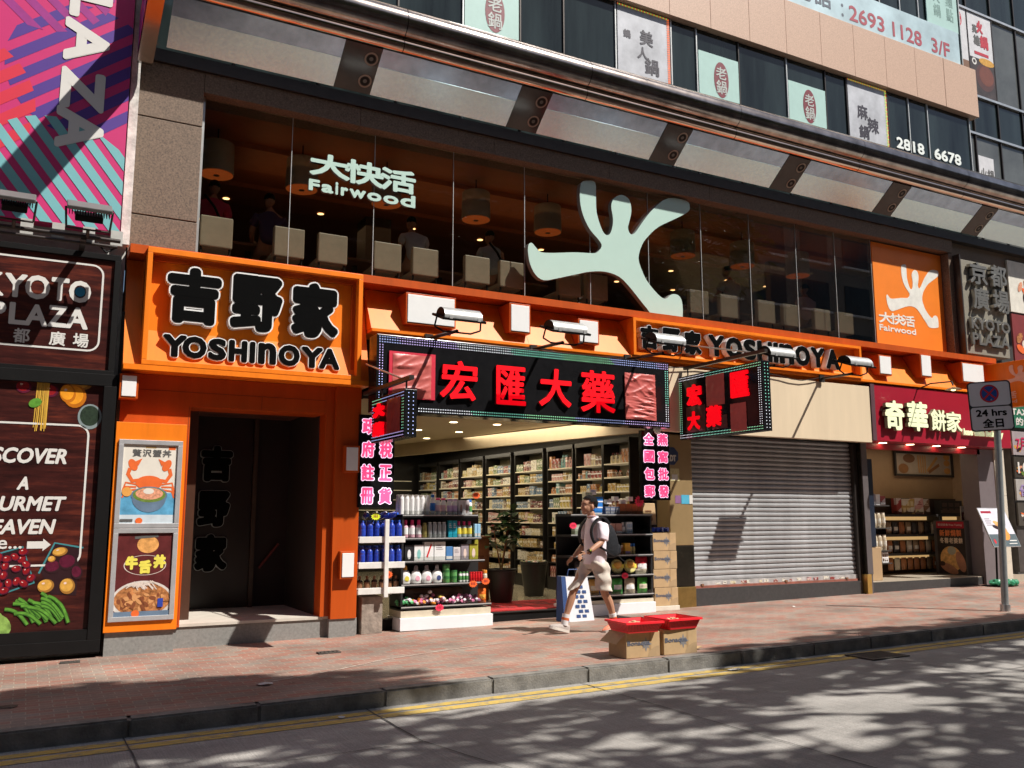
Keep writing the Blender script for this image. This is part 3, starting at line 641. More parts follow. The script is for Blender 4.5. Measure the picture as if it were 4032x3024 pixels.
# bakery sign
BS=thing("bakery_sign","deep red shop sign with large pale raised characters over the bakery doorway","sign",(16.1,11.6,2.9))
RED=M("deep red panel",(0.33,0.009,0.026),0.35,var=0.07,vs=2,coat=0.2); CREAM=M("pale yellow green lettering",(0.72,0.76,0.48),0.4,emit=(0.72,0.76,0.48),es=0.3)  # pale lettering given a faint glow of its own to lift contrast
MB().box(14.04,18.18,11.5,12.0,2.92,4.0,RED,0.004).build("panel",BS); MB().box(13.93,14.035,11.48,12.0,2.92,4.0,M("plum end strip",(0.10,0.05,0.06),0.4)).build("end_strip",BS)
fr=F(11.5); mb=MB(); SH=M("lettering return",(0.35,0.36,0.22),0.5)
for ch,u0,u1,v0,v1,bd in (("奇",14.20,14.74,3.13,3.70,.022),("華",14.83,15.43,3.14,3.72,.022),("餅",15.52,15.97,3.17,3.60,.012),("家",15.98,16.46,3.17,3.58,.012)): mb.text(fr,ch,u0,u1,v0,v1,0.03,0.10,CREAM,bd,side=SH)
mb.text(fr,"kee wah bakery",16.58,17.86,3.09,3.27,0.02,0.05,CREAM,0.006); mb.build("lettering",BS)
LA=thing("sign_lamp","dim metal lamp on a bent arm over the bakery sign","lamp",(15.35,11.5,3.9))
mb=MB(); mb.tube([(15.3,11.5,3.98),(15.3,11.2,4.06),(15.3,10.75,4.04),(15.3,10.72,3.96)],0.014,STEELD); mb.build("arm",LA)
mb=MB(); mb.lathe([(0.02,0.05),(0.06,0.04),(0.15,0.0),(0.13,-0.005)],M("lamp shade metal",(0.30,0.22,0.12),0.35,0.6),(15.3,10.72,3.88)); mb.build("lamp_shade",LA)
mb=MB(); mb.ball((15.3,10.72,3.885),0.05,0.05,0.03,M("warm bulb",(1,0.8,0.4),0.4,emit=(1,0.7,0.3),es=3.0)); mb.build("bulb",LA)

# ------------------------------------------------------------------ floodlights over the pharmacy sign
SILV=M("weathered silver housing",(0.44,0.44,0.43),0.4,0.45,var=0.15,vs=12)
def flood(x,xb,label):
    r=thing("floodlight",label,"floodlight",(xb,11.45,4.02),"floodlights over the shop signs")
    y=10.35; z=4.08; mb=MB()
    pr=[]; 
    for i in range(11): a=math.pi*i/10; pr.append((math.cos(a)*0.15,math.sin(a)*0.11))
    vs=[]; T=Matrix.Rotation(R(20),3,"X")
    def tp(u,p,q): v=T@Vector((0,p,q)); return (x+u,y+v.y,z+v.z)
    for u in (-.27,.27): vs+=[tp(u,p,q) for p,q in pr]
    mb.add(vs,[[i,i+1,11+i+1,11+i] for i in range(10)],SILV,True)
    mb.add(vs,[list(range(11)),[11+i for i in range(11)][::-1]],BLACK); mb.build("housing",r)
    mb=MB(); c=[tp(u,p,q) for u in (-.31,.31) for p in (-.19,.19) for q in (-.03,0.0)]
    mb.add(c,[[0,1,3,2],[4,6,7,5],[0,4,5,1],[2,3,7,6],[0,2,6,4],[1,5,7,3]],BLACK); mb.add([tp(-.26,-.15,-.034),tp(.26,-.15,-.034),tp(.26,.15,-.034),tp(-.26,.15,-.034)],[[0,1,2,3]],M("floodlight glass",(0.10,0.10,0.10),0.12))
    for u in (-.2,.2): mb.fbox(Fr(tp(u,-.19,0)),-.02,.02,-.01,.03,-.005,.015,SILV)
    mb.build("lamp_face",r)
    mb=MB(); mb.tube([(x-.315,y,z+.0),(x-.33,y+.05,z-.14),(x-.2,y+.07,z-.19),(x+.2,y+.07,z-.19),(x+.33,y+.05,z-.14),(x+.315,y,z)],0.012,BLACK,8); mb.build("bracket",r)
    mb=MB(); mb.tube([(xb,11.47,4.0),(x,y+.07,z-.17)],0.024,STEELD); mb.box(xb-.06,xb+.06,11.44,11.47,3.93,4.06,STEELD); mb.build("arm",r)
for i,(x,xb,lab) in enumerate(((4.80,4.84,"silver topped floodlight in front of the widest white box"),(6.43,6.55,"silver topped floodlight over the middle of the pharmacy sign"),(8.18,8.28,"silver topped floodlight hiding the first black characters of the long orange sign"),(10.42,10.6,"silver topped floodlight over the large hanging sign"),(12.22,12.62,"silver topped floodlight above the cream board at the end of the black lettering"))): flood(x,xb,lab)

cb=thing("power_cable","thin black power cable looping along the orange fascia between the floodlight arms","cable",(8.5,11.46,3.98)); mb=MB(); pts=[]
for (a,b) in ((4.84,6.55),(6.55,8.28),(8.28,10.6),(10.6,12.62)):
    for t in range(9): s_=t/8; pts.append((a+(b-a)*s_,11.455,3.995+.035*math.sin(9*s_+a)-.05*math.sin(math.pi*s_)))
mb.tube(pts,.008,BLACK,6); mb.build("cord",cb)
# ------------------------------------------------------------------ left hand banner and billboards
BN=thing("vertical_banner","pink and purple striped vertical banner with white capital letters","banner",(-1.2,11.55,4.95))
PINKB=M("hot pink banner",(0.56,0.026,0.155),0.45,var=0.03); PURP=M("purple stripe",(0.085,0.035,0.25),0.45,var=0.03); TEAL=M("pale teal stripe",(0.18,0.44,0.46),0.45,var=0.03); CORAL=M("coral red stripe",(0.64,0.03,0.06),0.45,var=0.03); WLET=M("white print",(0.66,0.64,0.60),0.5,var=0.03); PLUM=M("plum stripe",(0.32,0.03,0.22),0.45)
MB().box(-3.6,0.755,11.55,11.75,4.95,12.0,PINKB).build("panel",BN)
fr=F(11.55); mb=MB()
def stripes(cx,cz,r,ang,wd,per,mat,n,clip=None):
    a=R(ang); dx,dz=math.cos(a),math.sin(a); k=int(2*r/per)
    for i in range(k):
        o=-r+per*(i+0.5); h=math.sqrt(max(0,r*r-o*o)); h2=math.sqrt(max(0,r*r-(o+wd)**2)) if abs(o+wd)<r else 0
        pts=[(-h,o),(h,o),(h2,o+wd),(-h2,o+wd)]
        out=[]
        P_=[(cx+s*dx-t*dz, cz+s*dz+t*dx) for s,t in pts]
        # keep inside the panel
        def clipx(poly,xm,sgn):
            res=[]
            for j in range(len(poly)):
                p,q=poly[j],poly[(j+1)%len(poly)]; ip=(p[0]-xm)*sgn<=0; iq=(q[0]-xm)*sgn<=0
                if ip: res.append(p)
                if ip!=iq: t_=(xm-p[0])/(q[0]-p[0]); res.append((xm,p[1]+t_*(q[1]-p[1])))
            return res
        def clipz(poly,zm): return [(y_,x_) for x_,y_ in clipx([(b_,a_) for a_,b_ in poly],zm,-1)]
        P_=clipz(clipx(P_,0.755,1),4.955)
        if len(P_)>2: mb.poly(fr,P_,n,n,mat)
stripes(0.25,6.93,0.87,38,0.128,0.236,PURP,0.002)
stripes(-0.25,8.15,0.80,-41,0.10,0.205,PLUM,0.0025); stripes(-1.1,6.3,0.85,38,0.13,0.22,CORAL,0.003); stripes(-2.2,9.0,1.1,38,.13,.236,PURP,.0034); stripes(.1,10.4,1.0,-41,.1,.2,TEAL,.004)
stripes(0.0,5.3,0.98,-52,0.108,0.194,TEAL,0.005)
mb.build("stripe_pattern",BN)
mb=MB(); f=Fr((0,11.55,0),(0,0,-1),(1,0,0),(0,-1,0))      # letters turned a quarter clockwise
for ch,z0,z1 in (("P",8.75,9.5),("L",8.02,8.62),("A",7.06,7.86),("Z",6.30,6.96),("A",5.62,6.30)): pass
for ch,zt,zb,u0,u1 in (("L",7.98,7.62,0.02,0.50),("A",7.60,7.03,-0.01,0.50),("Z",6.95,6.42,-0.01,0.48),("A",6.44,5.90,-0.03,0.50),("P",8.8,8.2,0.0,0.5),("O",9.9,9.3,0,.5),("T",10.5,10.0,0,.5)):
    mb.text(f,ch,-zt,-zb,u0,u1,0.008,0.008,WLET,0.03)
mb.build("lettering",BN)
RS=thing("projecting_sign","chrome edged pink and purple projecting sign beside the canopy end, mostly above the photo","sign",(0.91,10.6,7.2))
CHD=M("dark chrome rim",(0.30,0.27,0.26),0.12,1.0)
f=Fr((0.82,11.55,7.15),(0,-1,0),(0,0,1),(-1,0,0)); OUT=[(0,.12),(.04,.03),(.12,.02),(1.95,.65),(1.98,.72),(1.98,1.25),(1.9,1.28),(.1,.77),(.02,.72),(0,.66)]  # mostly unseen slab, outline shaped to throw the diagonal shadow on the banner
mb=MB(); mb.poly(f,OUT,-.18,0,CHD); mb.add([f.p(u,v,-.18) for u,v in OUT],[list(range(len(OUT)))],CHD); mb.build("rim",RS)
mb=MB(); mb.poly(f,[(.08,.12),(1.88,.72),(1.88,1.18),(.08,.68)],.003,.003,PINKB)  # pink ground and purple bars paint the banner mirrored in chrome
for q in range(8): u=.12+.22*q; mb.poly(f,[(u,.14+.333*(u-.08)),(u+.1,.16+.333*(u-.08)),(u+.16,.62+.28*(u-.08)),(u+.06,.60+.28*(u-.08))],.006,.006,PURP)
mb.build("face",RS)
# upper board: KYOTO PLAZA
def grain(name,a,b_,c_):
    m=bpy.data.materials.new(name); m.use_nodes=True; nt=m.node_tree; L=nt.links.new; p=nt.nodes["Principled BSDF"]; tc=nt.nodes.new("ShaderNodeTexCoord"); outs=[]
    for sx,sz,sc_ in ((1.2,14,1.0),(.5,1.6,1.3)):
        mp=nt.nodes.new("ShaderNodeMapping"); mp.inputs["Scale"].default_value=(sx,1,sz); L(tc.outputs["Object"],mp.inputs[0]); n=nt.nodes.new("ShaderNodeTexNoise"); n.inputs["Scale"].default_value=sc_; n.inputs["Detail"].default_value=9; n.inputs["Roughness"].default_value=.7; L(mp.outputs[0],n.inputs[0]); outs.append(n)
    mu=nt.nodes.new("ShaderNodeMath"); mu.operation="MULTIPLY"; L(outs[0].outputs["Fac"],mu.inputs[0]); L(outs[1].outputs["Fac"],mu.inputs[1])
    r=nt.nodes.new("ShaderNodeValToRGB"); e=r.color_ramp.elements; e[0].position=.13; e[0].color=(*a,1); e[1].position=.42; e[1].color=(*c_,1); x=e.new(.26); x.color=(*b_,1); L(mu.outputs[0],r.inputs[0]); L(r.outputs[0],p.inputs["Base Color"]); p.inputs["Roughness"].default_value=.28; p.inputs["Specular IOR Level"].default_value=.4; MATS[name]=m; return m
WOOD=grain("dark red wood print",(0.010,0.004,0.004),(0.050,0.012,0.010),(0.20,0.040,0.020))
def frame4(mb,x0,x1,z0,z1,w_,y0,y1,mat): mb.box(x0,x1,y0,y1,z1-w_,z1,mat,.003); mb.box(x0,x1,y0,y1,z0,z0+w_,mat,.003); mb.box(x0,x0+w_,y0,y1,z0+w_+.001,z1-w_-.001,mat,.003); mb.box(x1-w_,x1,y0,y1,z0+w_+.001,z1-w_-.001,mat,.003)
def rrect(u0,u1,v0,v1,r):
    o=[]
    for cx,cy,a0 in ((u1-r,v1-r,0),(u0+r,v1-r,90),(u0+r,v0+r,180),(u1-r,v0+r,270)):
        for i in range(7): a=R(a0+15*i); o.append((cx+r*math.cos(a),cy+r*math.sin(a)))
    return o
KP=thing("plaza_billboard","dark wood printed billboard with big white capitals inside a rounded white outline","billboard",(-1.2,11.6,3.2))
MB().box(-3.0,0.74,11.6,11.72,3.2,4.62,WOOD).build("panel",KP)
mb=MB(); frame4(mb,-3.06,0.80,3.16,4.66,0.07,11.56,11.8,BLACK); mb.build("frame",KP)
fr=F(11.6); mb=MB(); mb.line(fr,rrect(-2.6,0.61,3.46,4.51,.12),.022,.003,WLET,True)
for ch,u0,u1,z0,z1 in (("K",-.66,-.42,4.02,4.30),("Y",-.42,-.19,4.02,4.30),("O",-.21,.05,4.02,4.31),("T",.06,.25,4.03,4.31),("O",.25,.49,4.03,4.30),("P",-.56,-.38,3.70,3.96),("L",-.35,-.17,3.70,3.96),("A",-.19,.05,3.70,3.96),("Z",.05,.25,3.71,3.97),("A",.24,.48,3.71,3.97)): mb.text(fr,ch,u0,u1,z0,z1,.003,.003,WLET,.012)
for ch,u0 in (("京",-.66),("都",-.29),("廣",.08),("場",.33)): mb.text(fr,ch,u0,u0+.17,3.44+.05,3.66,.0045,.0045,WLET,.004)
mb.ell(fr,.37,4.165,.055,.06,.007,M("blue dot print",(0.02,0.20,0.36),.4)); mb.build("lettering",KP)
# lower food board
FB=thing("food_billboard","tall dark wood printed billboard with fruit, green beans and white lettering about a gourmet heaven","billboard",(-1.2,11.6,0))
MB().box(-3.0,0.70,11.6,11.72,0.22,3.14,WOOD).build("panel",FB)
mb=MB(); frame4(mb,-3.1,0.84,-0.04,3.18,0.14,11.54,11.85,BLACK); mb.box(-2.95,.70,11.55,11.72,.101,.22,BLACK); mb.build("frame",FB)
mb=MB(); mb.line(fr,rrect(-2.4,0.57,0.95,2.56,.12),.022,.004,WLET,True)
for t,u0,u1,z0,z1 in (("DISCOVER",-.60,.36,2.10,2.28),("A",-.13,-.01,1.80,1.95),("GOURMET",-.62,.36,1.56,1.73),("HEAVEN",-.50,.27,1.30,1.47)): mb.text(fr,t,u0,u1,z0,z1,.004,.004,WLET,.008,shear=.18)
mb.text(fr,"more...",-.66,-.03,1.14,1.24,.004,.004,WLET,.003)
mb.poly(fr,[(.02,1.14),(.18,1.14),(.18,1.11),(.26,1.18),(.18,1.25),(.18,1.22),(.02,1.22)],.004,.004,WLET); mb.build("lettering",FB)
def fruit(mb,fr,u,v,a,b,n,mat,dark,rot=0.0,hl=None):
    mb.ell(fr,u,v,a,b,n,dark,k=18,rot=rot); mb.ell(fr,u-a*.10,v+b*.12,a*.82,b*.80,n+.0001,mat,k=18,rot=rot)
    if hl: mb.ell(fr,u-a*.3,v+b*.38,a*.2,b*.14,n+.0002,hl,k=8,rot=rot)
mb=MB(); CR=M("printed red berry",(0.26,0.012,0.015),.25,var=.3,vs=20); YP=M("printed yellow potato",(0.62,0.33,0.06),.3,var=.2,vs=18); GB=M("printed green bean",(0.10,0.27,0.035),.3,var=.35,vs=18); PE=M("printed orange pepper",(0.80,0.31,0.02),.3,var=.2,vs=10); PT=M("printed yellow pasta",(0.68,0.40,0.06),.3); BLU=M("printed teal punnet",(0.05,0.22,0.24),.4); DKY=M("printed dark potato",(0.33,0.15,0.03),.3); DKG=M("printed dark bean",(0.03,0.10,0.015),.3); DKP=M("printed dark pepper",(0.50,0.15,0.01),.3); DK=M("printed dark shade",(0.03,0.012,0.014),.3); PLU=M("printed plum",(0.10,0.012,0.03),.25,var=.3,vs=20); HL=M("printed highlight",(0.75,0.55,0.5),.3)
q=random.Random(4)
mb.poly(fr,[(-.62,.98),(-.02,1.16),(.12,.76),(-.42,.56)],.002,.002,DK); mb.line(fr,[(-.62,.98),(-.02,1.16),(.12,.76),(-.42,.56)],.02,.003,BLU,True)
pts=[]
for _ in range(900):
    u,v=q.uniform(-.6,.1),q.uniform(.58,1.13)
    if v< .56+(u+.42)*.37+.02 or v>.98+(u+.62)*.3-.04 or u> -.02+(1.16-v)*.33: continue
    if all((u-a)**2+(v-b)**2>.0052 for a,b in pts): pts.append((u,v))
for i,(u,v) in enumerate(pts):
    ro=q.uniform(0,3); fruit(mb,fr,u,v,.052,.040,.004+.00035*i,CR,PLU,ro,HL)
mb.poly(fr,[(.16,.92),(.30,1.2),(.56,1.13),(.56,.6),(.3,.62)],.002,.002,DK); mb.line(fr,[(.16,.86),(.30,1.2),(.60,1.14)],.02,.003,BLU)
for i,(u,v,a,b,m_) in enumerate(((.30,.93,.09,.075,PLU),(.45,.98,.10,.09,PLU),(.36,1.10,.08,.05,YP),(.28,1.02,.04,.035,YP),(.55,.86,.06,.08,PLU),(.24,.72,.085,.075,YP),(.46,.71,.08,.09,YP))): fruit(mb,fr,u,v,a,b,.005+.0004*i,m_,(DKY if m_ is YP else DK),.2,HL if m_ is YP else None)
for i in range(16):
    u=-.02+.028*i+q.uniform(-.03,.03); v=.30+.02*(i%5); l=.34+q.uniform(-.05,.06); a=R(128+q.uniform(-16,22)); px_=[]
    for s in range(9):
        t=s/8; px_.append((u+.12-l*t*math.cos(math.pi-a)*1.0*(1) ,v+l*t*math.sin(a)*.75+.05*math.sin(t*3.1)))
    px_=[(max(-.2,a_),max(.235,b_)) for a_,b_ in px_]
    mb.line(fr,px_,.042,.008+.0003*i,DKG); mb.line(fr,[(a_,b_+.004) for a_,b_ in px_],.026,.0081+.0003*i,GB)
for i in range(5): mb.ell(fr,-.42+.06*i,.30+.05*(i%2),.10,.13,.014+.0004*i,M("printed pale leaf",(0.22,0.36,0.08),.35,var=.4,vs=14),k=16,rot=.5)
for i,(u,v) in enumerate(((-.14,2.98),(.14,2.95))): fruit(mb,fr,u,v,.08,.075,.004+.0004*i,CR,PLU,0,HL)
fruit(mb,fr,.45,3.05,.12,.07,.0045,YP,DKY); fruit(mb,fr,.40,2.90,.12,.135,.005,PE,DKP,0,HL); fruit(mb,fr,.32,2.93,.085,.11,.0055,PE,DKP,.2,HL)
for i in range(12): mb.line(fr,[(.0+.011*i,3.12),(-.02+.013*i+q.uniform(-.01,.01),2.5+q.uniform(-.03,.05))],.008,.003+.0003*i,PT)
mb.ell(fr,-.01,2.8,.07,.05,.009,GB,rot=.5); mb.ell(fr,.57,2.67,.13,.15,.004,M("printed grey bowl",(0.22,0.27,0.27),.3)); mb.ell(fr,.57,2.68,.105,.12,.005,M("printed dark herbs",(0.02,0.035,0.02),.4,var=.5,vs=30))
mb.build("food_print",FB)
# floodlights on a rail under the banner
for x0,x1,lab in ((-.56,-.16,"black finned floodlight under the banner, cut by the photo's edge"),(.15,.62,"black finned floodlight under the banner beside the granite pillar")):
    r=thing("floodlight",lab,"floodlight",((x0+x1)/2,10.95,4.75),"floodlights under the banner")
    mb=MB(); T=Matrix.Translation(((x0+x1)/2,10.9,4.98))@Matrix.Rotation(R(28),4,"X"); h=(x1-x0)/2
    mb.box(-h,h,-.16,.16,.0,.05,M("grey floodlight body",(0.17,0.165,0.16),.45,.3),.012,T)
    for i in range(16): mb.box(-h+.03+i*(2*h-.06)/15-.004,-h+.03+i*(2*h-.06)/15+.004,-.15,.10,-.055,-.001,BLACK,0,T)
    mb.build("housing",r); mb=MB(); mb.box(-h*.62,h*.62,-.12,.12,-.13,-.056,BLACK,.01,T); mb.build("gear_box",r)
    mb=MB(); mb.tube([(x0-.01,10.9,4.98),(x0+.01,10.98,4.76),(x1-.01,10.98,4.76),(x1+.01,10.9,4.98)],.012,STEELD,8); mb.tube([((x0+x1)/2,10.98,4.76),((x0+x1)/2,11.05,4.70)],.02,STEELD); mb.build("bracket",r)
rl=thing("floodlight_rail","steel pipe rail carrying the floodlights below the banner","rail",(-1.2,11.1,4.65))
mb=MB(); mb.tube([(-3.2,11.08,4.70),(.74,11.08,4.70)],.025,STEELD); mb.tube([(-3.2,11.2,4.66),(.72,11.2,4.66)],.018,STEELD); mb.build("pipe",rl)
mb=MB()
for x in (-2.2,-.9,.35): mb.box(x-.03,x+.03,11.06,11.84,4.66,4.72,STEELD)
for x in (-.3,.02,.34,.64): mb.box(x,x+.13,11.2,11.23,4.68,4.86,M("grey junction box",(.45,.44,.41),.5))
mb.tube([(.5,11.25,4.7),(.6,11.2,4.58),(.7,11.24,4.66)],.012,BLACK,6); mb.build("bracket",rl)
# ------------------------------------------------------------------ restaurant entrance
EN=thing("restaurant_entrance","dark recessed restaurant entrance between orange red columns with a low grey step","entrance",(2.6,11.8,0.0))
GRS=M("grey granite riser",(0.22,0.215,0.20),0.6,var=0.2,vs=30); TOPS=M("pale stone tread",(0.55,0.50,0.43),0.5,var=0.1)
mb=MB(); prism=[(11.76,-.12),(11.76,.165),(14.5,.165),(14.5,-.12)]; prism_x(mb,.90,3.98,prism,GRS); mb.build("riser",EN)
mb=MB(); prism_x(mb,1.66,3.60,[(11.74,.166),(11.74,.20),(13.9,.20),(13.9,.166)],TOPS); mb.build("tread",EN)
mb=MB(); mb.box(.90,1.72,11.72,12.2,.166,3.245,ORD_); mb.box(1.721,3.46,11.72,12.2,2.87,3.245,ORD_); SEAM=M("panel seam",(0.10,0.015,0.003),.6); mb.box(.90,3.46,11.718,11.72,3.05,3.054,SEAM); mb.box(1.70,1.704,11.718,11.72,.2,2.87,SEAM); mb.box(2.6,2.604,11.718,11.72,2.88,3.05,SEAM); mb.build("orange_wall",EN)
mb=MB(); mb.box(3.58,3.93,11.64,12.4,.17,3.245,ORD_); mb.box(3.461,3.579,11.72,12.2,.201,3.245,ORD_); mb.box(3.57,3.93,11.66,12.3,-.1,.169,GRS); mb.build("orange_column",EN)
ENB=M("dark bronze panel",(0.017,0.009,0.005),0.35,var=0.25,vs=2)
mb=MB(); mb.box(1.9,2.95,13.5,13.6,.201,3.2,ENB); mb.box(2.96,3.45,13.55,13.6,.201,3.2,M("dark maroon doorway",(0.018,0.007,0.006),0.6)); mb.box(2.90,2.96,13.44,13.6,.201,3.2,M("bronze post",(0.06,0.035,0.02),.4)); mb.box(1.9,3.45,12.2,13.6,2.95,3.1,M("entrance soffit",(0.12,0.04,0.025),.5)); mb.build("rear_panel",EN)
mb=MB(); mb.tube([(3.3,13.4,1.1),(3.05,13.5,.75)],.02,M("dark red handrail",(0.12,0.01,0.01),.4)); mb.build("handrail",EN)
fr=F(13.5); mb=MB(); WK=M("dim white edge",(0.35,0.37,0.35),.5)
for ch,(u0,u1,v0,v1) in zip("吉野家",[(2.15,2.60,2.0,2.52),(2.14,2.59,1.35,1.87),(2.13,2.58,.72,1.25)]):
    mb.text(fr,ch,u0-.008,u1+.008,v0-.008,v1+.008,.0,.05,WK,.045); mb.text(fr,ch,u0,u1,v0,v1,.054,.056,MATT,.034)
mb.build("lettering",EN)
for x,z0,z1 in ((3.66,2.42,2.57),(3.55,1.64,1.95)): pass
# poster case
PC=thing("poster_case","orange poster case with two grey framed food posters beside the restaurant step","poster case",(1.26,11.5,0.17))
MB().box(.86,1.66,11.52,11.719,.17,2.62,OR,.004).build("casing",PC)
MB().box(.88,1.64,11.56,11.72,-.1,.169,GRS).build("base",PC)
GF=M("grey aluminium frame",(0.50,0.49,0.49),.4,.4)
def pframe(z0,z1):
    mb=MB(); frame4(mb,.90,1.62,z0,z1,.055,11.49,11.535,GF); return mb.build("poster_frame",PC)
pframe(.29,1.36); pframe(1.365,2.41)
fr=F(11.512); PAP=M("cream poster paper",(0.72,0.67,0.58),.4,var=.06); CRB=M("printed orange crab",(0.75,0.14,0.03),.4,var=.1); BWL=M("printed grey blue bowl",(0.13,0.19,0.27),.35,var=.2); SEA=M("printed blue sea",(0.10,0.33,0.52),.4,var=.4,vs=4); RICE=M("printed pink crab meat",(0.66,0.30,0.18),.4,var=.45,vs=40); GRN=M("printed green onion",(0.14,0.22,0.04),.4,var=.4,vs=60); INK=M("printed grey ink",(0.10,0.095,0.09),.5)
mb=MB(); mb.rect(fr,.955,1.565,1.42,2.355,0,PAP); mb.rect(fr,.955,1.565,1.47,1.78,.0012,SEA); mb.rect(fr,.955,1.565,1.42,1.52,.0018,M("printed pale foam",(0.55,0.62,0.66),.4))
mb.chars(fr,"贅沢蟹丼",1.05,1.50,2.21,2.30,.0012,.0012,INK,.003)
mb.rect(fr,1.20,1.32,2.315,2.335,.0012,M("printed gold bar",(.45,.28,.1),.4)); mb.rect(fr,1.46,1.54,2.30,2.34,.0012,CRB)
for s in (-1,1):
    c=1.26; 
    mb.line(fr,[(c+s*.10,1.93),(c+s*.19,1.92),(c+s*.24,2.0),(c+s*.22,2.07)],.045,.0024,CRB); mb.ell(fr,c+s*.19,2.11,.045,.075,.003,CRB,rot=-s*.5); mb.poly(fr,[(c+s*.13,2.10),(c+s*.09,2.19),(c+s*.17,2.15)],.0033,.0033,CRB)
    for k in range(3): mb.line(fr,[(c+s*.14,1.88-.03*k),(c+s*.26,1.90-.05*k),(c+s*.29,1.80-.04*k)],.02,.0026+.0002*k,CRB)
mb.ell(fr,1.26,1.90,.15,.085,.0036,CRB); mb.ell(fr,1.27,1.72,.19,.17,.0042,BWL,a0=180,a1=360); mb.ell(fr,1.27,1.75,.205,.105,.0048,BWL); mb.ell(fr,1.27,1.755,.185,.088,.0054,GRN); mb.ell(fr,1.27,1.77,.155,.07,.006,RICE); mb.ell(fr,1.26,1.80,.06,.035,.0066,PAP); mb.ell(fr,1.02,1.79,.055,.055,.0072,M("printed orange badge",(.75,.35,.08),.4))
mb.ell(fr,1.17,1.45,.04,.035,.0078,CRB); mb.rect(fr,.96,1.10,1.44,1.47,.0078,INK); mb.build("poster",PC)
MAR=M("printed maroon",(0.11,0.02,0.02),.35,var=.3,vs=8); MEA=M("printed brown meat",(0.42,0.17,0.06),.35,var=.7,vs=22); NOO=M("printed pale onion",(0.68,0.58,0.50),.4,var=.2,vs=40); YLW=M("printed yellow lettering",(0.78,0.68,0.10),.4)
mb=MB(); mb.rect(fr,.955,1.565,.345,1.305,0,MAR); mb.ell(fr,1.26,.52,.34,.23,.0012,M("printed white bowl rim",(.62,.57,.52),.35),k=30); mb.ell(fr,1.26,.53,.31,.19,.0018,MEA,k=30)
q=random.Random(9)
for i in range(46): a=q.uniform(0,6.3); d=math.sqrt(q.random()); mb.ell(fr,1.26+.27*d*math.cos(a),.52+.15*d*math.sin(a),q.uniform(.03,.06),q.uniform(.015,.03),.0022+.00012*i,(MEA,M("printed dark meat",(.22,.07,.03),.3),M("printed glossy meat",(.62,.30,.12),.3))[i%3],k=10,rot=q.uniform(0,3))
for i in range(18): a=q.uniform(-1,1); mb.line(fr,[(1.26+.13*a-.06,.66+q.uniform(0,.06)),(1.26+.1*a,.70+q.uniform(0,.05)),(1.26+.12*a+.06,.64+q.uniform(0,.06))],.012,.008+.0001*i,NOO)
mb.ell(fr,1.29,1.17,.12,.10,.0012,M("printed fried slice",(.68,.33,.10),.35,var=.4,vs=15)); mb.line(fr,[(1.14,1.25),(1.4,1.27)],.03,.002,INK)
mb.ring(fr,1.27,.93,.225,.235,.0012,NOO,sv=.5); 
for ch,u,v in (("牛",1.05,.88),("舌",1.20,.83),("丼",1.36,.89)): mb.text(fr,ch,u,u+.14,v,v+.16,.0024,.0024,YLW,.012)
mb.rect(fr,.955,1.565,.345,.40,.012,BWL); mb.ell(fr,1.19,.375,.045,.04,.0126,CRB); mb.rect(fr,1.43,1.49,.44,.54,.0126,M("printed blue can",(.03,.06,.35),.35)); mb.build("poster",PC)

# ------------------------------------------------------------------ pharmacy room
PR=thing("pharmacy_interior","open pharmacy interior with a dark ceiling full of small downlights and a tiled floor","shop interior",(6.5,17,0.1))
mb=MB(); mb.box(4.0,9.5,12.0,22.7,-.2,.10,M("cream floor tiles",(0.42,0.37,0.27),.14,var=.12,vs=2)); mb.build("floor",PR)
mb=MB(); mb.box(4.0,9.5,11.95,11.998,-.2,.105,BLACK); mb.box(4.41,8.9,11.93,11.998,.09,.106,M("black door rail",(0.02,0.02,0.02),.3)); mb.build("sill",PR)
BEI=M("beige ceiling",(0.52,0.42,0.28),.6,var=.04)
mb=MB(); mb.add([(4.0,11.75,3.12),(4.0,22,3.12),(6.8,22,3.12),(8.70,11.75,3.12)],[[0,1,2,3]],BEI); mb.build("beige_ceiling",PR)
mb=MB(); mb.add([(8.70,11.75,2.86),(8.70,11.75,3.13),(6.8,22,3.13),(6.8,22,2.86)],[[0,1,2,3]],BEI); mb.add([(8.70,11.75,2.86),(6.8,22,2.86),(6.92,22,2.86),(8.82,11.75,2.86)],[[0,1,2,3]],BEI); mb.add([(8.82,11.75,2.86),(8.82,11.75,3.13),(6.92,22,3.13),(6.92,22,2.86)],[[0,1,2,3]],BEI); mb.build("bulkhead",PR)
mb=MB(); mb.box(4.0,9.5,12.0,22.7,3.14,3.24,BLACK); mb.build("dark_ceiling",PR)
LAMP=M("warm downlight",(1,0.9,0.7),.4,emit=(1.0,0.80,0.50),es=7.0)
def dlight(x,y,z,par,r=.07,kk=12):
    mb=MB(); vs=[(x+r*math.cos(2*math.pi*i/kk),y+r*math.sin(2*math.pi*i/kk),z) for i in range(kk)]; mb.add(vs,[list(range(kk))[::-1]],LAMP); return mb.build("downlight",par)
for i in range(5):
    for j in range(4):
        y=12.4+i*1.6; x=4.7+j*.85
        if x<8.55-(y-11.75)*.185-.15: dlight(x,y,3.115,PR)
for i in range(11):
    for j in range(4):
        y=12.6+i*.88; x0=8.85-(y-11.75)*.185; x=x0+(j+.4)*(9.2-x0)/4.2+(.06 if i%2 else 0)
        if x<9.1: dlight(x,y,3.134,PR,.05)
def lampl(name,loc,e,col,sz,par=None):
    d=bpy.data.lights.new(name,"AREA"); d.energy=e; d.color=col; d.shape="RECTANGLE"; d.size=sz[0]; d.size_y=sz[1]
    o=bpy.data.objects.new(name,d); C.objects.link(o); o.location=loc; return o
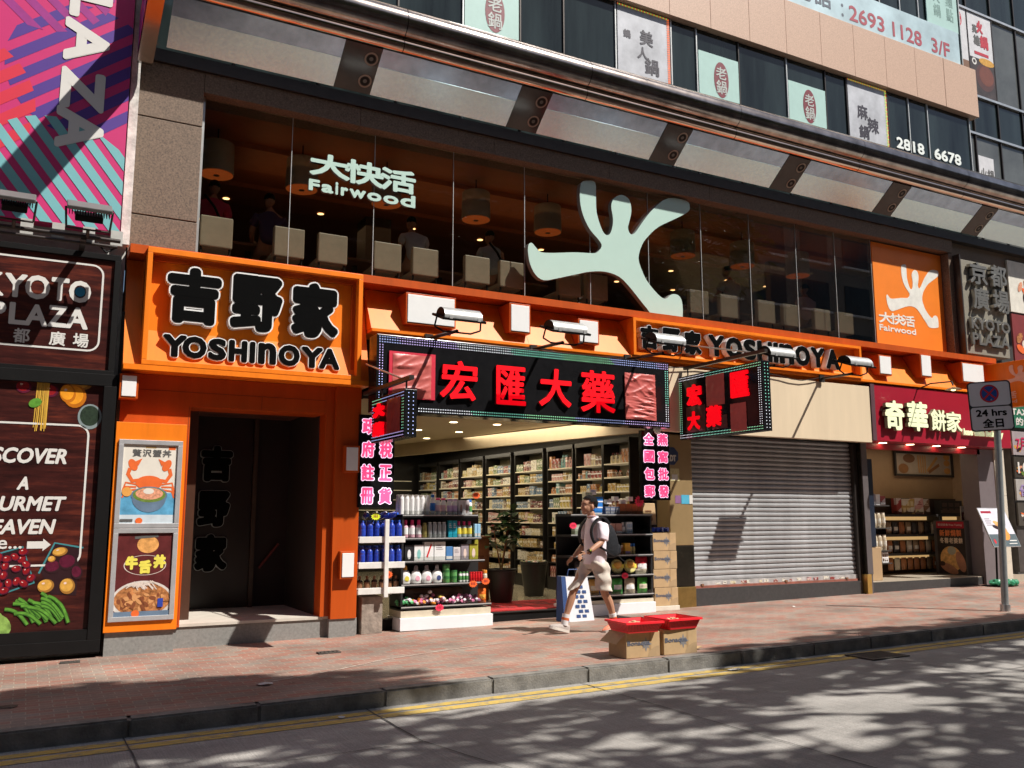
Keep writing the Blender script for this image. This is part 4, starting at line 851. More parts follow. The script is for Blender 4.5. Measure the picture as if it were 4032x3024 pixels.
lampl("pharmacy_ceiling_light",(5.4,13.6,3.08),48,(1,.85,.62),(1.6,2.5)); lampl("pharmacy_ceiling_light",(8.2,16.5,3.10),85,(1,.88,.66),(.8,8.0))
# tall cabinets along the right hand wall
CBD=M("black lacquer",(0.016,0.014,0.013),.3); CBW=M("cream shelf edge",(0.70,0.63,0.46),.4,emit=(.7,.6,.4),es=.10); CBB=M("cabinet back",(0.30,0.27,0.20),.5)
PCOL=[("red","#94403c"),("gold","#b3955a"),("white","#d8d2c4"),("cream","#d2c39c"),("pink","#c99a96"),("blue","#6d87a3"),("green","#77895f"),("orange","#b87f52"),("brown","#80604a"),("yellow","#bfab62"),("teal","#719a9b"),("maroon","#6a3038")]
PM=[(n,PRN("printed "+n+" carton",c,3.2)) for n,c in PCOL]; PMF=[(n,PRN("printed "+n+" stock",c,42)) for n,c in PCOL]
PMESH={}
def cmesh(ci,style):
    """one small carton or bottle, unit size, base at z=0; label band and cap are in its mesh"""
    key=(ci,style)
    if key in PMESH: return PMESH[key]
    n,m=PM[ci]; b=MB(); wht=PM[2][1]; dk=PM[(ci*5+8)%12][1]
    if style==0: b.box(-.5,.5,-.5,.5,0,1,m,.03); b.box(-.503,.503,-.503,.503,.55,.72,WHITE if ci!=2 else PM[0][1])
    elif style==1: b.box(-.5,.5,-.5,.5,0,1,m,.03); b.box(-.505,-.49,-.3,.3,.2,.5,dk); b.box(-.3,.3,-.505,-.49,.2,.5,dk)
    else: b.lathe([(.36,0),(.45,.04),(.45,.66),(.3,.76),(.2,.78),(.2,.8,dk),(.24,.8,dk),(.24,.98,dk),(.2,1.0,dk)],m,k=10)
    o=b.build("carton"); me=o.data; bpy.data.objects.remove(o); PMESH[key]=me; return me
cab_b=[(12.55,13.30),(13.38,14.22),(14.38,15.27),(15.50,16.63),(16.86,18.0),(18.2,19.33),(19.5,20.62),(20.82,21.95)]
cab_w=["nearest the doorway","second from the doorway","third from the doorway","fourth from the doorway","fifth from the doorway","sixth from the doorway","next to the last","farthest from the doorway"]
shz=[.34,.62,.88,1.12,1.38,1.67,1.94,2.19,2.43]
q=random.Random(21); nprod=0; far=MB()
for ci,(a,b) in enumerate(cab_b):
    r=thing("display_cabinet","tall black shop cabinet "+cab_w[ci]+" along the side wall","cabinet",(9.05,(a+b)/2,.1),"tall cabinets along the pharmacy wall")
    mb=MB(); mb.box(9.40,9.47,a,b,.1,2.80,CBB); mb.box(9.05,9.47,a-.04,a-.005,.1,2.80,CBD); mb.box(9.05,9.47,b+.005,b+.04,.1,2.80,CBD); mb.box(9.04,9.47,a-.04,b+.04,2.78,2.86,CBD); mb.box(9.05,9.40,a,b,.1,.33,CBD); mb.build("carcass",r)
    mb=MB()
    for k,z in enumerate(shz): mb.box(9.05,9.40,a,b,z-.02,z,CBW if k>=4 else CBD)
    mb.build("shelf",r)
    for k,z in enumerate(shz):
        y=a+.02; top=(shz[k+1] if k<8 else 2.74)-z-.05
        while y<b-.05:
            n_=q.randint(1,4); cc=q.randrange(12) if k>=4 else q.choice((1,3,8,9,2,0,7)); st=q.choice((0,0,1,2)); wd=q.uniform(.045,.13); h=top*q.uniform(.55,.97); d=q.uniform(.08,.16)
            for _ in range(n_):
                if y+wd>b-.01: y=b; break
                if q.random()>.06:
                    ln="%s %s on the %s shelf of the cabinet %s"%(PM[cc][0],("carton","carton","bottle")[st],ORD[8-k],cab_w[ci])
                    lab="small "+ln
                    if ci<3 and nprod<290:
                        o=bpy.data.objects.new(("carton","carton","medicine_bottle")[st],cmesh(cc,st)); C.objects.link(o); o.location=(9.06+d/2+.01,y+wd/2,z+.001); o.scale=(d,wd*.94,h); tagit(o,lab,("carton","carton","bottle")[st],ln); nprod+=1
                    else:
                        m_=PMF[cc][1]; far.box(9.07,9.07+d,y+.003,y+wd*.97,z+.001,z+h,m_)
                        far.add([(9.069,y+.01,z+h*.5),(9.069,y+wd*.9,z+h*.5),(9.069,y+wd*.9,z+h*.7),(9.069,y+.01,z+h*.7)],[[0,3,2,1]],PM[2][1])
                y+=wd+.003
            y+=q.uniform(0,.02)
o=far.build("medicine_stock",None,(9.1,17,.3)); tagit(o,"rows of small boxed medicines and bottles filling the farther wall cabinets","goods",None,"stuff")
mb=MB(); mb.box(4.1,9.0,22.2,22.6,.1,2.9,CBD)
rb=thing("display_cabinet","wide black shelving across the back wall of the pharmacy","cabinet",(6.5,22.2,.1)); mb.build("carcass",rb)
mb=MB()
for z in shz: mb.box(4.2,8.9,22.1,22.199,z-.02,z,CBW)
mb.build("shelf",rb)
# wooden display behind left rack, plants, mat
WD=M("orange brown timber",(0.22,0.09,0.03),.45,var=.2,vs=8)
o=thing("wooden_cabinet","low orange brown wooden display cabinet standing behind the toiletries rack","cabinet",(6.4,13.4,.1)); MB().box(6.0,6.75,13.3,13.8,.1,1.15,WD,.01).build("carcass",o); MB().box(5.98,6.77,13.28,13.82,1.151,1.18,WD).build("top",o)
LEAF=M("dark green leaf",(0.035,0.075,0.022),.45,var=.4,vs=20); LEAF2=M("olive leaf",(0.07,0.11,0.03),.5,var=.3,vs=20)
def leaf(mb,p,d,l,wd,mat,droop=.3):
    d=Vector(d).normalized(); s=d.cross(Vector((0,0,1)));
    if s.length<.05: s=Vector((1,0,0))
    s.normalize(); p=Vector(p); m=p+d*l*.5; e=p+d*l+Vector((0,0,-droop*l))
    mb.add([p,m+s*wd/2,e,m-s*wd/2],[[0,1,2,3]],mat)
def pot(x,y,z,r,h,label,plant):
    t=thing("plant_pot",label,"plant pot",(x,y,z)); MB().lathe([(r*.68,0),(r*.72,.02),(r,h-.04),(r*1.06,h-.03),(r*1.06,h),(r*.9,h),(r*.9,h-.06)],M("black plastic pot",(0.02,0.02,0.02),.35),(x,y,z),k=24).build("pot",t)
    mb=MB(); qq=random.Random(int(x*100))
    if plant:
        for k in range(5):
            a=qq.uniform(0,6.3); tip=(x+.14*math.cos(a),y+.14*math.sin(a),z+h+qq.uniform(.5,.85)); mb.cyl((x,y,z+h-.07),tip,.012,WD,.006,k=6)
            for _ in range(16): leaf(mb,(tip[0]+qq.uniform(-.1,.1),tip[1]+qq.uniform(-.1,.1),tip[2]+qq.uniform(-.35,.12)),(qq.uniform(-1,1),qq.uniform(-1,1),qq.uniform(-.3,.6)),.24,.13,LEAF)
    else:
        for _ in range(60): mb.ball((x+qq.uniform(-r*.7,r*.7),y+qq.uniform(-r*.7,r*.7),z+h-.02+qq.uniform(0,.04)),.03,.03,.02,(PM[2][1],PM[6][1],PM[4][1],PM[10][1])[qq.randrange(4)],1)
    mb.build("foliage" if plant else "sweets",t)
pot(6.92,13.2,.1,.24,.55,"black pot with a tall dark leafy plant behind the toiletries rack",True)
pot(8.05,14.1,.1,.24,.6,"black pot heaped with wrapped sweets standing in the shop aisle",False)
mb=MB(); mb.box(6.1,8.2,12.05,13.3,.101,.115,M("red doormat",(0.38,0.012,0.015),.9,var=.35,vs=25,bump=.8,bs=200)); 
MK=M("dark red mat lettering",(0.16,0.01,0.01),.9)
for i,ch in enumerate("出入平安"): mb.text(Fr((6.3+.46*i,12.3,.116),(1,0,0),(0,1,0),(0,0,1)),ch,0,.4,0,.7,0,.001,MK,.01)
o=mb.build("doormat",None,(7.1,12.6,.1)); tagit(o,"red doormat with dark characters just inside the pharmacy doorway","doormat")

# ------------------------------------------------------------------ goods: shapes
def mk(name,fn):
    b=MB(); fn(b); o=b.build(name); me=o.data; bpy.data.objects.remove(o); return me
def put(me,name,loc,label,cat,group=None,s=(1,1,1),rz=0.0,rx=0.0):
    o=bpy.data.objects.new(name,me); C.objects.link(o); o.location=loc; o.scale=s; o.rotation_euler=(rx,0,rz); return tagit(o,label,cat,group)
P_=lambda n,c,**k: M(n,c,k.pop("rough",.35),**k)
def bottle(h,r,body,cap,label=None,shoulder=.8,capw=.6):
    def f(b):
        pr=[(r*.85,0),(r,.01),(r,h*.2)]
        if label: pr+= [(r*1.005,h*.2,label),(r*1.005,h*.58,label)]
        pr+=[(r,h*.58),(r,h*(shoulder-.1)),(r*.8,h*shoulder),(r*capw*.9,h*(shoulder+.03)),(r*capw,h*(shoulder+.03),cap),(r*capw,h*.99,cap),(r*capw*.8,h,cap)]
        b.lathe(pr,body,k=14)
    return f
def carton(wd,d,h,body,band=None,mark=None,mk_=None):
    def f(b):
        b.box(-wd/2,wd/2,-d/2,d/2,0,h,body,.004); fr=Fr((0,-d/2,0))
        if band: b.rect(fr,-wd/2+.003,wd/2-.003,h*.08,h*.3,.001,band)
        if mark=="oval": b.ell(fr,0,h*.42,wd*.2,h*.3,.0015,mk_)
        if mark=="slash": b.poly(fr,[(-wd*.3,h*.2),(-wd*.15,h*.15),(wd*.3,h*.85),(wd*.18,h*.92)],.0015,.0015,mk_)
        if mark=="dots":
            for i in range(3):
                for j in range(2): b.rect(fr,-wd*.42+i*wd*.29,-wd*.42+i*wd*.29+wd*.22,h*.12+j*h*.42,h*.42+j*h*.42,.0015,mk_)
        if mark=="text":
            for j in range(3): b.rect(fr,-wd*.35,wd*(.1+.1*j),h*(.78-.1*j),h*(.82-.1*j),.0015,mk_)
    return f
def pouch(wd,h,body,lab,win=None,seed=1):
    def f(b):
        qq=random.Random(seed); fr=Fr((0,0,0)); nu,nv=8,10; vs=[]
        for side in (1,-1):
            for j in range(nv+1):
                for i in range(nu+1):
                    s,t=i/nu,j/nv; bul=math.sin(math.pi*min(1,s))*math.sin(math.pi*min(1,t*.93+.05))**.6*.045
                    vs.append(((s-.5)*wd*(1-.12*(t>.9)),-side*(bul+qq.uniform(0,.008)*(0<s<1)),t*h))
        n1=(nu+1)*(nv+1)
        for j in range(nv):
            for i in range(nu):
                a=j*(nu+1)+i; mt=lab if (.25<j/nv<.6 and .15<(i+.5)/nu<.85) else (win if win and j/nv<.3 else body)
                b.add([vs[a],vs[a+1],vs[a+nu+2],vs[a+nu+1]],[[0,1,2,3]],mt,True); b.add([vs[n1+a],vs[n1+a+1],vs[n1+a+nu+2],vs[n1+a+nu+1]],[[3,2,1,0]],body,True)
    return f
def star_tag(name,mat):
    def f(b):
        fr=Fr((0,0,0)); b.poly(fr,[((.062 if i%2 else .045)*math.cos(math.pi*i/12)*1.15,(.062 if i%2 else .045)*math.sin(math.pi*i/12)*.85) for i in range(24)],0,.004,mat)
        for k in range(3): b.rect(fr,-.03+.022*k,-.018+.022*k,-.015,.02,.006,M("price tag ink",(0.30,0.02,0.02),.6))
    return mk(name,f)
ORT=star_tag("price tag",M("fluorescent orange card",(0.90,0.13,0.02),.6)); PKT=star_tag("price tag pink",M("fluorescent pink card",(0.90,0.03,0.10),.6)); YLT=star_tag("price tag yellow",M("fluorescent yellow card",(0.70,0.80,0.02),.6))
def tagp(me,x,y,z,where): put(me,"price_tag",(x,y,z),where,"price tag")
# gondola racks
def rack(label,x0,x1,yf,zs,inset,right):
    r=thing("goods_rack",label,"rack",((x0+x1)/2,yf,gz(x0)))
    ST=M("steel shelf edge",(0.62,0.62,0.61),.3,.5); RK=M("black rack steel",(0.02,0.02,0.021),.4); PL=M("white plinth laminate",(0.78,0.77,0.79),.4,var=.03)
    g=gz((x0+x1)/2)
    mb=MB(); mb.box(x0-.02,x1+.02,yf-.02,yf+.5,g,g+.17,PL,.006); mb.box(x0,x1-.002,yf+.01,yf+.46,g+.171,.215,M("cream plinth strip",(0.62,0.55,0.42),.5)); mb.build("plinth",r)
    mb=MB(); mb.box(x0,x1,yf+.43,yf+.46,.216,zs[-1]+.01,RK); (mb.box(x1-.03,x1,yf+.02,yf+.43,.216,zs[-1]+.01,RK) if right else mb.box(x0,x0+.03,yf+.02,yf+.43,.216,zs[-1]+.01,RK)); mb.build("rack_frame",r)
    for k,z in enumerate(zs):
        i=inset*k; xa,xb=(x0,x1-i) if not right else (x0+i,x1)
        o=MB().box(xa,xb,yf+.0+.0,yf+.43,z-.03,z,RK).build("shelf",r); MB().box(xa,xb,yf-.006,yf,z-.012,z+.004,ST).build("price_rail",o)
        mb=MB(); mb.box(xa+.01,xb-.01,yf+.004,yf+.008,z+.005,z+.06,WGLASS); mb.build("glass_lip",r)
    return r
RKL=rack("black toiletries rack on a white plinth beside the blue water bottles",4.58,5.96,11.68,[.27,.57,.885,1.20,1.52],.055,False)
RKR=rack("black snack rack on a white plinth behind the walking man",7.35,8.90,11.72,[.29,.59,.90,1.22,1.53],.0,True)
WHB=P_("white plastic bottle",(0.80,0.79,0.78)); PNK=P_("pink plastic",(0.80,0.05,0.22)); LIL=P_("lilac plastic",(0.62,0.45,0.68)); BLU2=P_("blue plastic",(0.02,0.16,0.55)); TEL=P_("turquoise carton",(0.02,0.36,0.50)); GRE=P_("leaf green plastic",(0.10,0.30,0.09)); OLV=P_("olive carton",(0.36,0.33,0.04)); SIL=P_("silver can",(0.55,0.56,0.57),metal=.7); GLD=P_("pale gold can",(0.50,0.42,0.14),metal=.6); REDP=P_("red plastic",(0.62,0.015,0.02)); GRYC=P_("grey lilac carton",(0.30,0.26,0.29)); AMB=P_("amber plastic",(0.70,0.36,0.06)); CRE=P_("cream plastic",(0.66,0.58,0.44)); DKC=P_("near black carton",(0.025,0.025,0.028)); ORC=P_("orange carton",(0.68,0.22,0.06)); YEC=P_("yellow print",(0.72,0.60,0.08)); BRN=P_("brown plastic",(0.22,0.10,0.05)); PEA=P_("peach skin print",(0.78,0.60,0.52))
S1="toiletries rack's top shelf"; S2="toiletries rack's second shelf"; S3="toiletries rack's third shelf"; S4="toiletries rack's fourth shelf"; S5="toiletries rack's bottom shelf"
yq=11.78
me_wc=mk("white can",bottle(.28,.034,WHB,WHB,None,.9,.8))
for j in range(2):
    for i in range(6): put(me_wc,"spray_can",(4.60+.078*i-.02*j,yq+.08*j,1.522),"tall white spray can on the "+S1,"spray can","white spray cans on the "+S1)
put(mk("blue white bottle",bottle(.29,.036,WHB,BLU2,BLU2,.82,.7)),"bottle",(5.07,yq,1.522),"blue capped white bottle beside the white cans on the "+S1,"bottle")
me=mk("pink capped bottle",bottle(.24,.038,WHB,PNK,P_("pale pink label",(.75,.5,.55)),.84,.85))
for i in range(2): put(me,"bottle",(5.15+.085*i,yq,1.522),"white bottle with hot pink cap on the "+S1,"bottle","pink capped bottles on the "+S1)
me=mk("lilac capped bottle",bottle(.23,.04,WHB,LIL,LIL,.84,.9))
for i in range(2): put(me,"bottle",(5.33+.085*i,yq,1.522),"white and lilac bottle on the "+S1,"bottle","lilac bottles on the "+S1)
me=mk("clear pack",carton(.085,.08,.21,P_("pale pack",(.55,.53,.55)),None,"oval",P_("brown face print",(.3,.2,.18))))
for i in range(2): put(me,"carton",(5.50+.09*i,yq,1.522),"pale pack with a dark print on the "+S1,"carton","pale packs on the "+S1)
# second bank hangs slightly back
put(mk("blue green bottle",bottle(.22,.04,WHB,BLU2,GRE,.8,.8)),"bottle",(5.66,yq+.02,1.522),"green bottle with blue cap at the end of the "+S1,"bottle")
put(mk("maroon bottle",bottle(.19,.036,WHB,P_("maroon cap",(.2,.01,.05)),None,.75,.9)),"bottle",(5.40,yq+.14,1.522),"white bottle with maroon cap set back on the "+S1,"bottle")
put(mk("dark bottle",bottle(.20,.034,DKC,DKC,WHB,.75,.6)),"bottle",(5.58,yq+.14,1.522),"near black bottle with white label on the "+S1,"bottle")
me=mk("pink lotion bottle",bottle(.25,.042,P_("pale pink bottle",(.72,.42,.5)),PNK,WHB,.7,.6))
for i in range(3): put(me,"bottle",(4.66+.1*i,yq,1.202),"pink and white lotion bottle on the "+S2,"bottle","pink lotion bottles on the "+S2)
put(mk("gold can",bottle(.21,.035,GLD,GLD,None,.9,.8)),"spray_can",(4.95,yq,1.202),"pale gold spray can on the "+S2,"spray can")
me=mk("silver can",bottle(.22,.033,SIL,WHB,None,.9,.8))
for i in range(4): put(me,"spray_can",(5.03+.073*i,yq,1.202),"slim silver spray can on the "+S2,"spray can","silver spray cans on the "+S2)
me=mk("turquoise carton",carton(.065,.06,.24,TEL,None,"text",WHB))
for i in range(2): put(me,"carton",(5.34+.07*i,yq,1.202),"slim turquoise carton on the "+S2,"carton","turquoise cartons on the "+S2)
me=mk("colourful bottle",bottle(.23,.04,P_("clear plastic",(.42,.5,.5)),PNK,YEC,.72,.5))
for i in range(3): put(me,"bottle",(5.49+.085*i,yq+.02,1.202),"clear pump bottle with yellow label on the "+S2,"bottle","yellow labelled bottles on the "+S2)
me=mk("blue tube",carton(.045,.045,.19,P_("light blue carton",(.30,.55,.75)),WHB,None))
for i in range(2): put(me,"carton",(5.75+.052*i,yq,1.202),"small light blue carton at the end of the "+S2,"carton","light blue cartons on the "+S2)
row=[("black carton with a white oval on the ",carton(.13,.1,.22,DKC,None,"oval",WHB)),("white carton with a teal oval on the ",carton(.14,.1,.22,WHB,None,"oval",P_("teal print",(.25,.55,.52)))),("white carton with a red torch picture on the ",carton(.14,.1,.26,WHB,None,"slash",REDP)),("wide white carton with grey text on the ",carton(.17,.1,.26,WHB,None,"text",GRYC)),("blue carton on the ",carton(.10,.1,.19,P_("sea blue carton",(.08,.22,.48)),WHB,None)),("pale pink carton on the ",carton(.11,.1,.18,P_("pale pink carton",(.68,.62,.62)),None,"text",GRYC)),("grey lilac carton with a pale figure on the ",carton(.12,.1,.22,GRYC,None,"oval",PEA)),("olive carton with a pale figure on the ",carton(.13,.1,.22,OLV,None,"oval",PEA))]
x=4.64
for lab,fn in row:
    me=mk("carton",fn); wd=max(v.co.x for v in me.vertices)*2; put(me,"carton",(x+wd/2,yq,.887),lab+S3,"carton"); x+=wd+.012
put(mk("carton",carton(.07,.09,.36,OLV,None)),"carton",(5.80,yq+.12,.887),"tall narrow olive carton standing behind the "+S3,"carton")
def shamp(cap,mark):
    def f(b):
        b.lathe([(.055,0),(.074,.01),(.080,.07),(.074,.13),(.055,.175),(.030,.19),(.032,.191,cap),(.028,.24,cap),(.018,.252,cap)],WHB,k=20,sy=.55); b.ell(Fr((0,-.0455,0)),.012,.075,.034,.036,0,mark,k=16)
    return f
for i,(cap,mk_,lab) in enumerate(((AMB,YEC,"lotion bottle with amber cap and yellow mark on the "),(GRYC,P_("soft pink mark",(.8,.4,.5)),"grey capped lotion bottle next to the amber capped one on the "),(GRYC,P_("soft pink mark",(.8,.4,.5)),"grey capped lotion bottle next to the navy marked one on the "),(P_("pale grey cap",(.5,.5,.53)),P_("small navy mark",(.05,.07,.2)),"lotion bottle with pale cap and navy mark on the "))): put(mk("lotion bottle",shamp(cap,mk_)),"lotion_bottle",(4.67+.16*i,yq,.572),lab+S4,"bottle")
me=mk("green jar",lambda b:b.lathe([(.05,0),(.052,.005),(.052,.06),(.054,.061,P_("dark green lid",(.04,.16,.05))),(.054,.085,P_("dark green lid",(.04,.16,.05)))],GRE,k=18))
for i in range(2):
    for j in range(2 if i else 3): put(me,"jar",(5.29+.115*i,yq,.572+.087*j),"squat green jar in a stack on the "+S4,"jar","green jars on the "+S4)
me=mk("green white tube",bottle(.15,.024,WHB,GRE,GRE,.8,.9))
for i in range(3): put(me,"tube",(5.51+.052*i,yq,.572),"white and green tube on the "+S4,"tube","green tubes on the "+S4)
me=mk("red tube",bottle(.14,.020,REDP,REDP,None,.85,1.0))
for i in range(5): put(me,"tube",(5.67+.041*i,yq-.02,.572),"slim red tube on the "+S4,"tube","red tubes on the "+S4)
put(mk("cream jar",bottle(.16,.04,CRE,P_("orange lid",(.7,.25,.03)),None,.7,.95)),"bottle",(5.90,yq,.572),"cream bottle with orange lid at the end of the "+S4,"bottle")
# sweets bags on the bottom shelf
def candy(seed,cols):
    def f(b):
        qq=random.Random(seed)
        for i in range(26): b.ball((qq.gauss(0,.055),qq.gauss(0,.04),.022+abs(qq.gauss(0,.035))),.030,.026,.022,cols[i%len(cols)],1,jit=.2)
    return f
cs=[P_("wrapped white sweet",(.75,.66,.70)),P_("wrapped pink sweet",(.75,.22,.40)),P_("wrapped orange sweet",(.80,.30,.05)),P_("wrapped plum sweet",(.30,.12,.22)),P_("wrapped yellow sweet",(.78,.55,.10)),P_("wrapped green sweet",(.10,.40,.16))]
for i,(x,c,l) in enumerate(((4.70,[cs[5],cs[5],cs[0]],"green and white"),(4.90,[cs[1],cs[2],cs[0]],"pink and orange"),(5.08,[cs[3],cs[0],cs[2]],"plum and white"),(5.26,[cs[4],cs[0],cs[1]],"yellow and pink"),(5.46,[cs[0],cs[3],cs[1]],"white and lilac"),(5.64,[cs[0],cs[1],cs[3]],"pale pink and plum"))): put(mk("sweets bag",candy(i,c)),"sweets_bag",(x,yq+.02,.273),l+" bag of wrapped sweets on the "+S5,"sweets",s=(1.1,1,1.2))
put(mk("orange pouch",pouch(.13,.2,P_("orange foil",(.78,.16,.02),metal=.2),AMB)),"pouch",(5.85,yq-.02,.273),"orange foil pouch at the end of the "+S5,"pouch")
put(mk("brown sack",pouch(.9,.22,P_("dark brown foil",(.10,.05,.03)),P_("brown foil",(.16,.08,.05)))),"sweets_bag",(5.2,yq+.2,.273),"large dark brown bag lying behind the sweets on the "+S5,"bag")
tagp(ORT,5.69,11.64,1.80,"orange starburst price tag above the "+S1); tagp(ORT,5.66,11.66,.55,"orange starburst price tag hanging near the end of the "+S4); tagp(ORT,5.86,11.66,.58,"orange starburst price tag at the end of the "+S4); tagp(PKT,5.14,11.655,.245,"pink starburst price tag on the plinth of the toiletries rack"); tagp(YLT,4.18,11.66,1.50,"yellow starburst price tag above the blue water bottles"); tagp(ORT,4.36,11.62,.72,"orange starburst price tag on the white post of the water rack")
# right rack goods
T1="snack rack's top shelf"; T2="snack rack's second shelf"; T3="snack rack's third shelf"; T4="snack rack's fourth shelf"; T5="snack rack's bottom shelf"
yr=11.82
me=mk("printed carton",carton(.13,.1,.085,P_("pale yellow carton",(.70,.70,.55)),None,"dots",P_("grey green print",(.35,.45,.35))))
for j in range(4): put(me,"carton",(7.72,yr,1.532+.087*j),"pale yellow printed carton in the stack behind the man's head","carton","pale printed cartons on the "+T1)
me=mk("blue carton",carton(.15,.1,.09,P_("bright blue carton",(.03,.20,.62)),WHB,None))
for j in range(3): put(me,"carton",(7.89+.01*j,yr,1.532+.092*j),"bright blue carton in the stack right of the man's head","carton","blue cartons on the "+T1)
put(mk("white carton",carton(.12,.1,.08,WHB,None,"text",BLU2)),"carton",(7.80,yr,1.84),"white carton lying on top of the blue and yellow stacks","carton")
me=mk("navy carton",carton(.09,.1,.12,P_("muted navy carton",(.10,.13,.22)),None,"dots",P_("dull grey print",(.35,.36,.4))))
for i in range(3): put(me,"carton",(8.07+.095*i,yr,1.532),"muted navy carton on the "+T1,"carton","navy cartons on the "+T1)
me=mk("orange pack",carton(.11,.1,.17,P_("dark orange carton",(.42,.14,.05)),BRN,None))
for i in range(4): put(me,"carton",(8.36+.115*i,yr,1.532),"dark orange carton on the "+T1,"carton","orange cartons on the "+T1)
me=mk("white tub",carton(.09,.08,.07,WHB))
for i in range(4): put(me,"carton",(8.12+.14*i,yr+.02,1.66+.05*(i%2)+.035),"small white box lying %s on the %s"%(("over the navy cartons","where navy cartons meet orange ones","over the orange cartons","over the last orange carton")[i],T1),"carton")
put(PKT,"price_tag",(8.62,11.68,1.74),"large pink starburst price tag on the "+T1,"price tag",s=(1.4,1,1.8))
def row_(specs,x,z,shelf,y=yr):
    for lab,nm,fn,n_ in specs:
        me=mk(nm,fn); wd=max(v.co.x for v in me.vertices)*2
        for i in range(n_): put(me,nm.replace(" ","_"),(x+wd/2,y,z+.002),lab+" on the "+shelf,nm.split()[-1],(lab+"s on the "+shelf) if n_>1 else None); x+=wd+.01
row_([("grey green carton","carton",carton(.14,.1,.15,P_("grey green carton",(.30,.34,.26)),None,"text",WHB),2),("flat white pack","carton",carton(.16,.1,.09,P_("off white pack",(.6,.6,.56)),None,"dots",GRE),2),("salmon carton","carton",carton(.12,.1,.17,P_("salmon carton",(.55,.30,.24)),WHB,None),2),("silver grey pump bottle","bottle",bottle(.19,.035,P_("grey bottle",(.35,.36,.37)),WHB,WHB,.7,.5),1),("white and blue carton","carton",carton(.11,.1,.19,P_("bluish white carton",(.62,.68,.72)),None,"dots",P_("soft blue print",(.3,.45,.6))),1)],7.45,1.22,T2)
row_([("dark brown carton","carton",carton(.13,.1,.2,BRN,None,"text",CRE),2),("orange printed carton","carton",carton(.12,.1,.21,ORC,WHB,"text",WHB),2),("copper coloured bottle","bottle",bottle(.15,.024,P_("copper bottle",(.5,.2,.08),metal=.4),CRE,None,.7,.8),4),("yellow medicine carton","carton",carton(.10,.1,.18,P_("amber yellow carton",(.72,.40,.05)),P_("violet print",(.35,.25,.5)),None),1),("blue capped small bottle","bottle",bottle(.17,.026,P_("pale yellow bottle",(.6,.5,.2)),BLU2,None,.7,.8),2)],7.62,.90,T3)
for i,(x,l) in enumerate(((8.30,"left"),(8.55,"right"))):
    def f(b):
        b.lathe([(.01,-.02),(.11,-.018),(.115,.0),(.10,.02)],P_("clear yellow tray",(.62,.55,.22)),k=26); b.box(-.11,.11,-.03,.03,.021,.027,YEC); b.ball((0,.02,.02),.08,.06,.03,AMB,2,jit=.1)
    o=put(mk("snack dome",f),"snack_tub",(x-.05,yr-.02,.72),"clear snack tub with yellow band %s on the %s"%({"left":"nearer the dark pouches","right":"beside the red pouch"}[l],T4),"snack tub",rx=R(80))
put(mk("red pouch",pouch(.24,.27,P_("red foil",(.5,.02,.04),metal=.3),WHB,CRE,5)),"pouch",(8.74,yr,.592),"red foil pouch with white label on the "+T4,"pouch")
put(mk("brown pouch",pouch(.24,.22,P_("dark foil",(.10,.06,.03)),AMB,None,6)),"pouch",(7.95,yr,.592),"dark foil pouch with amber label on the "+T4,"pouch")
put(mk("black pouch",pouch(.26,.22,P_("black foil",(.05,.04,.04)),BRN,None,7)),"pouch",(7.6,yr,.592),"black foil pouch hidden behind the man on the "+T4,"pouch")
for i,(x,c,l,cn) in enumerate(((7.60,P_("white foil",(.6,.6,.6)),REDP,"white"),(7.82,P_("amber foil",(.55,.3,.08)),CRE,"amber"),(8.02,P_("royal blue foil",(.03,.13,.50),metal=.3),WHB,"royal blue"),(8.26,P_("grass green foil",(.07,.38,.08),metal=.3),WHB,"grass green"),(8.50,P_("clear foil with rolls",(.48,.40,.30)),WHB,"clear"),(8.75,P_("bright green foil",(.08,.42,.06),metal=.3),CRE,"bright green"))): put(mk("pouch",pouch(.20,.24,c,l,None,i+11)),"pouch",(x,yr,.292),cn+" snack pouch on the "+T5,"pouch")
tagp(PKT,8.32,11.69,.58,"red starburst price tag at the front of the "+T4); tagp(PKT,7.37,11.69,1.36,"pink starburst price tag beside the walking man's chest")
# water rack
WR=thing("water_rack","white wire rack holding blue water bottles beside the orange column","rack",(4.3,11.8,.45))
WW=M("white rack wire",(0.72,0.70,0.66),.4); mb=MB(); mb.box(4.30,4.36,11.60,11.64,.42,1.46,WW,.006); mb.box(4.02,4.06,12.0,12.04,.42,1.5,WW); mb.box(4.52,4.56,12.0,12.04,.42,1.5,WW); mb.build("post",WR)
for z in (.50,.84,1.18):
    mb=MB(); mb.box(3.96,4.60,11.66,12.06,z-.02,z,WW); o=mb.build("shelf",WR)
    mb=MB(); mb.box(3.95,4.61,11.64,11.658,z-.035,z+.05,WW,.004); mb.box(3.94,3.948,11.66,12.06,z-.035,z+.05,WW); mb.build("shelf_front",o)
MB().box(4.0,4.26,11.641,11.645,1.155,1.2,M("red price strip",(.6,.03,.03),.5)).build("price_strip",WR)
WBL=P_("blue water bottle",(0.025,0.06,0.42),rough=.12,spec=.8,coat=.6); WBC=P_("blue bottle cap",(.03,.12,.62)); WLB=P_("water label",(.10,.22,.55))
def wb(b): b.lathe([(.036,0),(.042,.01),(.040,.05),(.043,.06),(.043,.13,WLB),(.043,.13),(.040,.15),(.043,.17),(.038,.20),(.016,.235),(.016,.245,WBC),(.017,.265,WBC),(.014,.268,WBC)],WBL,k=16)
me=mk("water bottle",wb)
for z,n_ in ((1.18,"top"),(.84,"middle")):
    for j in range(3):
        for i in range(6): put(me,"water_bottle",(4.02+.105*i,11.72+.1*j,z+.001),"blue water bottle standing on the %s shelf of the white rack"%n_,"bottle","blue water bottles on the %s shelf"%n_)
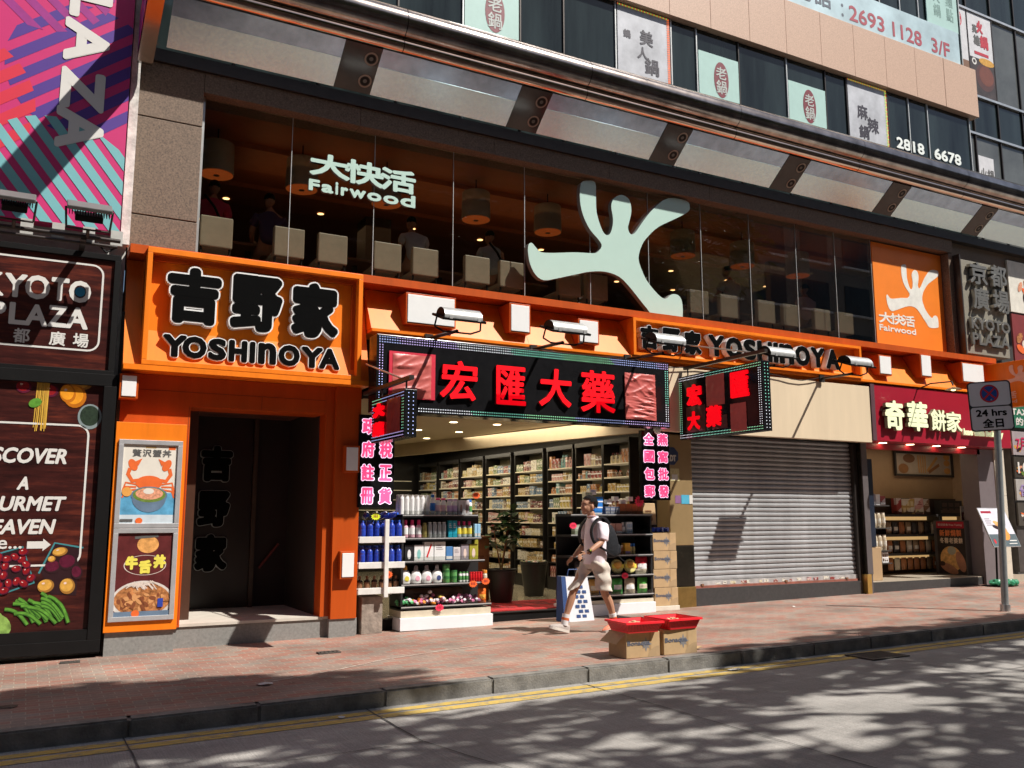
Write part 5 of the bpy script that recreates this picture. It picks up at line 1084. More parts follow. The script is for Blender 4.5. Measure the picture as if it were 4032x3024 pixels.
me2=mk("lying bottle",lambda b:b.lathe([(.036,0),(.042,.01),(.040,.05),(.043,.06),(.043,.13,WLB),(.043,.13),(.040,.15),(.043,.17),(.038,.20),(.016,.235),(.016,.245,WBC),(.017,.265,WBC),(.014,.268,WBC)],WBL,k=16))
for i in range(4): o=put(me2,"water_bottle",(4.12+.11*(i%4),11.95,1.495),"blue water bottle lying across the tops of the upright bottles","bottle","blue bottles lying on top"); o.rotation_euler=(R(80),0,R(8*i-10))
me=mk("brown bottle",bottle(.2,.04,P_("dark cola bottle",(.03,.012,.008),rough=.15),BRN,BRN,.72,.45))
for i in range(6): put(me,"drink_bottle",(4.02+.105*i,11.80,.501),"dark brown drink bottle on the lowest shelf of the white rack","bottle","brown drink bottles")
for x0,x1,y0,z1,lab in ((4.03,4.33,11.99,.43,"rough grey concrete block under the water rack"),):
    o=MB().box(x0,x1,11.72,12.02,gz(4.1)-.01,z1,M("rough concrete",(0.27,0.22,0.18),.85,var=.4,vs=9,bump=.6,bs=30),.012).build("concrete_block",None,(4.18,11.87,0)); tagit(o,lab,"block")
# stacked cartons
CARD=M("brown cardboard",(0.46,0.31,0.16),.75,var=.12,vs=4,bump=.05,bs=30); TAPE=M("parcel tape",(0.40,0.24,0.10),.3,spec=.6); BQ=M("printed blue grey lettering",(0.10,0.115,0.16),.6); CURV=M("printed tan curve",(0.38,0.26,0.14),.7)
def cardbox(b,wd,d,h,flap=False):
    b.box(-wd/2,wd/2,-d/2,d/2,0,h,CARD,.005); fr=Fr((0,-d/2-.0005,0)); b.rect(fr,wd*.18,wd*.24,.004,h-.004,.0004,M("cardboard fold shade line",(0.36,0.23,0.11),.75)); b.box(-.03,.03,-d/2+.01,d/2-.01,h,h+.0015,TAPE)
    b.ell(fr,wd*.5-.001,.0,wd*.34,h*.42,.0008,CURV,a0=90,a1=180,k=12) if False else b.poly(fr,[(wd*.495,.004)]+[(wd*.495-wd*.36*math.cos(R(t)),.004+h*.42*math.sin(R(t))) for t in range(0,91,10)],.0008,.0008,CURV)
    b.text(fr,"Bonaqua",-wd*.47,wd*.20,h*.44,h*.68,.0018,.0018,BQ,.002)
    sx,sy=wd*.08,h*.52; 
    for k in range(8):
        a=math.pi*k/4; l=h*.30 if k%2==0 else h*.24
        b.poly(fr,[(sx+l*math.cos(a),sy+l*math.sin(a)),(sx+.45*l*math.cos(a+.5),sy+.45*l*math.sin(a+.5)),(sx,sy),(sx+.45*l*math.cos(a-.5),sy+.45*l*math.sin(a-.5))],.0012,.0012,M("printed blue grey star",(0.21,0.20,0.20),.6))
    if flap:
        M3=Matrix.Translation((-wd/2,0,h-.01))@Matrix.Rotation(R(-38),4,"Y"); b.box(-.16,0,-d/2+.01,d/2-.02,-.004,.0,CARD,0,M3)
meC=mk("cardboard carton",lambda b:cardbox(b,.47,.36,.285)); z=.075
for i,l in enumerate(("lowest","second from the bottom","third from the bottom","topmost")): put(meC,"cardboard_carton",(9.18+(.012,-.008,.006,-.005)[i],11.95,z),"brown water carton, %s of the stack beside the gold column"%l,"carton","brown cartons stacked beside the gold column"); z+=.291
o=thing("timber_base","low white painted wooden base under the stacked brown cartons","base",(9.18,11.95,0)); MB().box(8.93,9.43,11.74,12.15,gz(9.2),.073,M("white painted wood",(0.66,0.60,0.50),.6,var=.12),.004).build("board",o)
me=mk("blue bottle top",wb)
for i in range(4): o=put(me,"water_bottle",(9.02+.1*i,11.85,1.285),"blue water bottle lying on top of the carton stack","bottle","bottles lying on the carton stack"); o.rotation_euler=(R(-90),0,R(10*i))
o=mk("torn card",lambda b:(b.box(-.16,.16,-.01,.01,0,.36,CARD,.01),b.text(Fr((0,-.0105,0)),"元",-.07,.09,.06,.24,.0,.001,BRN,.006)))
put(o,"cardboard_sign",(9.05,12.02,1.36),"torn brown cardboard price sign standing above the carton stack","sign",rx=R(-6))
# kerbside cartons and baskets
meK=mk("kerb carton",lambda b:cardbox(b,.445,.36,.272,True)); meK2=mk("kerb carton closed",lambda b:cardbox(b,.465,.36,.272))
put(meK,"cardboard_carton",(6.085,8.40,gz(6.1)),"brown water carton with an open flap under the nearer red basket","carton",rz=R(-2)); put(meK2,"cardboard_carton",(6.59,8.385,gz(6.6)),"brown water carton without flap under the second red basket at the kerb","carton",rz=R(-1))
RB_=M("red basket plastic",(0.85,0.022,0.035),.4,var=.08)
def basket(label,x,y,z,wd,d,h,rz):
    r=thing("plastic_basket",label,"basket",(x,y,z),"red plastic baskets on cartons at the kerb"); T=Matrix.Translation((x,y,z))@Matrix.Rotation(rz,4,"Z")
    mb=MB(); b2=.82
    def rg(s,zz,ins=0): return [T@Vector((sx*(wd/2*s-ins),sy*(d/2*s-ins),zz)) for sx,sy in ((-1,-1),(1,-1),(1,1),(-1,1))]
    A=rg(b2,0); Bq=rg(1,h); A2=rg(b2,.006,.006); B2=rg(1,h,.006)
    mb.add(A+Bq,[[i,(i+1)%4,4+(i+1)%4,4+i] for i in range(4)]+[[3,2,1,0]],RB_); mb.add(A2+B2,[[(i+1)%4,i,4+i,4+(i+1)%4] for i in range(4)]+[[0,1,2,3]],RB_); mb.build("shell",r)
    mb=MB(); o_=rg(1.06,h+.004); i_=rg(.985,h+.006); l_=rg(1.06,h-.018)
    mb.add(o_+i_+l_,[[i,(i+1)%4,4+(i+1)%4,4+i] for i in range(4)]+[[8+i,8+(i+1)%4,(i+1)%4,i] for i in range(4)],RB_); mb.build("rim",r)
    mb=MB(); HOL=M("basket openings",(0.14,0.005,0.008),.7)
    for s,(pa,pb,pc,pd) in enumerate([(A[i],A[(i+1)%4],Bq[(i+1)%4],Bq[i]) for i in range(4)]):
        n_=(pb-pa).cross(pd-pa).normalized(); nx=22 if s%2==0 else 14
        for i in range(nx):
            for j in range(5):
                u0,u1,v0,v1=(i+.28)/nx,(i+.72)/nx,.15+(j+.2)*.13,.15+(j+.8)*.13
                mb.add([pa.lerp(pb,u).lerp(pd.lerp(pc,u),v)+n_*.0012 for u,v in ((u0,v0),(u1,v0),(u1,v1),(u0,v1))],[[0,1,2,3]],HOL)
    mb.build("lattice",r)
    mb=MB(); qq=random.Random(int(x*50))
    for _ in range(150):
        u,v=qq.gauss(0,.3),qq.gauss(0,.28)
        if abs(u)<.8 and abs(v)<.8:
            p=T@Vector((u*wd/2*.85,v*d/2*.85,.03+.05*max(0,1-abs(u)-abs(v)*.6)+qq.uniform(0,.03))); mb.ball(p,.016,.012,.009,M("pale dried seafood",(0.62,0.44,0.26),.7,var=.3),1,Matrix.Rotation(qq.uniform(0,3),3,"Z"))
    o=mb.build("dried_goods",r)
basket("red plastic basket of dried goods on the kerbside carton with the open flap",6.05,8.34,gz(6.05)+.275,.47,.43,.115,R(-3)); basket("red plastic basket of dried goods on the closed kerbside carton",6.61,8.36,gz(6.6)+.275,.46,.43,.115,R(2))
o=MB().add([(6.84,8.3,gz(6.84)+.003),(7.02,8.34,gz(7)+.03),(6.98,8.56,gz(7)+.012),(6.84,8.6,gz(6.84)+.003)],[[0,1,2,3]],CARD).add([(6.84,8.3,gz(6.84)+.008),(7.02,8.34,gz(7)+.035),(6.98,8.56,gz(7)+.017),(6.84,8.6,gz(6.84)+.008)],[[0,1,2,3]],CARD).build("cardboard_scrap",None,(6.9,8.4,0)); tagit(o,"torn cardboard flap lying beside the closed kerbside carton","cardboard")
# shopping bag
bg_=thing("shopping_bag","blue and white chequered tall shopping bag standing behind the walking man","bag",(7.25,11.45,gz(7.2)))
NAV=M("navy bag print",(0.03,0.07,0.20),.5); BWH=M("white bag plastic",(0.72,0.73,0.76),.45,var=.05); g=gz(7.2)
mb=MB(); A=[(6.99,11.35,g),(7.50,11.33,g),(7.54,11.55,g),(6.99,11.58,g)]; Bq=[(6.97,11.40,.63),(7.43,11.40,.60),(7.43,11.50,.60),(6.97,11.52,.63)]
mb.add(A+Bq,[[0,1,5,4]],BWH); mb.add(A+Bq,[[1,2,6,5],[2,3,7,6]],BWH); mb.add(A+Bq,[[3,0,4,7]],NAV); mb.build("body",bg_)
mb=MB(); pa,pb,pc,pd=[Vector(p) for p in (A[0],A[1],Bq[1],Bq[0])]
def bq(u0,u1,v0,v1): mb.add([pa.lerp(pb,u).lerp(pd.lerp(pc,u),v)+Vector((0,-.003,0)) for u,v in ((u0,v0),(u1,v0),(u1,v1),(u0,v1))],[[0,1,2,3]],NAV)
bq(0,.16,0,1)
for j in range(7):
    for i in range(2): bq(.42+.2*i+.1*(j%2),.56+.2*i+.1*(j%2),.08+.11*j,.15+.11*j)
mb.build("check_print",bg_); mb=MB(); mb.tube([(7.1,11.45,.61),(7.12,11.44,.72),(7.28,11.44,.72),(7.3,11.45,.60)],.008,NAV,6); mb.build("handle",bg_)
# gold columns
GOLD=M("dull gold metal",(0.30,0.20,0.065),.28,.75,var=.35,vs=2.5); DGOLD=M("dark tarnished metal",(0.035,0.030,0.022),.25,.6,var=.4,vs=4)
gc=thing("gold_column","dull gold metal column between the pharmacy and the roller shutter","column",(9.7,11.95,0))
MB().box(9.44,9.94,11.95,12.3,1.02,2.88,M("tan gold panel",(0.36,0.25,0.12),.4,.35,var=.12,vs=2),.01).build("upper_panel",gc); MB().box(9.44,9.94,11.95,12.3,.34,1.018,DGOLD,.01).build("middle_panel",gc); MB().box(9.43,9.95,11.94,12.3,gz(9.7)-.02,.339,GOLD,.01).build("base_panel",gc)
fr=F(11.95); mb=MB(); mb.ell(fr,9.50,2.51,.16,.16,.004,M("navy sticker",(0.03,0.05,0.12),.4),k=8,rot=R(22.5)); mb.text(fr,"ADT",9.40,9.60,2.42,2.53,.006,.006,WLET,.008); mb.rect(fr,9.47,9.66,2.09,2.30,.004,M("yellow sticker",(0.55,0.48,0.25),.5,var=.3,vs=20)); mb.rect(fr,9.50,9.62,2.11,2.2,.006,WLET); mb.rect(fr,9.56,9.68,1.72,1.85,.004,M("purple sticker",(0.25,0.12,0.25),.5)); mb.rect(fr,9.69,9.93,1.71,1.86,.005,M("sky blue sticker",(0.08,0.40,0.58),.5)); mb.rect(fr,9.86,9.93,1.71,1.86,.007,WLET); mb.build("sticker",gc)
cc=thing("cctv_camera","white dome security camera under the pharmacy sign near the gold column","camera",(8.75,11.4,2.86)); MB().ball((8.72,11.3,2.84),.05,.05,.05,WHITE,2).build("dome",cc); MB().cyl((8.72,11.3,2.85),(8.72,11.3,2.88),.06,WHITE).build("mount",cc)
# roller shutter
def shutter_mat():
    m=M("galvanised shutter slats",(0.37,0.37,0.375),.42,.35,var=.2,vs=2.5,streak=True); return m
SHT=thing("roller_shutter","closed ribbed grey roller shutter below the cream board","shutter",(12,12.05,.3))
mb=MB(); x0,x1=9.95,13.93; z=.42; SM=shutter_mat(); n_=0
while z<2.87:
    p=.083; pr=[(0,0),(-.016,.012),(-.022,.035),(-.016,.060),(-.002,.070),(.010,.076),(0,p)]
    vs=[]; jz=q.uniform(-.003,.003)
    for y,dz in pr: vs+=[(x0+(x1-x0)*t_/8,12.08+y+.004*math.sin(1.7*t_+9*z)+jz,z+dz+.0015*math.sin(2.3*t_+5*z)) for t_ in range(9)]
    mb.add(vs,[[9*i+t_,9*i+t_+1,9*i+t_+10,9*i+t_+9] for i in range(len(pr)-1) for t_ in range(8)],SM,False); z+=p
mb.build("slats",SHT)
mb=MB(); mb.box(x0,x1,12.03,12.10,.34,.418,M("scuffed shutter bar",(0.46,0.44,0.43),.55,.3,var=.3,vs=6)); mb.box(x0,x1,12.01,12.11,.30,.339,M("red oxide bar",(0.28,0.09,0.06),.7,var=.3)); 
for i in range(16): X=10.4+.2*i+q.uniform(-.05,.05); mb.box(X,X+q.uniform(.06,.14),12.026,12.03,.35,.35+q.uniform(.03,.06),(PMF[0][1],PMF[4][1],PMF[2][1],PMF[3][1],PMF[2][1],PMF[2][1])[q.randrange(6)])
for X in (10.12,12.05,13.6): mb.box(X,X+.05,12.0,12.03,.33,.37,BRN)
mb.build("bottom_bar",SHT)
mb=MB(); mb.box(13.93,14.03,11.98,12.14,.3,2.88,STEELD); mb.build("guide_rail",SHT); MB().box(9.945,9.96,12.0,12.14,.3,2.88,STEELD).build("guide_rail",SHT)
o=thing("shutter_sill","black stone sill along the foot of the roller shutter","sill",(12,12,0)); mb=MB(); mb.add([(9.95,11.96,gz(9.95)-.02),(13.98,11.96,gz(13.98)-.02),(13.98,11.96,.30),(9.95,11.96,.30),(9.95,12.3,.30),(13.98,12.3,.30)],[[0,1,2,3],[3,2,5,4]],M("black granite sill",(0.045,0.043,0.043),.45,var=.2,vs=20)); mb.build("stone",o)
gp=thing("gold_post","narrow post with a gold foot between the shutter and the bakery","post",(14.1,11.9,0)); MB().box(14.05,14.2,11.88,12.1,.42,2.91,M("plum grey post",(0.10,0.085,0.085),.5),.004).build("shaft",gp); MB().box(14.0,14.12,11.86,12.1,gz(14)-.02,.419,M("bright gold foot",(0.58,0.36,0.10),.3,.7),.006).build("foot",gp); mb=MB(); mb.box(14.03,14.049,11.9,12.1,.42,2.9,DGOLD); mb.box(14.121,14.2,11.9,12.1,gz(14)-.02,.419,M("plum grey post",(0.1,.085,.085),.5)); mb.build("edge",gp)
# ------------------------------------------------------------------ bakery
BK=thing("bakery_interior","warm cream bakery room with a dark rear shelf wall and a low black step","shop interior",(16.5,13,0.2))
CRW=M("cream bakery wall",(0.40,0.27,0.15),.5,var=.05)
mb=MB(); prism_x(mb,14.2,17.6,[(11.96,-.0),(11.96,.255),(12.2,.255),(12.2,-.0)],M("black granite sill",(0.045,0.043,0.043),.45)); mb.build("step",BK)
mb=MB(); mb.box(14.2,19.7,11.97,13.6,.10,.27,M("bakery floor tiles",(0.42,0.36,0.28),.3,var=.1)); mb.build("floor",BK)
mb=MB(); mb.box(14.2,19.7,13.5,13.6,.271,3.1,CRW); mb.box(14.17,14.2,12.1,13.5,.271,3.1,CRW); mb.box(18.97,19.7,13.0,13.499,.271,3.1,M("tan bakery panel",(0.50,0.35,0.22),.5)); mb.build("wall",BK)
mb=MB(); mb.box(14.05,18.5,11.7,12.3,3.0,3.1,CRW); mb.box(14.05,19.7,12.301,13.6,3.0,3.1,CRW); mb.box(14.2,17.7,11.9,11.98,2.80,2.91,M("deep red trim",(0.30,0.012,0.022),.4)); mb.build("ceiling",BK)
mb=MB(); mb.box(15.95,18.96,13.44,13.499,.28,1.90,M("dark brown shelf back",(0.05,0.03,0.022),.5)); mb.build("rear_panel",BK)
for x in (14.6,15.4,16.2,17.0): 
    b=MB(); vs=[(x+.08*math.cos(i*.524),11.82+.08*math.sin(i*.524),2.915) for i in range(12)]; b.add(vs,[list(range(12))[::-1]],LAMP); b.build("downlight",BK)
lampl("bakery_ceiling_light",(16.6,12.7,2.95),5,(1,.80,.55),(3.0,.6))
o=thing("framed_picture","dark framed picture of biscuits and rolls high on the bakery rear wall","picture",(17.95,13.45,2.4)); mb=MB(); frame4(mb,16.95,18.95,2.40,2.95,.045,13.42,13.47,DARKWALL); mb.build("frame",o)
fr=F(13.455); mb=MB(); mb.rect(fr,17.0,18.9,2.445,2.905,0,M("picture pale ground",(.45,.38,.30),.5)); mb.ell(fr,17.25,2.57,.17,.11,.003,M("picture biscuit",(.33,.16,.06),.5)); mb.ell(fr,17.45,2.80,.2,.10,.004,M("picture dark biscuit",(.20,.09,.04),.5))
for i in range(4): mb.line(fr,[(17.78+.07*i,2.48),(17.76+.08*i,2.88)],.04,.003+.0005*i,M("picture egg roll",(.55,.29,.09),.5))
mb.line(fr,[(18.05,2.52),(18.42,2.85)],.07,.006,M("picture egg roll",(.55,.29,.09),.5)); mb.line(fr,[(18.1,2.5),(18.48,2.68)],.07,.007,M("picture shade roll",(.3,.13,.05),.5))
for z_ in (2.54,2.72,2.86): mb.ell(fr,18.75,z_,.11,.07,.004+.001*z_,M("picture crisp",(.6,.30,.08),.5))
mb.build("print",o)
sh=thing("wall_shelving","dark shelving with under lit boards on the bakery rear wall","shelves",(17.4,13.3,.3)); mb=MB()
zs_=(1.55,1.12,.72,.36); LITB=M("lit shelf strip",(.7,.5,.25),.5,emit=(1,.62,.25),es=.35)
for z_ in zs_[:3]: mb.box(16.0,18.95,13.1,13.439,z_-.05,z_,DARKWALL); mb.box(16.05,18.9,13.40,13.438,z_-.13,z_-.055,LITB)
for x in (17.85,): mb.box(x,x+.1,13.08,13.438,.28,1.499,DARKWALL)
mb.build("board",sh)
bags=[("brown paper biscuit bag",P_("kraft bag",(.30,.20,.11))),("black biscuit bag",P_("black bag",(.05,.045,.04))),("orange biscuit bag",P_("burnt orange bag",(.40,.15,.05))),("cream biscuit bag",P_("cream bag",(.55,.46,.33)))]
for k,z_ in enumerate((1.12,.72,.36)):
    x=16.35
    while x<18.7:
        n_,m_=bags[q.randrange(4)]; put(mk("bag",pouch(.17,.26,m_,PM[2][1] if q.random()<.4 else m_,None,q.randrange(99))),"biscuit_bag",(x,13.22,z_+.002),"%s on the %s shelf of the bakery rear wall"%(n_,("upper","middle","lower")[k]),"bag","%ss on the %s bakery shelf"%(n_,("upper","middle","lower")[k])); x+=.21
row_([("crimson gift box","gift box",carton(.16,.14,.34,PM[0][1]),1),("large cream patterned gift box","gift box",carton(.42,.14,.33,PM[1][1],PM[8][1],"dots",PM[3][1]),1),("pale patterned gift box","gift box",carton(.28,.14,.35,PM[4][1],PM[3][1],"text",PM[0][1]),1),("brown gift box","gift box",carton(.2,.14,.33,PM[8][1],None,"text",CRE),1)],16.6,1.55,"top shelf of the bakery rear wall",13.25)
put(mk("hamper",carton(.75,.16,.30,DARKWALL,P_("hamper trim",(.12,.08,.05)),"dots",P_("hamper print",(.10,.06,.04)))),"gift_hamper",(18.42,13.25,1.552),"dark wide gift hamper on the top bakery shelf","hamper")
# left screen wall
o=thing("bakery_screen","dark blue panel above a cream half wall beside the gold footed post","panel",(14.4,12.2,.27)); MB().box(14.22,14.72,12.10,12.16,.27,.91,CRW,.01).build("half_wall",o); MB().box(14.20,14.58,12.09,12.15,.92,2.62,M("navy panel",(0.018,0.024,0.040),.3)).build("navy_panel",o)
o=thing("side_shelf","small black shelves fixed to the bakery wall behind the navy panel","shelves",(14.9,12.5,.8)); mb=MB()
for z_ in (1.72,1.28,.84,.60): mb.box(14.60,15.05,12.12,12.42,z_-.02,z_,DARKWALL)
mb.build("board",o)
for k,z_ in enumerate((1.28,.84)):
    for i in range(3): put(mk("bag",pouch(.12,.30,bags[3][1],PM[2][1],None,i+40)),"biscuit_bag",(14.70+.13*i,12.22,z_+.002),"cream biscuit bag on the %s small side shelf"%("upper","lower")[k],"bag","cream bags on the %s side shelf"%("upper","lower")[k])
row_([("lilac gift carton","carton",carton(.13,.12,.22,GRYC,WHB),1),("white gift carton","carton",carton(.12,.12,.21,WHB),1),("crimson and white carton","carton",carton(.14,.12,.18,PM[0][1],WHB),1)],14.62,1.722,"topmost small side shelf",12.25)
for i in range(2): put(mk("handle box",carton(.18,.14,.2,(PM[8][1],WHB)[i],None,"dots",(PM[3][1],PM[8][1])[i])),"cake_box",(14.72+.2*i,12.25,.602),("brown","white printed")[i]+" cake box on the lowest small side shelf","box")
ct=thing("tasting_counter","dark bakery counter with a red topped pastry poster on its front","counter",(17.5,12.5,.27)); MB().box(17.45,18.02,12.20,12.95,.27,1.41,M("dark grey counter",(0.07,0.062,0.06),.4),.006).build("counter_body",ct)
fr=Fr((17.445,29.90,0),(0,-1,0),(0,0,1),(-1,0,0)); mb=MB(); mb.rect(fr,17.03,17.68,.30,1.39,0,M("poster black",(.02,.013,.012),.4)); mb.rect(fr,17.03,17.68,1.25,1.39,.001,RED); mb.text(fr,"歡迎試食 Free Tasting",17.07,17.64,1.29,1.35,.002,.002,M("poster pale lettering",(.55,.42,.38),.5),.001)
mb.chars(fr,"新鮮焗製",17.09,17.62,1.08,1.22,.002,.002,M("poster orange lettering",(.62,.17,.05),.5),.004); mb.chars(fr,"冬蓉老婆餅",17.09,17.64,.93,1.05,.002,.002,M("poster cream lettering",(.62,.48,.34),.5),.004)
SKN=M("printed hand",(.40,.17,.09),.5,var=.25); PASY=M("printed pastry",(.62,.33,.10),.5,var=.4,vs=14)
mb.ell(fr,17.34,.60,.26,.27,.001,PASY); mb.ell(fr,17.36,.78,.10,.09,.002,M("printed filling",(.35,.33,.24),.5)); mb.ell(fr,17.56,.55,.10,.22,.0025,SKN,rot=.3); mb.ell(fr,17.28,.40,.22,.09,.003,SKN,rot=-.4); mb.ell(fr,17.12,.5,.07,.05,.0035,M("printed burnt crust",(.05,.02,.015),.5)); mb.build("poster",ct)
o=thing("menu_stand","small dark framed menu picture standing on the bakery counter","stand",(17.9,12.6,1.4)); mb=MB(); mb.box(17.62,17.85,12.38,12.40,1.412,1.72,ALU); mb.rect(F(12.378),17.635,17.835,1.42,1.705,0,PM[11][1]); mb.ell(F(12.378),17.74,1.5,.05,.07,.002,PM[3][1]); mb.ell(F(12.378),17.70,1.64,.025,.025,.002,WLET); mb.build("frame",o); MB().box(17.62,17.85,12.36,12.46,1.411,1.42,ALU).build("foot",o)
bc=thing("doorway_pillar","plum grey pillar with pale stone edge beside the bakery doorway","pillar",(18,11.9,0)); MB().box(17.6,18.14,11.90,12.3,gz(17.8)-.02,2.915,M("plum grey panel",(0.165,0.135,0.14),.45,var=.08),.004).build("panel",bc); 
mb=MB()
for z0,z1 in ((gz(18.3)-.02,.95),(.955,1.93),(1.935,2.915)): mb.box(18.145,18.48,11.88,12.3,z0,z1,M("pale cream stone",(0.60,0.54,0.44),.55,var=.08),.006)
mb.build("stone_block",bc)
# ------------------------------------------------------------------ right hand end
KS=thing("plaza_name_sign","grey stone pillar panel with raised steel characters and capitals","sign",(18.1,11.9,4.95)); MB().box(17.32,18.88,11.80,12.3,4.95,7.02,M("grey olive stone",(0.235,0.215,0.17),.5,var=.12,vs=20),.006).build("panel",KS); MB().box(17.28,17.318,11.74,12.3,4.9,7.1,STEELD).build("edge_trim",KS)
STL=M("brushed steel letters",(0.42,0.40,0.36),.3,.8); fr=F(11.8); mb=MB()
for ch,u0,u1,v0,v1 in (("京",17.55,18.14,6.48,6.98),("都",18.26,18.84,6.50,7.0),("廣",17.60,18.14,5.92,6.42),("場",18.28,18.86,5.92,6.44)): mb.text(fr,ch,u0,u1,v0,v1,.02,.10,STL,.014)
mb.text(fr,"KYOTO",17.50,18.84,5.48,5.74,.02,.08,STL,.012); mb.text(fr,"PLAZA",17.50,18.78,5.14,5.40,.02,.08,STL,.012); mb.build("lettering",KS)
pos=[("food poster with brown roast meat on white","#d9d4c8",19.35,20.6,6.15,7.25),("red food poster with salads","#b8353a",19.35,20.6,5.0,6.1)]
def foodposter(name,label,x0,x1,z0,z1,y,bgc,seed,cat="poster",blobs=16,txt=None,tc=None):
    r=thing(name,label,cat,((x0+x1)/2,y,z0)); mb=MB(); mb.box(x0,x1,y,y+.04,z0,z1,M("poster ground "+bgc,bgc,.4,var=.15)); mb.build("panel",r); mb=MB(); fr=F(y); qq=random.Random(seed); w_,h_=x1-x0,z1-z0
    for i in range(blobs):
        m_=(MEA,GRN,NOO,CRB,YP,DK,RICE)[qq.randrange(7)]; mb.ell(fr,x0+w_*qq.uniform(.15,.85),z0+h_*qq.uniform(.1,.55),w_*qq.uniform(.05,.14),h_*qq.uniform(.03,.09),.002+.0004*i,m_,k=12,rot=qq.uniform(0,3))
    if txt:
        for t,u0,u1,v0,v1 in txt: mb.text(fr,t,x0+u0*w_,x0+u1*w_,z0+v0*h_,z0+v1*h_,.011,.011,tc or INK,.004)
    mb.build("print",r); return r
foodposter("food_poster","white backed food poster with brown roast meat beside the stone name panel",19.30,20.7,6.1,7.3,11.95,"#d9d4c8",1)
foodposter("food_poster","pinkish food poster with salads under the roast meat poster",19.30,20.7,4.9,6.05,11.95,"#7d3434",2,blobs=26)
pj=thing("projecting_sign","orange projecting sign with a white leaping figure behind the road sign","sign",(17.6,11.2,3.75)); MB().box(17.6,17.75,10.2,11.88,3.72,4.66,OR,.01).build("panel",pj); f=Fr((17.598,11.88,3.72),(0,-1,0),(0,0,1),(-1,0,0)); mb=MB(); W3=M("salmon white print",(0.78,0.45,0.33),.4); hand_to(mb,f,.55,1.5,.36,.86,0,.003,W3); mb.text(f,"大快活",.35,.95,.17,.32,0,.003,W3,.006); mb.text(f,"Fairwood",.35,.95,.08,.15,0,.003,W3,.003); mb.build("lettering",pj)
tx=thing("taxi_sign","green hanging sign with white TAXI lettering below the orange projecting sign","sign",(19.5,12.0,3.5)); MB().box(18.85,20.3,11.9,11.98,3.44,3.92,M("dark green sign",(0.015,0.13,0.07),.4)).build("panel",tx); mb=MB(); mb.text(F(11.9),"TAXI",18.92,19.55,3.72,3.86,0,.004,WLET,.006); mb.text(F(11.9),"的士",19.05,19.6,3.49,3.67,0,.004,WLET,.006); mb.build("lettering",tx)
sd=[(2.84,3.36,"#9c9294","pale poster with red digits","7月",M("crimson print",(.5,.01,.08),.5)),(2.34,2.80,"#39332c","dark food poster with white digits","10",WLET),(1.85,2.31,"#a5a09c","white poster with a violet symbol","優",M("violet print",(.09,.03,.16),.5)),(1.30,1.80,"#4a443d","dark mixed poster with small pictures",None,None)]
for i,(z0,z1,c,l,t,mt) in enumerate(sd): foodposter("shop_poster",l+" in the poster column beyond the bakery pillar",18.93,19.6,z0,z1,11.94,c,i+5,blobs=5 if i in(0,2) else 14,txt=[(t,.15,.75,.2,.75)] if t else None,tc=mt)
o=MB().box(18.85,40,12.0,12.5,gz(20)-.1,.32,M("dark plinth",(0.05,0.047,0.045),.5)).build("plinth"); tagit(o,"dark stone plinth below the posters beyond the bakery","plinth")
o=MB().box(18.9,40,11.99,12.49,.321,4.4,M("dark shopfront",(0.06,0.052,0.048),.35,var=.3)).build("shopfront"); tagit(o,"dark shopfront wall carrying posters beyond the bakery","wall")
# poster stand and green bag
st=thing("poster_stand","tilted pale pastry poster on a black floor stand outside the bakery","stand",(17.6,11.5,gz(17.6)))
T=Matrix.Translation((17.45,11.45,1.28))@Matrix.Rotation(R(-22),4,"X"); mb=MB(); mb.box(-.44,.44,-.012,.012,-.42,.42,ALU,.003,T); mb.build("frame",st)
N_=(T.to_3x3()@Vector((0,-1,0))); f=Fr(T@Vector((0,-.013,0)),T.to_3x3()@Vector((1,0,0)),T.to_3x3()@Vector((0,0,1)),N_); mb=MB(); mb.rect(f,-.425,.425,-.405,.405,.0,M("pale lilac poster",(0.62,0.60,0.66),.35)); mb.rect(f,-.425,.425,-.405,-.15,.001,M("slate poster foot",(.09,.12,.13),.35)); mb.rect(f,-.38,-.05,.30,.35,.001,RED)
for k in range(4): mb.rect(f,-.36,-.2+.04*(k%2),.17-.045*k,.19-.045*k,.001,GRYC)
mb.ell(f,.06,-.02,.17,.09,.002,M("printed sausage roll",(.72,.34,.12),.4,var=.3,vs=12),rot=-.5); mb.ell(f,.02,.06,.16,.05,.003,M("printed pastry",(.62,.33,.10),.4),rot=-.4); mb.ell(f,.10,-.17,.13,.11,.0035,M("printed orange filling",(.78,.28,.05),.4),rot=.4); mb.ell(f,-.1,.0,.1,.04,.004,DK,rot=-.3)
mb.ell(f,-.33,-.30,.03,.05,.002,REDP); mb.rect(f,.15,.38,-.3,-.28,.002,WLET); mb.rect(f,.1,.36,-.36,-.345,.002,WLET); mb.build("poster",st)
mb=MB(); 
for x in (17.42,17.55): mb.tube([(x,11.55,gz(17.5)),(x,11.5,1.25)],.02,BLACK,8)
mb.build("pole",st); MB().box(17.2,17.8,11.35,11.75,gz(17.5),gz(17.5)+.02,BLACK).build("base",st)
mb=MB(); q2=random.Random(8)
for i in range(9): mb.ball((17.35+.05*i+q2.uniform(-.05,.05),11.42+q2.uniform(-.08,.12),gz(17.4)+.07),.13,.11,.07,M("green plastic bag",(0.03,0.20,0.10),.3,var=.4,vs=8),2,jit=.24)
o=mb.build("plastic_bag",None,(17.5,11.45,0.1)); tagit(o,"crumpled green plastic bag weighing down the poster stand foot","bag")
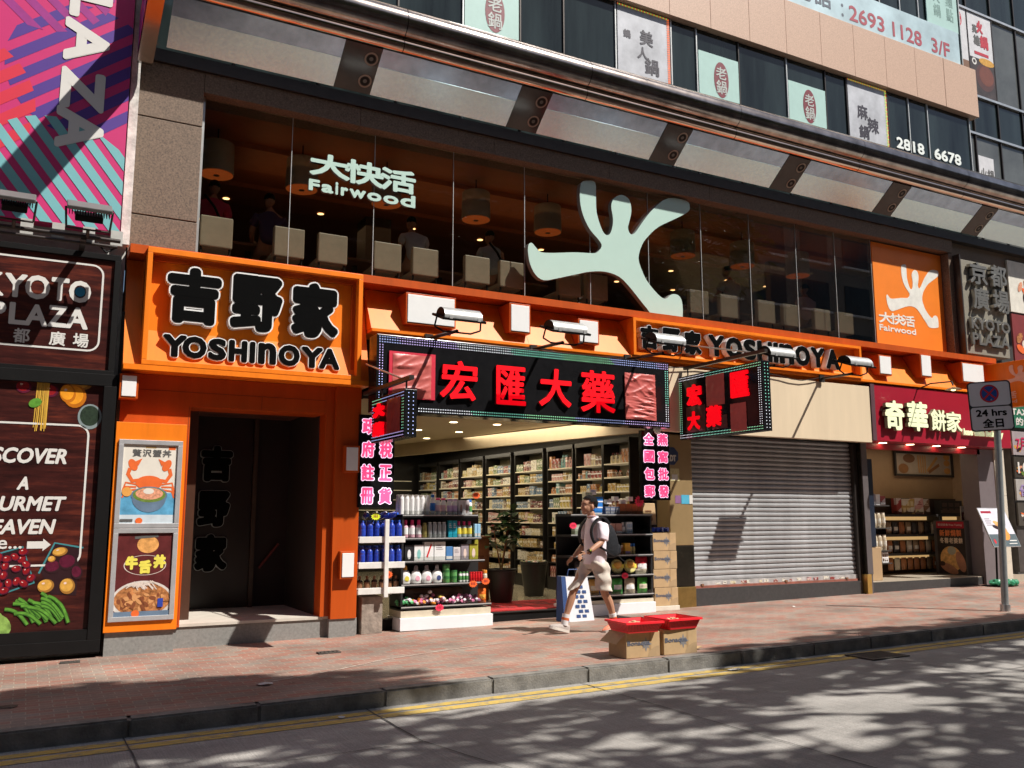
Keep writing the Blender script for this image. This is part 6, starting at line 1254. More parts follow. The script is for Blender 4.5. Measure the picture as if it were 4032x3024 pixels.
# no stopping sign
NP=thing("road_sign","grey post carrying a no stopping sign marked 24 hrs","road sign",(13.42,8.75,gz(13.42)))
GP=M("galvanised grey post",(0.30,0.32,0.32),.45,.5,var=.12,vs=6); mb=MB(); g=gz(13.42); mb.cyl((13.42,8.80,g),(13.62,8.80,3.6),.052,GP,k=18); mb.build("post",NP); mb=MB(); mb.cyl((13.42,8.8,g-.01),(13.425,8.8,g+.1),.075,M("silver post collar",(.5,.5,.5),.3,.8),k=18); mb.build("collar",NP)
mb=MB(); sa,ca=math.sin(R(50)),math.cos(R(50)); W_,H_=.62,.80; f=Fr(Vector((13.52,8.80,2.84))+Vector((-sa,-ca,0))*.062-Vector((ca,-sa,0))*W_*.55,Vector((ca,-sa,.03)),Vector((-.02,.02,1)),(-sa,-ca,0))
mb.poly(f,rrect(0,W_,0,H_,.06),-.012,0.0,M("black sign back",(.02,.02,.02),.5)); mb.build("plate",NP)
WS=M("white sign sheeting",(0.66,0.66,0.68),.4,var=.08,vs=3); BLS=M("blue sign sheeting",(0.015,0.07,0.30),.4); RDS=M("red sign sheeting",(0.50,0.02,0.03),.4)
mb=MB(); mb.poly(f,rrect(.02,W_-.02,.405,H_-.02,.045),.001,.001,WS); mb.poly(f,rrect(.02,W_-.02,.02,.385,.045),.001,.001,WS); cx,cz=.31,.60
mb.ell(f,cx,cz,.135,.145,.003,RDS,k=36); mb.ell(f,cx,cz,.11,.12,.004,BLS,k=36)
for a in (45,-45): mb.line(f,[(cx-.11*math.cos(R(a)),cz-.115*math.sin(R(a))),(cx+.11*math.cos(R(a)),cz+.115*math.sin(R(a)))],.026,.005+.0006*(a>0),RDS)
mb.text(f,"24 hrs",.09,.53,.235,.35,.003,.003,BLACK,.006); mb.text(f,"全日",.17,.47,.05,.20,.003,.003,BLACK,.006); mb.build("face",NP)
mb=MB(); mb.ell(f,.33,.16,.012,.012,.008,ALU,n0=0,k=10); mb.ell(f,.33,.50,.012,.012,.008,ALU,n0=0,k=10); mb.build("bolt",NP)

# ------------------------------------------------------------------ restaurant furniture
BEIGE=M("beige vinyl",(0.47,0.39,0.27),.5,var=.10,vs=7)
def chair_proto():
    r=thing("dining_chair","","chair",(0,0,4.82),"beige chairs along the restaurant window"); 
    MB().box(-.22,.22,-.05,.05,5.15,5.59,BEIGE,.018).build("backrest",r); MB().box(-.22,.22,.06,.48,5.15,5.23,BEIGE,.02).build("seat",r)
    for sx in (-.19,.19):
        for sy in (.0,.44): MB().cyl((sx,sy,4.82),(sx,sy,5.16),.017,STEELD,k=8).build("leg",r)
    return r
cx_=[(2.05,"in front of the red shirted diner"),(3.07,"below the lamp beside the mint lettering"),(3.72,"next to the purple shirted diner, under the mint lettering"),(4.58,"under the end of the mint lettering"),(5.21,"behind the white and grey shirted diner"),(6.11,"just before the diner with a shoulder strap"),(6.74,"behind the diner with a shoulder strap"),(7.86,"half hidden under the raised leg of the mint figure"),(8.42,"half hidden under the body of the mint figure"),(10.69,"nearest the foot of the mint figure"),(11.42,"just before the standing white shirted person"),(12.36,"just past the standing white shirted person"),(13.03,"between the standing person and the pink shirted diner"),(13.88,"behind the bending pink shirted diner"),(14.55,"last one before the orange window panel")]
pc=chair_proto()
for i,(x,l) in enumerate(cx_):
    lab="beige square backed chair "+l
    if i==0: pc.location=(x*.984,12.34,4.82); pc["label"]=lab; ORG[pc.name]=tuple(pc.location); first=pc
    else: dup(first,(x*.984,12.34,4.82),lab)
DR=M("beige drum shade",(0.40,0.33,0.23),.7,var=.08); DO=M("orange lamp lining",(0.62,0.13,0.03),.5,emit=(.8,.16,.03),es=.15)
def lamp_proto():
    r=thing("pendant_lamp","","lamp",(0,0,6.46),"drum lamps in the restaurant")
    MB().lathe([(.245,6.46),(.245,6.5),(.235,6.92),(.22,6.93)],DR,k=28).build("lamp_shade",r)
    o=MB().lathe([(.235,6.452),(.23,6.455)],DO,k=28).build("lining",r); MB().lathe([(.045,6.44),(.04,6.45)],ALU,k=14).build("finial",o)
    MB().cyl((0,0,6.93),(0,0,7.16),.01,BLACK,k=8).build("cord",r); return r
lp=lamp_proto()
for i,(x,l) in enumerate(((2.09,"nearest the stone pillar"),(3.35,"just before the mint lettering"),(4.72,"hidden behind the mint lettering"),(6.32,"midway between the lettering and the mint figure"),(7.73,"beside the upright arm of the mint figure"),(9.2,"behind the mint figure"),(10.75,"nearest the foot of the mint figure"),(12.26,"above the standing white shirted person"),(13.78,"last one before the orange window panel"))):
    lab="beige drum pendant lamp with orange underside, "+l
    if i==0: lp.location=(x,13.0,6.46); lp["label"]=lab
    else: dup(lp,(x,13.0,6.46),lab)
b0=None; CL=M("restaurant downlight",(1,.8,.5),.4,emit=(1,.62,.25),es=2.6)
rdl=B
for i in range(9):
    for j in range(3):
        x=2.6+1.6*i+.3*(j%2)+q.uniform(-.2,.2); y=14.1+1.6*j; kk=10; z_=7.074 if 15<y<15.9 else 7.15
        mb=MB(); mb.add([(x+.06*math.cos(2*math.pi*s/kk),y+.06*math.sin(2*math.pi*s/kk),z_) for s in range(kk)],[list(range(kk))[::-1]],CL); mb.build("downlight",rdl)
lampl("restaurant_ceiling_light",(9.2,15.3,6.9),24,(1,.62,.32),(12,3))
up=lampl("added_ceiling_uplight",(9.2,13.6,6.75),8,(1,.50,.22),(13,2)); up.rotation_euler=(math.pi,0,0)  # broad uplight added to redden and brighten the restaurant ceiling
# dining tables, low behind the sill
for i,x in enumerate((2.7,4.4,5.9,7.3,11.0,12.6,14.1)):
    r=thing("dining_table","brown dining table at the restaurant window near the %s beige chair"%("second","fourth","sixth","eighth","tenth","twelfth","fourteenth")[i],"table",(x,13.5,4.82)); MB().box(x-.55,x+.55,13.2,13.9,5.52,5.56,WD,.01).build("table_top",r); MB().cyl((x,13.55,4.82),(x,13.55,5.52),.05,STEELD).build("pedestal",r)
# ------------------------------------------------------------------ upper floor posters
fy=12.055
def seal(x0,x1,z0,z1,label):
    r=thing("window_poster",label,"poster",((x0+x1)/2,12.05,z0),"mint posters with a red seal in the upper windows"); MB().box(x0,x1,12.035,12.056,z0,z1,M("pale mint poster",(0.42,0.60,0.55),.35,var=.05)).build("panel",r)
    fr=F(12.033); mb=MB(); cx=(x0+x1)/2+.05; cz=9.68; DR_=M("dark red seal print",(0.17,0.018,0.03),.5,var=.3,vs=30); mb.ell(fr,cx,cz,.18,.36,.001,DR_,k=26)
    SL=M("pale seal lettering",(.45,.48,.45),.5); mb.text(fr,"老",cx-.13,cx+.13,cz+.01,cz+.26,.003,.003,SL,.004); mb.text(fr,"鍋",cx-.13,cx+.13,cz-.29,cz-.01,.003,.003,SL,.004); mb.chars(fr,"台式火鍋",cx-.2,cx+.2,cz-.48,cz-.39,.002,.002,M("dark green print",(.05,.12,.10),.5),.003); mb.build("print",r)
seal(5.63,6.62,8.75,10.55,"mint poster with a red oval seal, cut by the top edge of the photo"); seal(10.46,11.44,8.7,10.16,"mint poster with a red oval seal, middle of the three upper window seals"); seal(12.75,13.78,8.7,10.12,"mint poster with a red oval seal nearest the white phone digits")
def inkp(x0,x1,z0,z1,label,chs,edge):
    r=thing("window_poster",label,"poster",((x0+x1)/2,12.05,z0)); MB().box(x0,x1,12.03,12.056,z0,z1,M("grey ink wash poster",(0.46,0.47,0.50),.4,var=.35,vs=1.4)).build("panel",r)
    fr=F(12.028); mb=MB(); 
    for i,(t,u,v,s) in enumerate(chs): mb.text(fr,t,x0+u,x0+u+s,z0+v,z0+v+s,.002,.002,M("ink brush print",(.035,.03,.045),.5),.008)
    qq=random.Random(int(x0*10))
    for i in range(7): mb.ell(fr,x0+qq.uniform(.15,.8),z0+qq.uniform(.12,.4),qq.uniform(.05,.14),qq.uniform(.02,.05),.001+.0003*i,(M("wash red",(.35,.06,.06),.5),M("wash grey",(.22,.23,.25),.5),M("wash pale",(.6,.61,.62),.5))[i%3],k=12)
    mb.rect(fr,x0+.05,x1-.05,z0+.02,z0+.12,.0035,WLET); mb.build("print",r); mb=MB(); E1=M("amber LED edging",(.6,.12,.03),.5,emit=(.9,.16,.03),es=.5); E2=M("lime LED edging",(.4,.5,.05),.5,emit=(.5,.8,.1),es=.5)
    for i in range(int((z1-z0)/.035)): mb.rect(fr,x1-.06,x1-.035,z0+.035*i,z0+.035*i+.018,.004,E1 if edge else E2); mb.rect(fr,x1-.03,x1-.005,z0+.035*i+.01,z0+.035*i+.03,.004,E1 if (edge or i%3) else E2)
    for i in range(int((x1-x0)/.035)): mb.rect(fr,x0+.035*i,x0+.035*i+.018,z1-.04,z1-.012,.004,E2 if i%2 else E1)
    mb.build("led_edging",r)
inkp(8.62,9.78,8.7,10.58,"grey ink wash poster with brush characters and amber LED edging",[("美",.48,1.2,.3),("人",.42,.92,.24),("鍋",.58,.66,.32),("鍋",.12,1.25,.16)],True)
inkp(14.45,15.64,8.7,10.58,"grey ink wash poster with brush characters and lime LED edging beside the white phone digits",[("麻",.25,1.05,.32),("辣",.55,.80,.34),("鍋",.28,.62,.3)],False)
o=MB().text(F(12.055),"2818",15.90,16.80,9.34,9.60,.0,.012,M("white vinyl digits",(.80,.84,.80),.4),.012).text(F(12.055),"6678",17.14,18.06,9.34,9.60,.0,.012,M("white vinyl digits",(.80,.84,.80),.4),.012).build("phone_number_sticker",None,(17,12.04,9.3)); tagit(o,"white phone digits 2818 6678 stuck on the dark upper window","lettering")
bn=thing("window_banner","pale blue strip banner with red phone digits above the peach granite band","banner",(12,12.05,11.78)); MB().box(5.5,18.28,12.02,12.07,11.78,12.62,M("pale blue banner",(0.44,0.57,0.61),.4,var=.28,vs=.9)).build("panel",bn)
fr=F(12.018); BR=M("brick red print",(0.36,0.06,0.08),.5); SLT=M("slate print",(0.10,0.12,0.15),.5); mb=MB()
for t,u0,u1 in (("訂",12.0,12.5),("位",12.55,13.0),("電",13.05,13.5),("話",13.6,14.1)): mb.text(fr,t,u0,u1,12.0,12.45,.001,.001,SLT,.012)
for z_ in (11.98,12.2): mb.ell(fr,14.42,z_,.035,.04,.001,SLT,k=10)
mb.text(fr,"2693",14.62,15.72,11.92,12.28,.001,.001,BR,.01); mb.text(fr,"1128",15.98,16.95,11.92,12.28,.001,.001,BR,.01); mb.text(fr,"3/F",17.28,17.92,11.90,12.26,.001,.001,BR,.01); mb.build("lettering",bn)
vp=thing("window_poster","tall mint poster with faint columns of characters above the end of the blue banner","poster",(17.8,12.08,12.64)); MB().box(17.25,18.35,12.055,12.08,12.64,14.6,M("pale mint poster",(0.42,0.60,0.55),.35)).build("panel",vp); mb=MB(); FT=M("faint green print",(.24,.38,.34),.5); mb.chars(F(12.053),"重慶麵點",17.95,18.2,12.85,14.3,.001,.001,FT,.004,vert=True); mb.chars(F(12.053),"涼菜火鍋",17.5,17.75,12.85,14.3,.001,.001,FT,.004,vert=True); mb.build("print",vp)
hp=thing("window_poster","white hotpot poster with red characters and a dark broth pot in the glass office window","poster",(19.95,12.55,11.68)); MB().box(19.5,20.44,12.57,12.595,11.68,13.84,M("white poster",(.62,.61,.62),.4)).build("panel",hp); fr=F(12.568); mb=MB(); mb.rect(fr,19.5,20.44,11.68,12.66,.001,M("dark broth ground",(.05,.035,.03),.4,var=.5,vs=6)); mb.ell(fr,20.05,12.2,.36,.36,.002,M("broth pot",(.10,.045,.035),.35)); mb.ell(fr,20.1,12.25,.28,.26,.003,M("brown broth",(.18,.06,.035),.35)); mb.ell(fr,20.15,12.62,.3,.10,.0035,YP); mb.ring(fr,19.66,12.55,.05,.09,.004,WLET)
RP_=M("red brush print",(.45,.02,.04),.5); mb.text(fr,"火",19.85,20.10,13.35,13.7,.002,.002,RP_,.02); mb.text(fr,"鍋",19.95,20.28,12.97,13.33,.002,.002,RP_,.018); mb.text(fr,"英",19.68,19.86,13.32,13.55,.002,.002,INK,.012); mb.text(fr,"雄",19.70,19.95,13.0,13.28,.002,.002,INK,.012); mb.rect(fr,19.7,20.25,12.76,12.84,.002,RP_); mb.build("print",hp)
h3=thing("window_poster","narrow white poster with a red seal beside the hotpot poster","poster",(19.2,12.55,12)); MB().box(18.98,19.46,12.57,12.595,11.9,13.88,M("white poster",(.62,.61,.62),.4)).build("panel",h3); mb=MB(); mb.ell(fr,19.16,13.55,.13,.22,.001,RP_); mb.rect(fr,18.98,19.46,11.9,12.5,.001,PM[8][1]); mb.chars(fr,"午市",19.07,19.25,13.4,13.7,.003,.003,WLET,.004,vert=True); mb.build("print",h3)
h2=thing("window_poster","white poster with two dark characters low in the glass office window","poster",(19.8,12.55,9.0)); MB().box(19.52,20.1,12.57,12.595,9.0,10.1,M("white poster",(.62,.61,.62),.4)).build("panel",h2); mb=MB(); mb.text(fr,"火",19.56,19.8,9.5,9.8,.001,.001,INK,.006); mb.text(fr,"鍋",19.82,20.08,9.5,9.8,.001,.001,INK,.006); mb.text(fr,"Hot Pot",19.62,20.02,9.3,9.4,.001,.001,INK,.002); mb.build("print",h2)
# ------------------------------------------------------------------ people
SKIN=M("tanned skin",(0.42,0.215,0.13),.5,var=.08,vs=10); HAIR=M("black hair",(0.007,0.006,0.006),.75,var=.5,vs=60,spec=.12,bump=1.0,bs=90); LIP=M("lips",(0.30,0.11,0.09),.45)
def skin_mesh(chains, mats=None, sub=1, root=0):
    """chains: lists of (key or None, position, radius); equal keys share a vertex"""
    vs=[];rs=[];es=[];ix={}
    for ch in chains:
        prev=None
        for key,p,r in ch:
            if key is not None and key in ix: i=ix[key]
            else:
                i=len(vs); vs.append(p); rs.append(r if isinstance(r,tuple) else (r,r))
                if key is not None: ix[key]=i
            if prev is not None: es.append((prev,i))
            prev=i
    me=bpy.data.meshes.new("skeleton"); me.from_pydata(vs,es,[]); o=bpy.data.objects.new("skeleton",me); C.objects.link(o)
    md=o.modifiers.new("skin","SKIN"); md.use_smooth_shade=True; md.branch_smoothing=.3
    lay=me.skin_vertices[0].data if me.skin_vertices else None
    if lay is None:
        bm_=bmesh.new(); bm_.from_mesh(me); bm_.verts.layers.skin.verify(); bm_.to_mesh(me); bm_.free(); lay=me.skin_vertices[0].data
    for i,r in enumerate(rs): lay[i].radius=r; lay[i].use_root=(i==root)
    s=o.modifiers.new("sub","SUBSURF"); s.levels=sub; s.render_levels=sub
    dg=bpy.context.evaluated_depsgraph_get(); dg.update(); m2=bpy.data.meshes.new_from_object(o.evaluated_get(dg))
    r_=([tuple(v.co) for v in m2.vertices],[list(p.vertices) for p in m2.polygons])
    bpy.data.objects.remove(o); bpy.data.meshes.remove(me); bpy.data.meshes.remove(m2); return r_
def remesh(mb,vox,smooth=3):
    o=mb.build("remesh"); md=o.modifiers.new("r","REMESH"); md.mode="VOXEL"; md.voxel_size=vox; md.use_smooth_shade=True
    s=o.modifiers.new("s","SMOOTH"); s.iterations=smooth; s.factor=.5
    dg=bpy.context.evaluated_depsgraph_get(); dg.update(); m2=bpy.data.meshes.new_from_object(o.evaluated_get(dg)); r_=([tuple(v.co) for v in m2.vertices],[list(p.vertices) for p in m2.polygons]); me=o.data
    bpy.data.objects.remove(o); bpy.data.meshes.remove(me); bpy.data.meshes.remove(m2); return r_
def head_into(mb,c,rz,s=1.0,tilt=0.0):
    """head of about 0.23 m height, facing local -x before rotation; c is the middle of the skull"""
    T=Matrix.Translation(c)@Matrix.Rotation(rz,4,"Z")@Matrix.Rotation(tilt,4,"Y")@Matrix.Scale(s,4)
    def b(x,y,z,rx,ry,rz_):
        k=MB(); k.ball((0,0,0),rx,ry,rz_,SKIN,3); mb.add([T@(Vector(v)+Vector((x,y,z))) for v in k.v],k.f,SKIN,True)
    b(.012,0,.03,.095,.076,.090); b(-.022,0,-.025,.070,.064,.085); b(-.050,0,-.085,.036,.042,.030); b(-.045,0,.03,.052,.058,.055)
    b(-.100,0,-.018,.016,.013,.020); b(-.088,0,.004,.012,.010,.032); b(-.078,0,-.058,.018,.026,.014); b(-.070,.03,-.03,.022,.022,.028); b(-.070,-.03,-.03,.022,.022,.028)
    b(.015,.076,-.012,.020,.010,.032); b(.015,-.076,-.012,.020,.010,.032); b(-.075,0,.028,.02,.05,.012)
    return T
def finger(p,d,l,r,curl,up):
    p=Vector(p); d=Vector(d).normalized(); up=Vector(up).normalized(); o=[(None,tuple(p),r)]
    ax=d.cross(up)
    for k,f in enumerate((.42,.33,.25)):
        p=p+d*l*f; o.append((None,tuple(p),r*(.95-.1*k))); d=Matrix.Rotation(curl,3,ax)@d
    return o
def hand_into(mb,wr,d,pal,side,s=1.0,curl=.45):
    """palm from wrist wr along d; pal = palm normal; side = towards the thumb"""
    d=Vector(d).normalized(); pal=Vector(pal).normalized(); sd=Vector(side).normalized(); wr=Vector(wr)
    k=MB(); k.ball((0,0,0),1,1,1,SKIN,3)
    M3=Matrix((d*.052*s,sd*.042*s,pal*.016*s)).transposed()
    mb.add([wr+d*.055*s+M3@Vector(v) for v in k.v],k.f,SKIN,True)
    for i,(o_,l) in enumerate(((.030,.070),(.010,.080),(-.010,.074),(-.029,.058))):
        vs,fs=skin_mesh([finger(wr+d*.088*s+sd*o_*s,d+sd*o_*2.0,l*s,.0085*s,-curl*(1+.12*i),-pal)]); mb.add(vs,fs,SKIN,True)
    vs,fs=skin_mesh([finger(wr+d*.03*s+sd*.032*s,d*.7+sd*.75+pal*.25,.062*s,.0100*s,-.25,-pal)]); mb.add(vs,fs,SKIN,True)
# the walking man
def loft(mb,rings,mat,k=20,fold=0.0,seed=1):
    """rings: (centre, rx, ry[, tilt about y]) joined into one closed tube"""
    q_=random.Random(seed); ph=[q_.uniform(0,6.3) for _ in range(4)]; vs=[]
    for j,rg_ in enumerate(rings):
        c,rx,ry=rg_[:3]; t=rg_[3] if len(rg_)>3 else 0.0
        for i in range(k):
            a_=2*math.pi*i/k; f_=1+fold*(math.sin(3*a_+ph[0]+j*.9)*.6+math.sin(5*a_+ph[1]-j*1.3)*.5+math.sin(2*a_+ph[2]+j*1.9)*.5)
            x,y=rx*math.cos(a_)*f_,ry*math.sin(a_)*f_; vs.append((c[0]+x*math.cos(t),c[1]+y,c[2]-x*math.sin(t)))
    n=len(rings)
    mb.add(vs,[[j*k+i,j*k+(i+1)%k,(j+1)*k+(i+1)%k,(j+1)*k+i] for j in range(n-1) for i in range(k)]+[list(range(k))[::-1],[(n-1)*k+i for i in range(k)]],mat,True)
g0=gz(6.6)
PEL=(6.79,10.25,.93)
man=thing("person","young man in pale pink shirt and khaki shorts striding past the pharmacy","person",(6.65,10.25,g0))
k=MB()
vs,fs=skin_mesh([
 [("pel",PEL,(.115,.145)),("sp",(6.80,10.25,1.10),(.09,.125)),("ch",(6.805,10.25,1.30),(.095,.14)),("nk",(6.785,10.25,1.45),(.065,.08)),(None,(6.755,10.25,1.52),.058),(None,(6.725,10.25,1.60),.060)],
 [("ch",None,0),("shl",(6.825,10.095,1.385),.050),(None,(6.80,10.03,1.28),.052),("ell",(6.765,10.01,1.165),.043),(None,(6.64,9.99,1.10),.043),("wrl",(6.495,9.97,1.015),.027)],
 [("ch",None,0),("shr",(6.785,10.405,1.385),.050),(None,(6.80,10.47,1.28),.050),("elr",(6.80,10.48,1.15),.042),(None,(6.70,10.48,1.04),.040),("wrr",(6.595,10.46,.955),.027)],
 [("pel",None,0),("hl",(6.82,10.15,.86),.092),(None,(6.85,10.14,.70),.078),("kl",(6.87,10.14,.50),.058),(None,(6.955,10.14,.36),.061),(None,(7.005,10.14,.20),.042),("al",(7.035,10.14,.10),.036),(None,(7.0,10.14,.035),.038)],
 [("pel",None,0),("hr",(6.75,10.35,.86),.092),(None,(6.64,10.355,.70),.078),("kr",(6.525,10.36,.51),.058),(None,(6.48,10.36,.38),.061),(None,(6.41,10.36,.20),.042),("ar",(6.385,10.36,.10),.036),(None,(6.35,10.36,.03),.038)],
 ])
k.add(vs,fs,SKIN,True)
HT=head_into(k,(6.712,10.25,1.640),0.0,1.06,R(4))
hand_into(k,(6.495,9.97,1.015),(-.93,-.02,-.32),(.25,.0,-.9),(-.2,.1,.9),1.0,.38)
hand_into(k,(6.595,10.46,.955),(-.8,-.05,-.55),(.5,-.1,-.8),(-.3,-.4,.6),1.0,.5)
vs,fs=remesh(k,.0065,2); MB().add(vs,fs,SKIN,True).build("body",man)
# clothing
SHIRT=M("pale pink cotton",(0.77,0.68,0.72),.85,var=.05,vs=9,bump=.35,bs=14)
k=MB()
loft(k,[((6.80,10.25,.855),.158,.190,.06),((6.80,10.25,.92),.155,.188,.03),((6.805,10.25,1.02),.146,.180),((6.805,10.25,1.14),.136,.174),((6.81,10.25,1.27),.137,.180),((6.815,10.25,1.37),.122,.178),((6.80,10.25,1.44),.095,.135),((6.775,10.25,1.495),.070,.075,-.25)],SHIRT,24,.035,3)
loft(k,[((6.83,10.17,1.42),.075,.07),((6.83,10.09,1.41),.082,.066,.2),((6.815,10.045,1.33),.080,.064,.2),((6.795,10.02,1.25),.079,.065,.25),((6.78,10.015,1.19),.080,.066,.3)],SHIRT,18,.05,5)
loft(k,[((6.80,10.33,1.42),.075,.07),((6.79,10.41,1.41),.082,.066),((6.80,10.455,1.33),.080,.064),((6.80,10.475,1.25),.078,.064),((6.80,10.48,1.19),.078,.065)],SHIRT,18,.05,6)
vs,fs=remesh(k,.010,4)
qf=random.Random(5); ks=[(qf.uniform(-28,28),qf.uniform(14,48),qf.uniform(0,6)) for _ in range(6)]
vs=[Vector(v) for v in vs]
for v in vs:
    w_=max(.15,1.22-v.z)*1.3
    d_=.0068*w_*sum(math.sin(a_*v.x+b_*v.z+c_) for a_,b_,c_ in ks); v.y+=(-1 if v.y<10.25 else 1)*d_; v.x+=.005*w_*math.sin(36*v.z+9*v.y)
MB().add(vs,fs,SHIRT,True).build("t_shirt",man)
MB().lathe([(.064,0),(.070,.006),(.072,.014),(.066,.018)],M("shirt neckband",(0.66,0.50,0.56),.85),(6.768,10.25,1.492),sy=1.08).build("neckband",man)
SHORT=M("khaki cotton",(0.55,0.49,0.42),.85,var=.10,vs=12,bump=.4,bs=14)
k=MB()
loft(k,[((6.80,10.25,.955),.142,.178),((6.80,10.25,.88),.150,.186),((6.80,10.25,.80),.135,.180)],SHORT,24,.015,2)
loft(k,[((6.825,10.16,.89),.120,.100),((6.835,10.15,.80),.122,.104),((6.85,10.145,.70),.115,.102),((6.862,10.14,.60),.112,.102,.05),((6.872,10.14,.515),.115,.104,.10)],SHORT,20,.045,8)
loft(k,[((6.77,10.34,.89),.120,.100),((6.72,10.35,.80),.122,.104,-.2),((6.66,10.355,.71),.114,.102,-.4),((6.595,10.36,.635),.110,.101,-.5),((6.535,10.36,.565),.112,.102,-.5)],SHORT,20,.045,9)
vs,fs=remesh(k,.010,3); vs=[Vector(v) for v in vs]
for v in vs:
    d_=.006*sum(math.sin(a_*v.x*1.3+b_*v.z*.9+c_) for a_,b_,c_ in ks[:4]); v.y+=(-1 if v.y<10.25 else 1)*d_
MB().add(vs,fs,SHORT,True).build("shorts",man)
SOCK=M("white sock",(.72,.70,.69),.9); ORS=M("orange sock stripe",(.55,.12,.03),.9); SHOE=M("grey tan trainer",(.36,.31,.28),.7,var=.2,vs=30); SOLE=M("pale trainer sole",(.58,.53,.47),.7); SHO=M("coral trainer panel",(.70,.22,.13),.6)
def sock(a,b,nm):
    a,b=Vector(a),Vector(b); k=MB(); k.cyl(a,a.lerp(b,.45),.046,SOCK,.049,k=18); k.cyl(a.lerp(b,.45),a.lerp(b,.68),.0495,ORS,.050,k=18); k.cyl(a.lerp(b,.68),b,.050,SOCK,.053,k=18); k.build("sock",man)
sock((7.03,10.14,.08),(7.00,10.14,.215),0); sock((6.375,10.36,.07),(6.41,10.36,.215),0)
def shoe(heel,toe,pan):
    h=Vector(heel); t=Vector(toe); d=(t-h); L_=d.length; d.normalize(); sd=d.cross(Vector((0,0,1))).normalized(); up=sd.cross(d)
    def P3(u,v,w_): return h+d*u*L_+sd*v+up*w_
    prof=[(-.02,.026,.075),(.10,.036,.088),(.28,.038,.085),(.45,.040,.070),(.65,.047,.055),(.82,.046,.044),(.95,.034,.034),(1.03,.012,.022)]
    k=MB(); n=12; vs=[]
    for u,wd,ht in prof:
        for i in range(n): a=math.pi*i/(n-1); vs.append(P3(u,-math.cos(a)*wd,.022+math.sin(a)**.7*ht))
    k.add(vs,[[j*n+i,j*n+i+1,(j+1)*n+i+1,(j+1)*n+i] for j in range(len(prof)-1) for i in range(n-1)],pan,True); k.add(vs[:n],[list(range(n))],pan); k.add(vs[-n:],[list(range(n))[::-1]],pan)
    for u in (.35,.45,.55,.65): k.add([P3(u-.012,-.022,.022+.075-.08*(u-.3)),P3(u+.012,-.022,.022+.075-.08*(u-.3)),P3(u+.012,.022,.024+.075-.08*(u-.3)),P3(u-.012,.022,.024+.075-.08*(u-.3))],[[0,1,2,3]],SOCK)
    o=k.build("shoe",man); k=MB(); vs=[]
    for u,wd,ht in prof: vs+=[P3(u,-wd*1.12,.0),P3(u,wd*1.12,.0),P3(u,wd*1.1,.034),P3(u,-wd*1.1,.034)]
    m=len(prof); k.add(vs,[[4*j+i,4*j+(i+1)%4,4*(j+1)+(i+1)%4,4*(j+1)+i] for j in range(m-1) for i in range(4)]+[[0,1,2,3],[4*m-1,4*m-2,4*m-3,4*m-4]],SOLE); k.build("sole",o)
shoe((6.43,10.36,g0+.0),(6.155,10.36,g0+.075),SHOE); shoe((7.10,10.14,g0+.055),(6.855,10.14,g0-.002),SHO)
# hair: a cap of the skull with a short fringe, slightly tousled
k=MB(); b=bmesh.new(); bmesh.ops.create_icosphere(b,subdivisions=4,radius=1.0); qh=random.Random(2)
dele=[v for v in b.verts if (v.co.z < (.46 if v.co.x<-.45 else (-.52 if v.co.x>.12 else .0)))]
bmesh.ops.delete(b,geom=dele,context="VERTS")
for v in b.verts: j=1.0+.035*math.sin(9*v.co.x+7*v.co.y)*math.sin(11*v.co.z+8*v.co.y)+qh.uniform(-.012,.02); v.co=HT@Vector((.020+v.co.x*.111*j,v.co.y*.090*j,.036+v.co.z*.104*(j+(.03 if v.co.z>.5 else 0))))
k.bm(b,HAIR,True)
k.build("hair",man)
k=MB()
for s_ in (-1,1):
    k.ball(tuple(HT@Vector((-.085,s_*.032,.006))),.008,.011,.006,M("eye white",(.55,.52,.5),.3),2); k.ball(tuple(HT@Vector((-.091,s_*.033,.006))),.004,.005,.005,BLACK,2)
    p0,p1=HT@Vector((-.092,s_*.016,.026)),HT@Vector((-.078,s_*.052,.027)); k.cyl(p0,p1,.004,HAIR,k=6)
k.cyl(HT@Vector((-.094,-.02,-.060)),HT@Vector((-.094,.02,-.060)),.0045,LIP,k=8); k.build("face_features",man)
k=MB(); a=Vector((6.535,9.974,1.040)); d=Vector((-.86,-.12,-.5)).normalized(); k.cyl(a-d*.012,a+d*.012,.036,BLACK,k=20); k.ball(tuple(a+Vector((-.004,-.036,.012))),.022,.009,.022,BLACK,2); k.ball(tuple(a+Vector((-.008,-.043,.020))),.014,.005,.012,M("lime watch face",(.40,.45,.05),.3),2); k.build("watch",man)
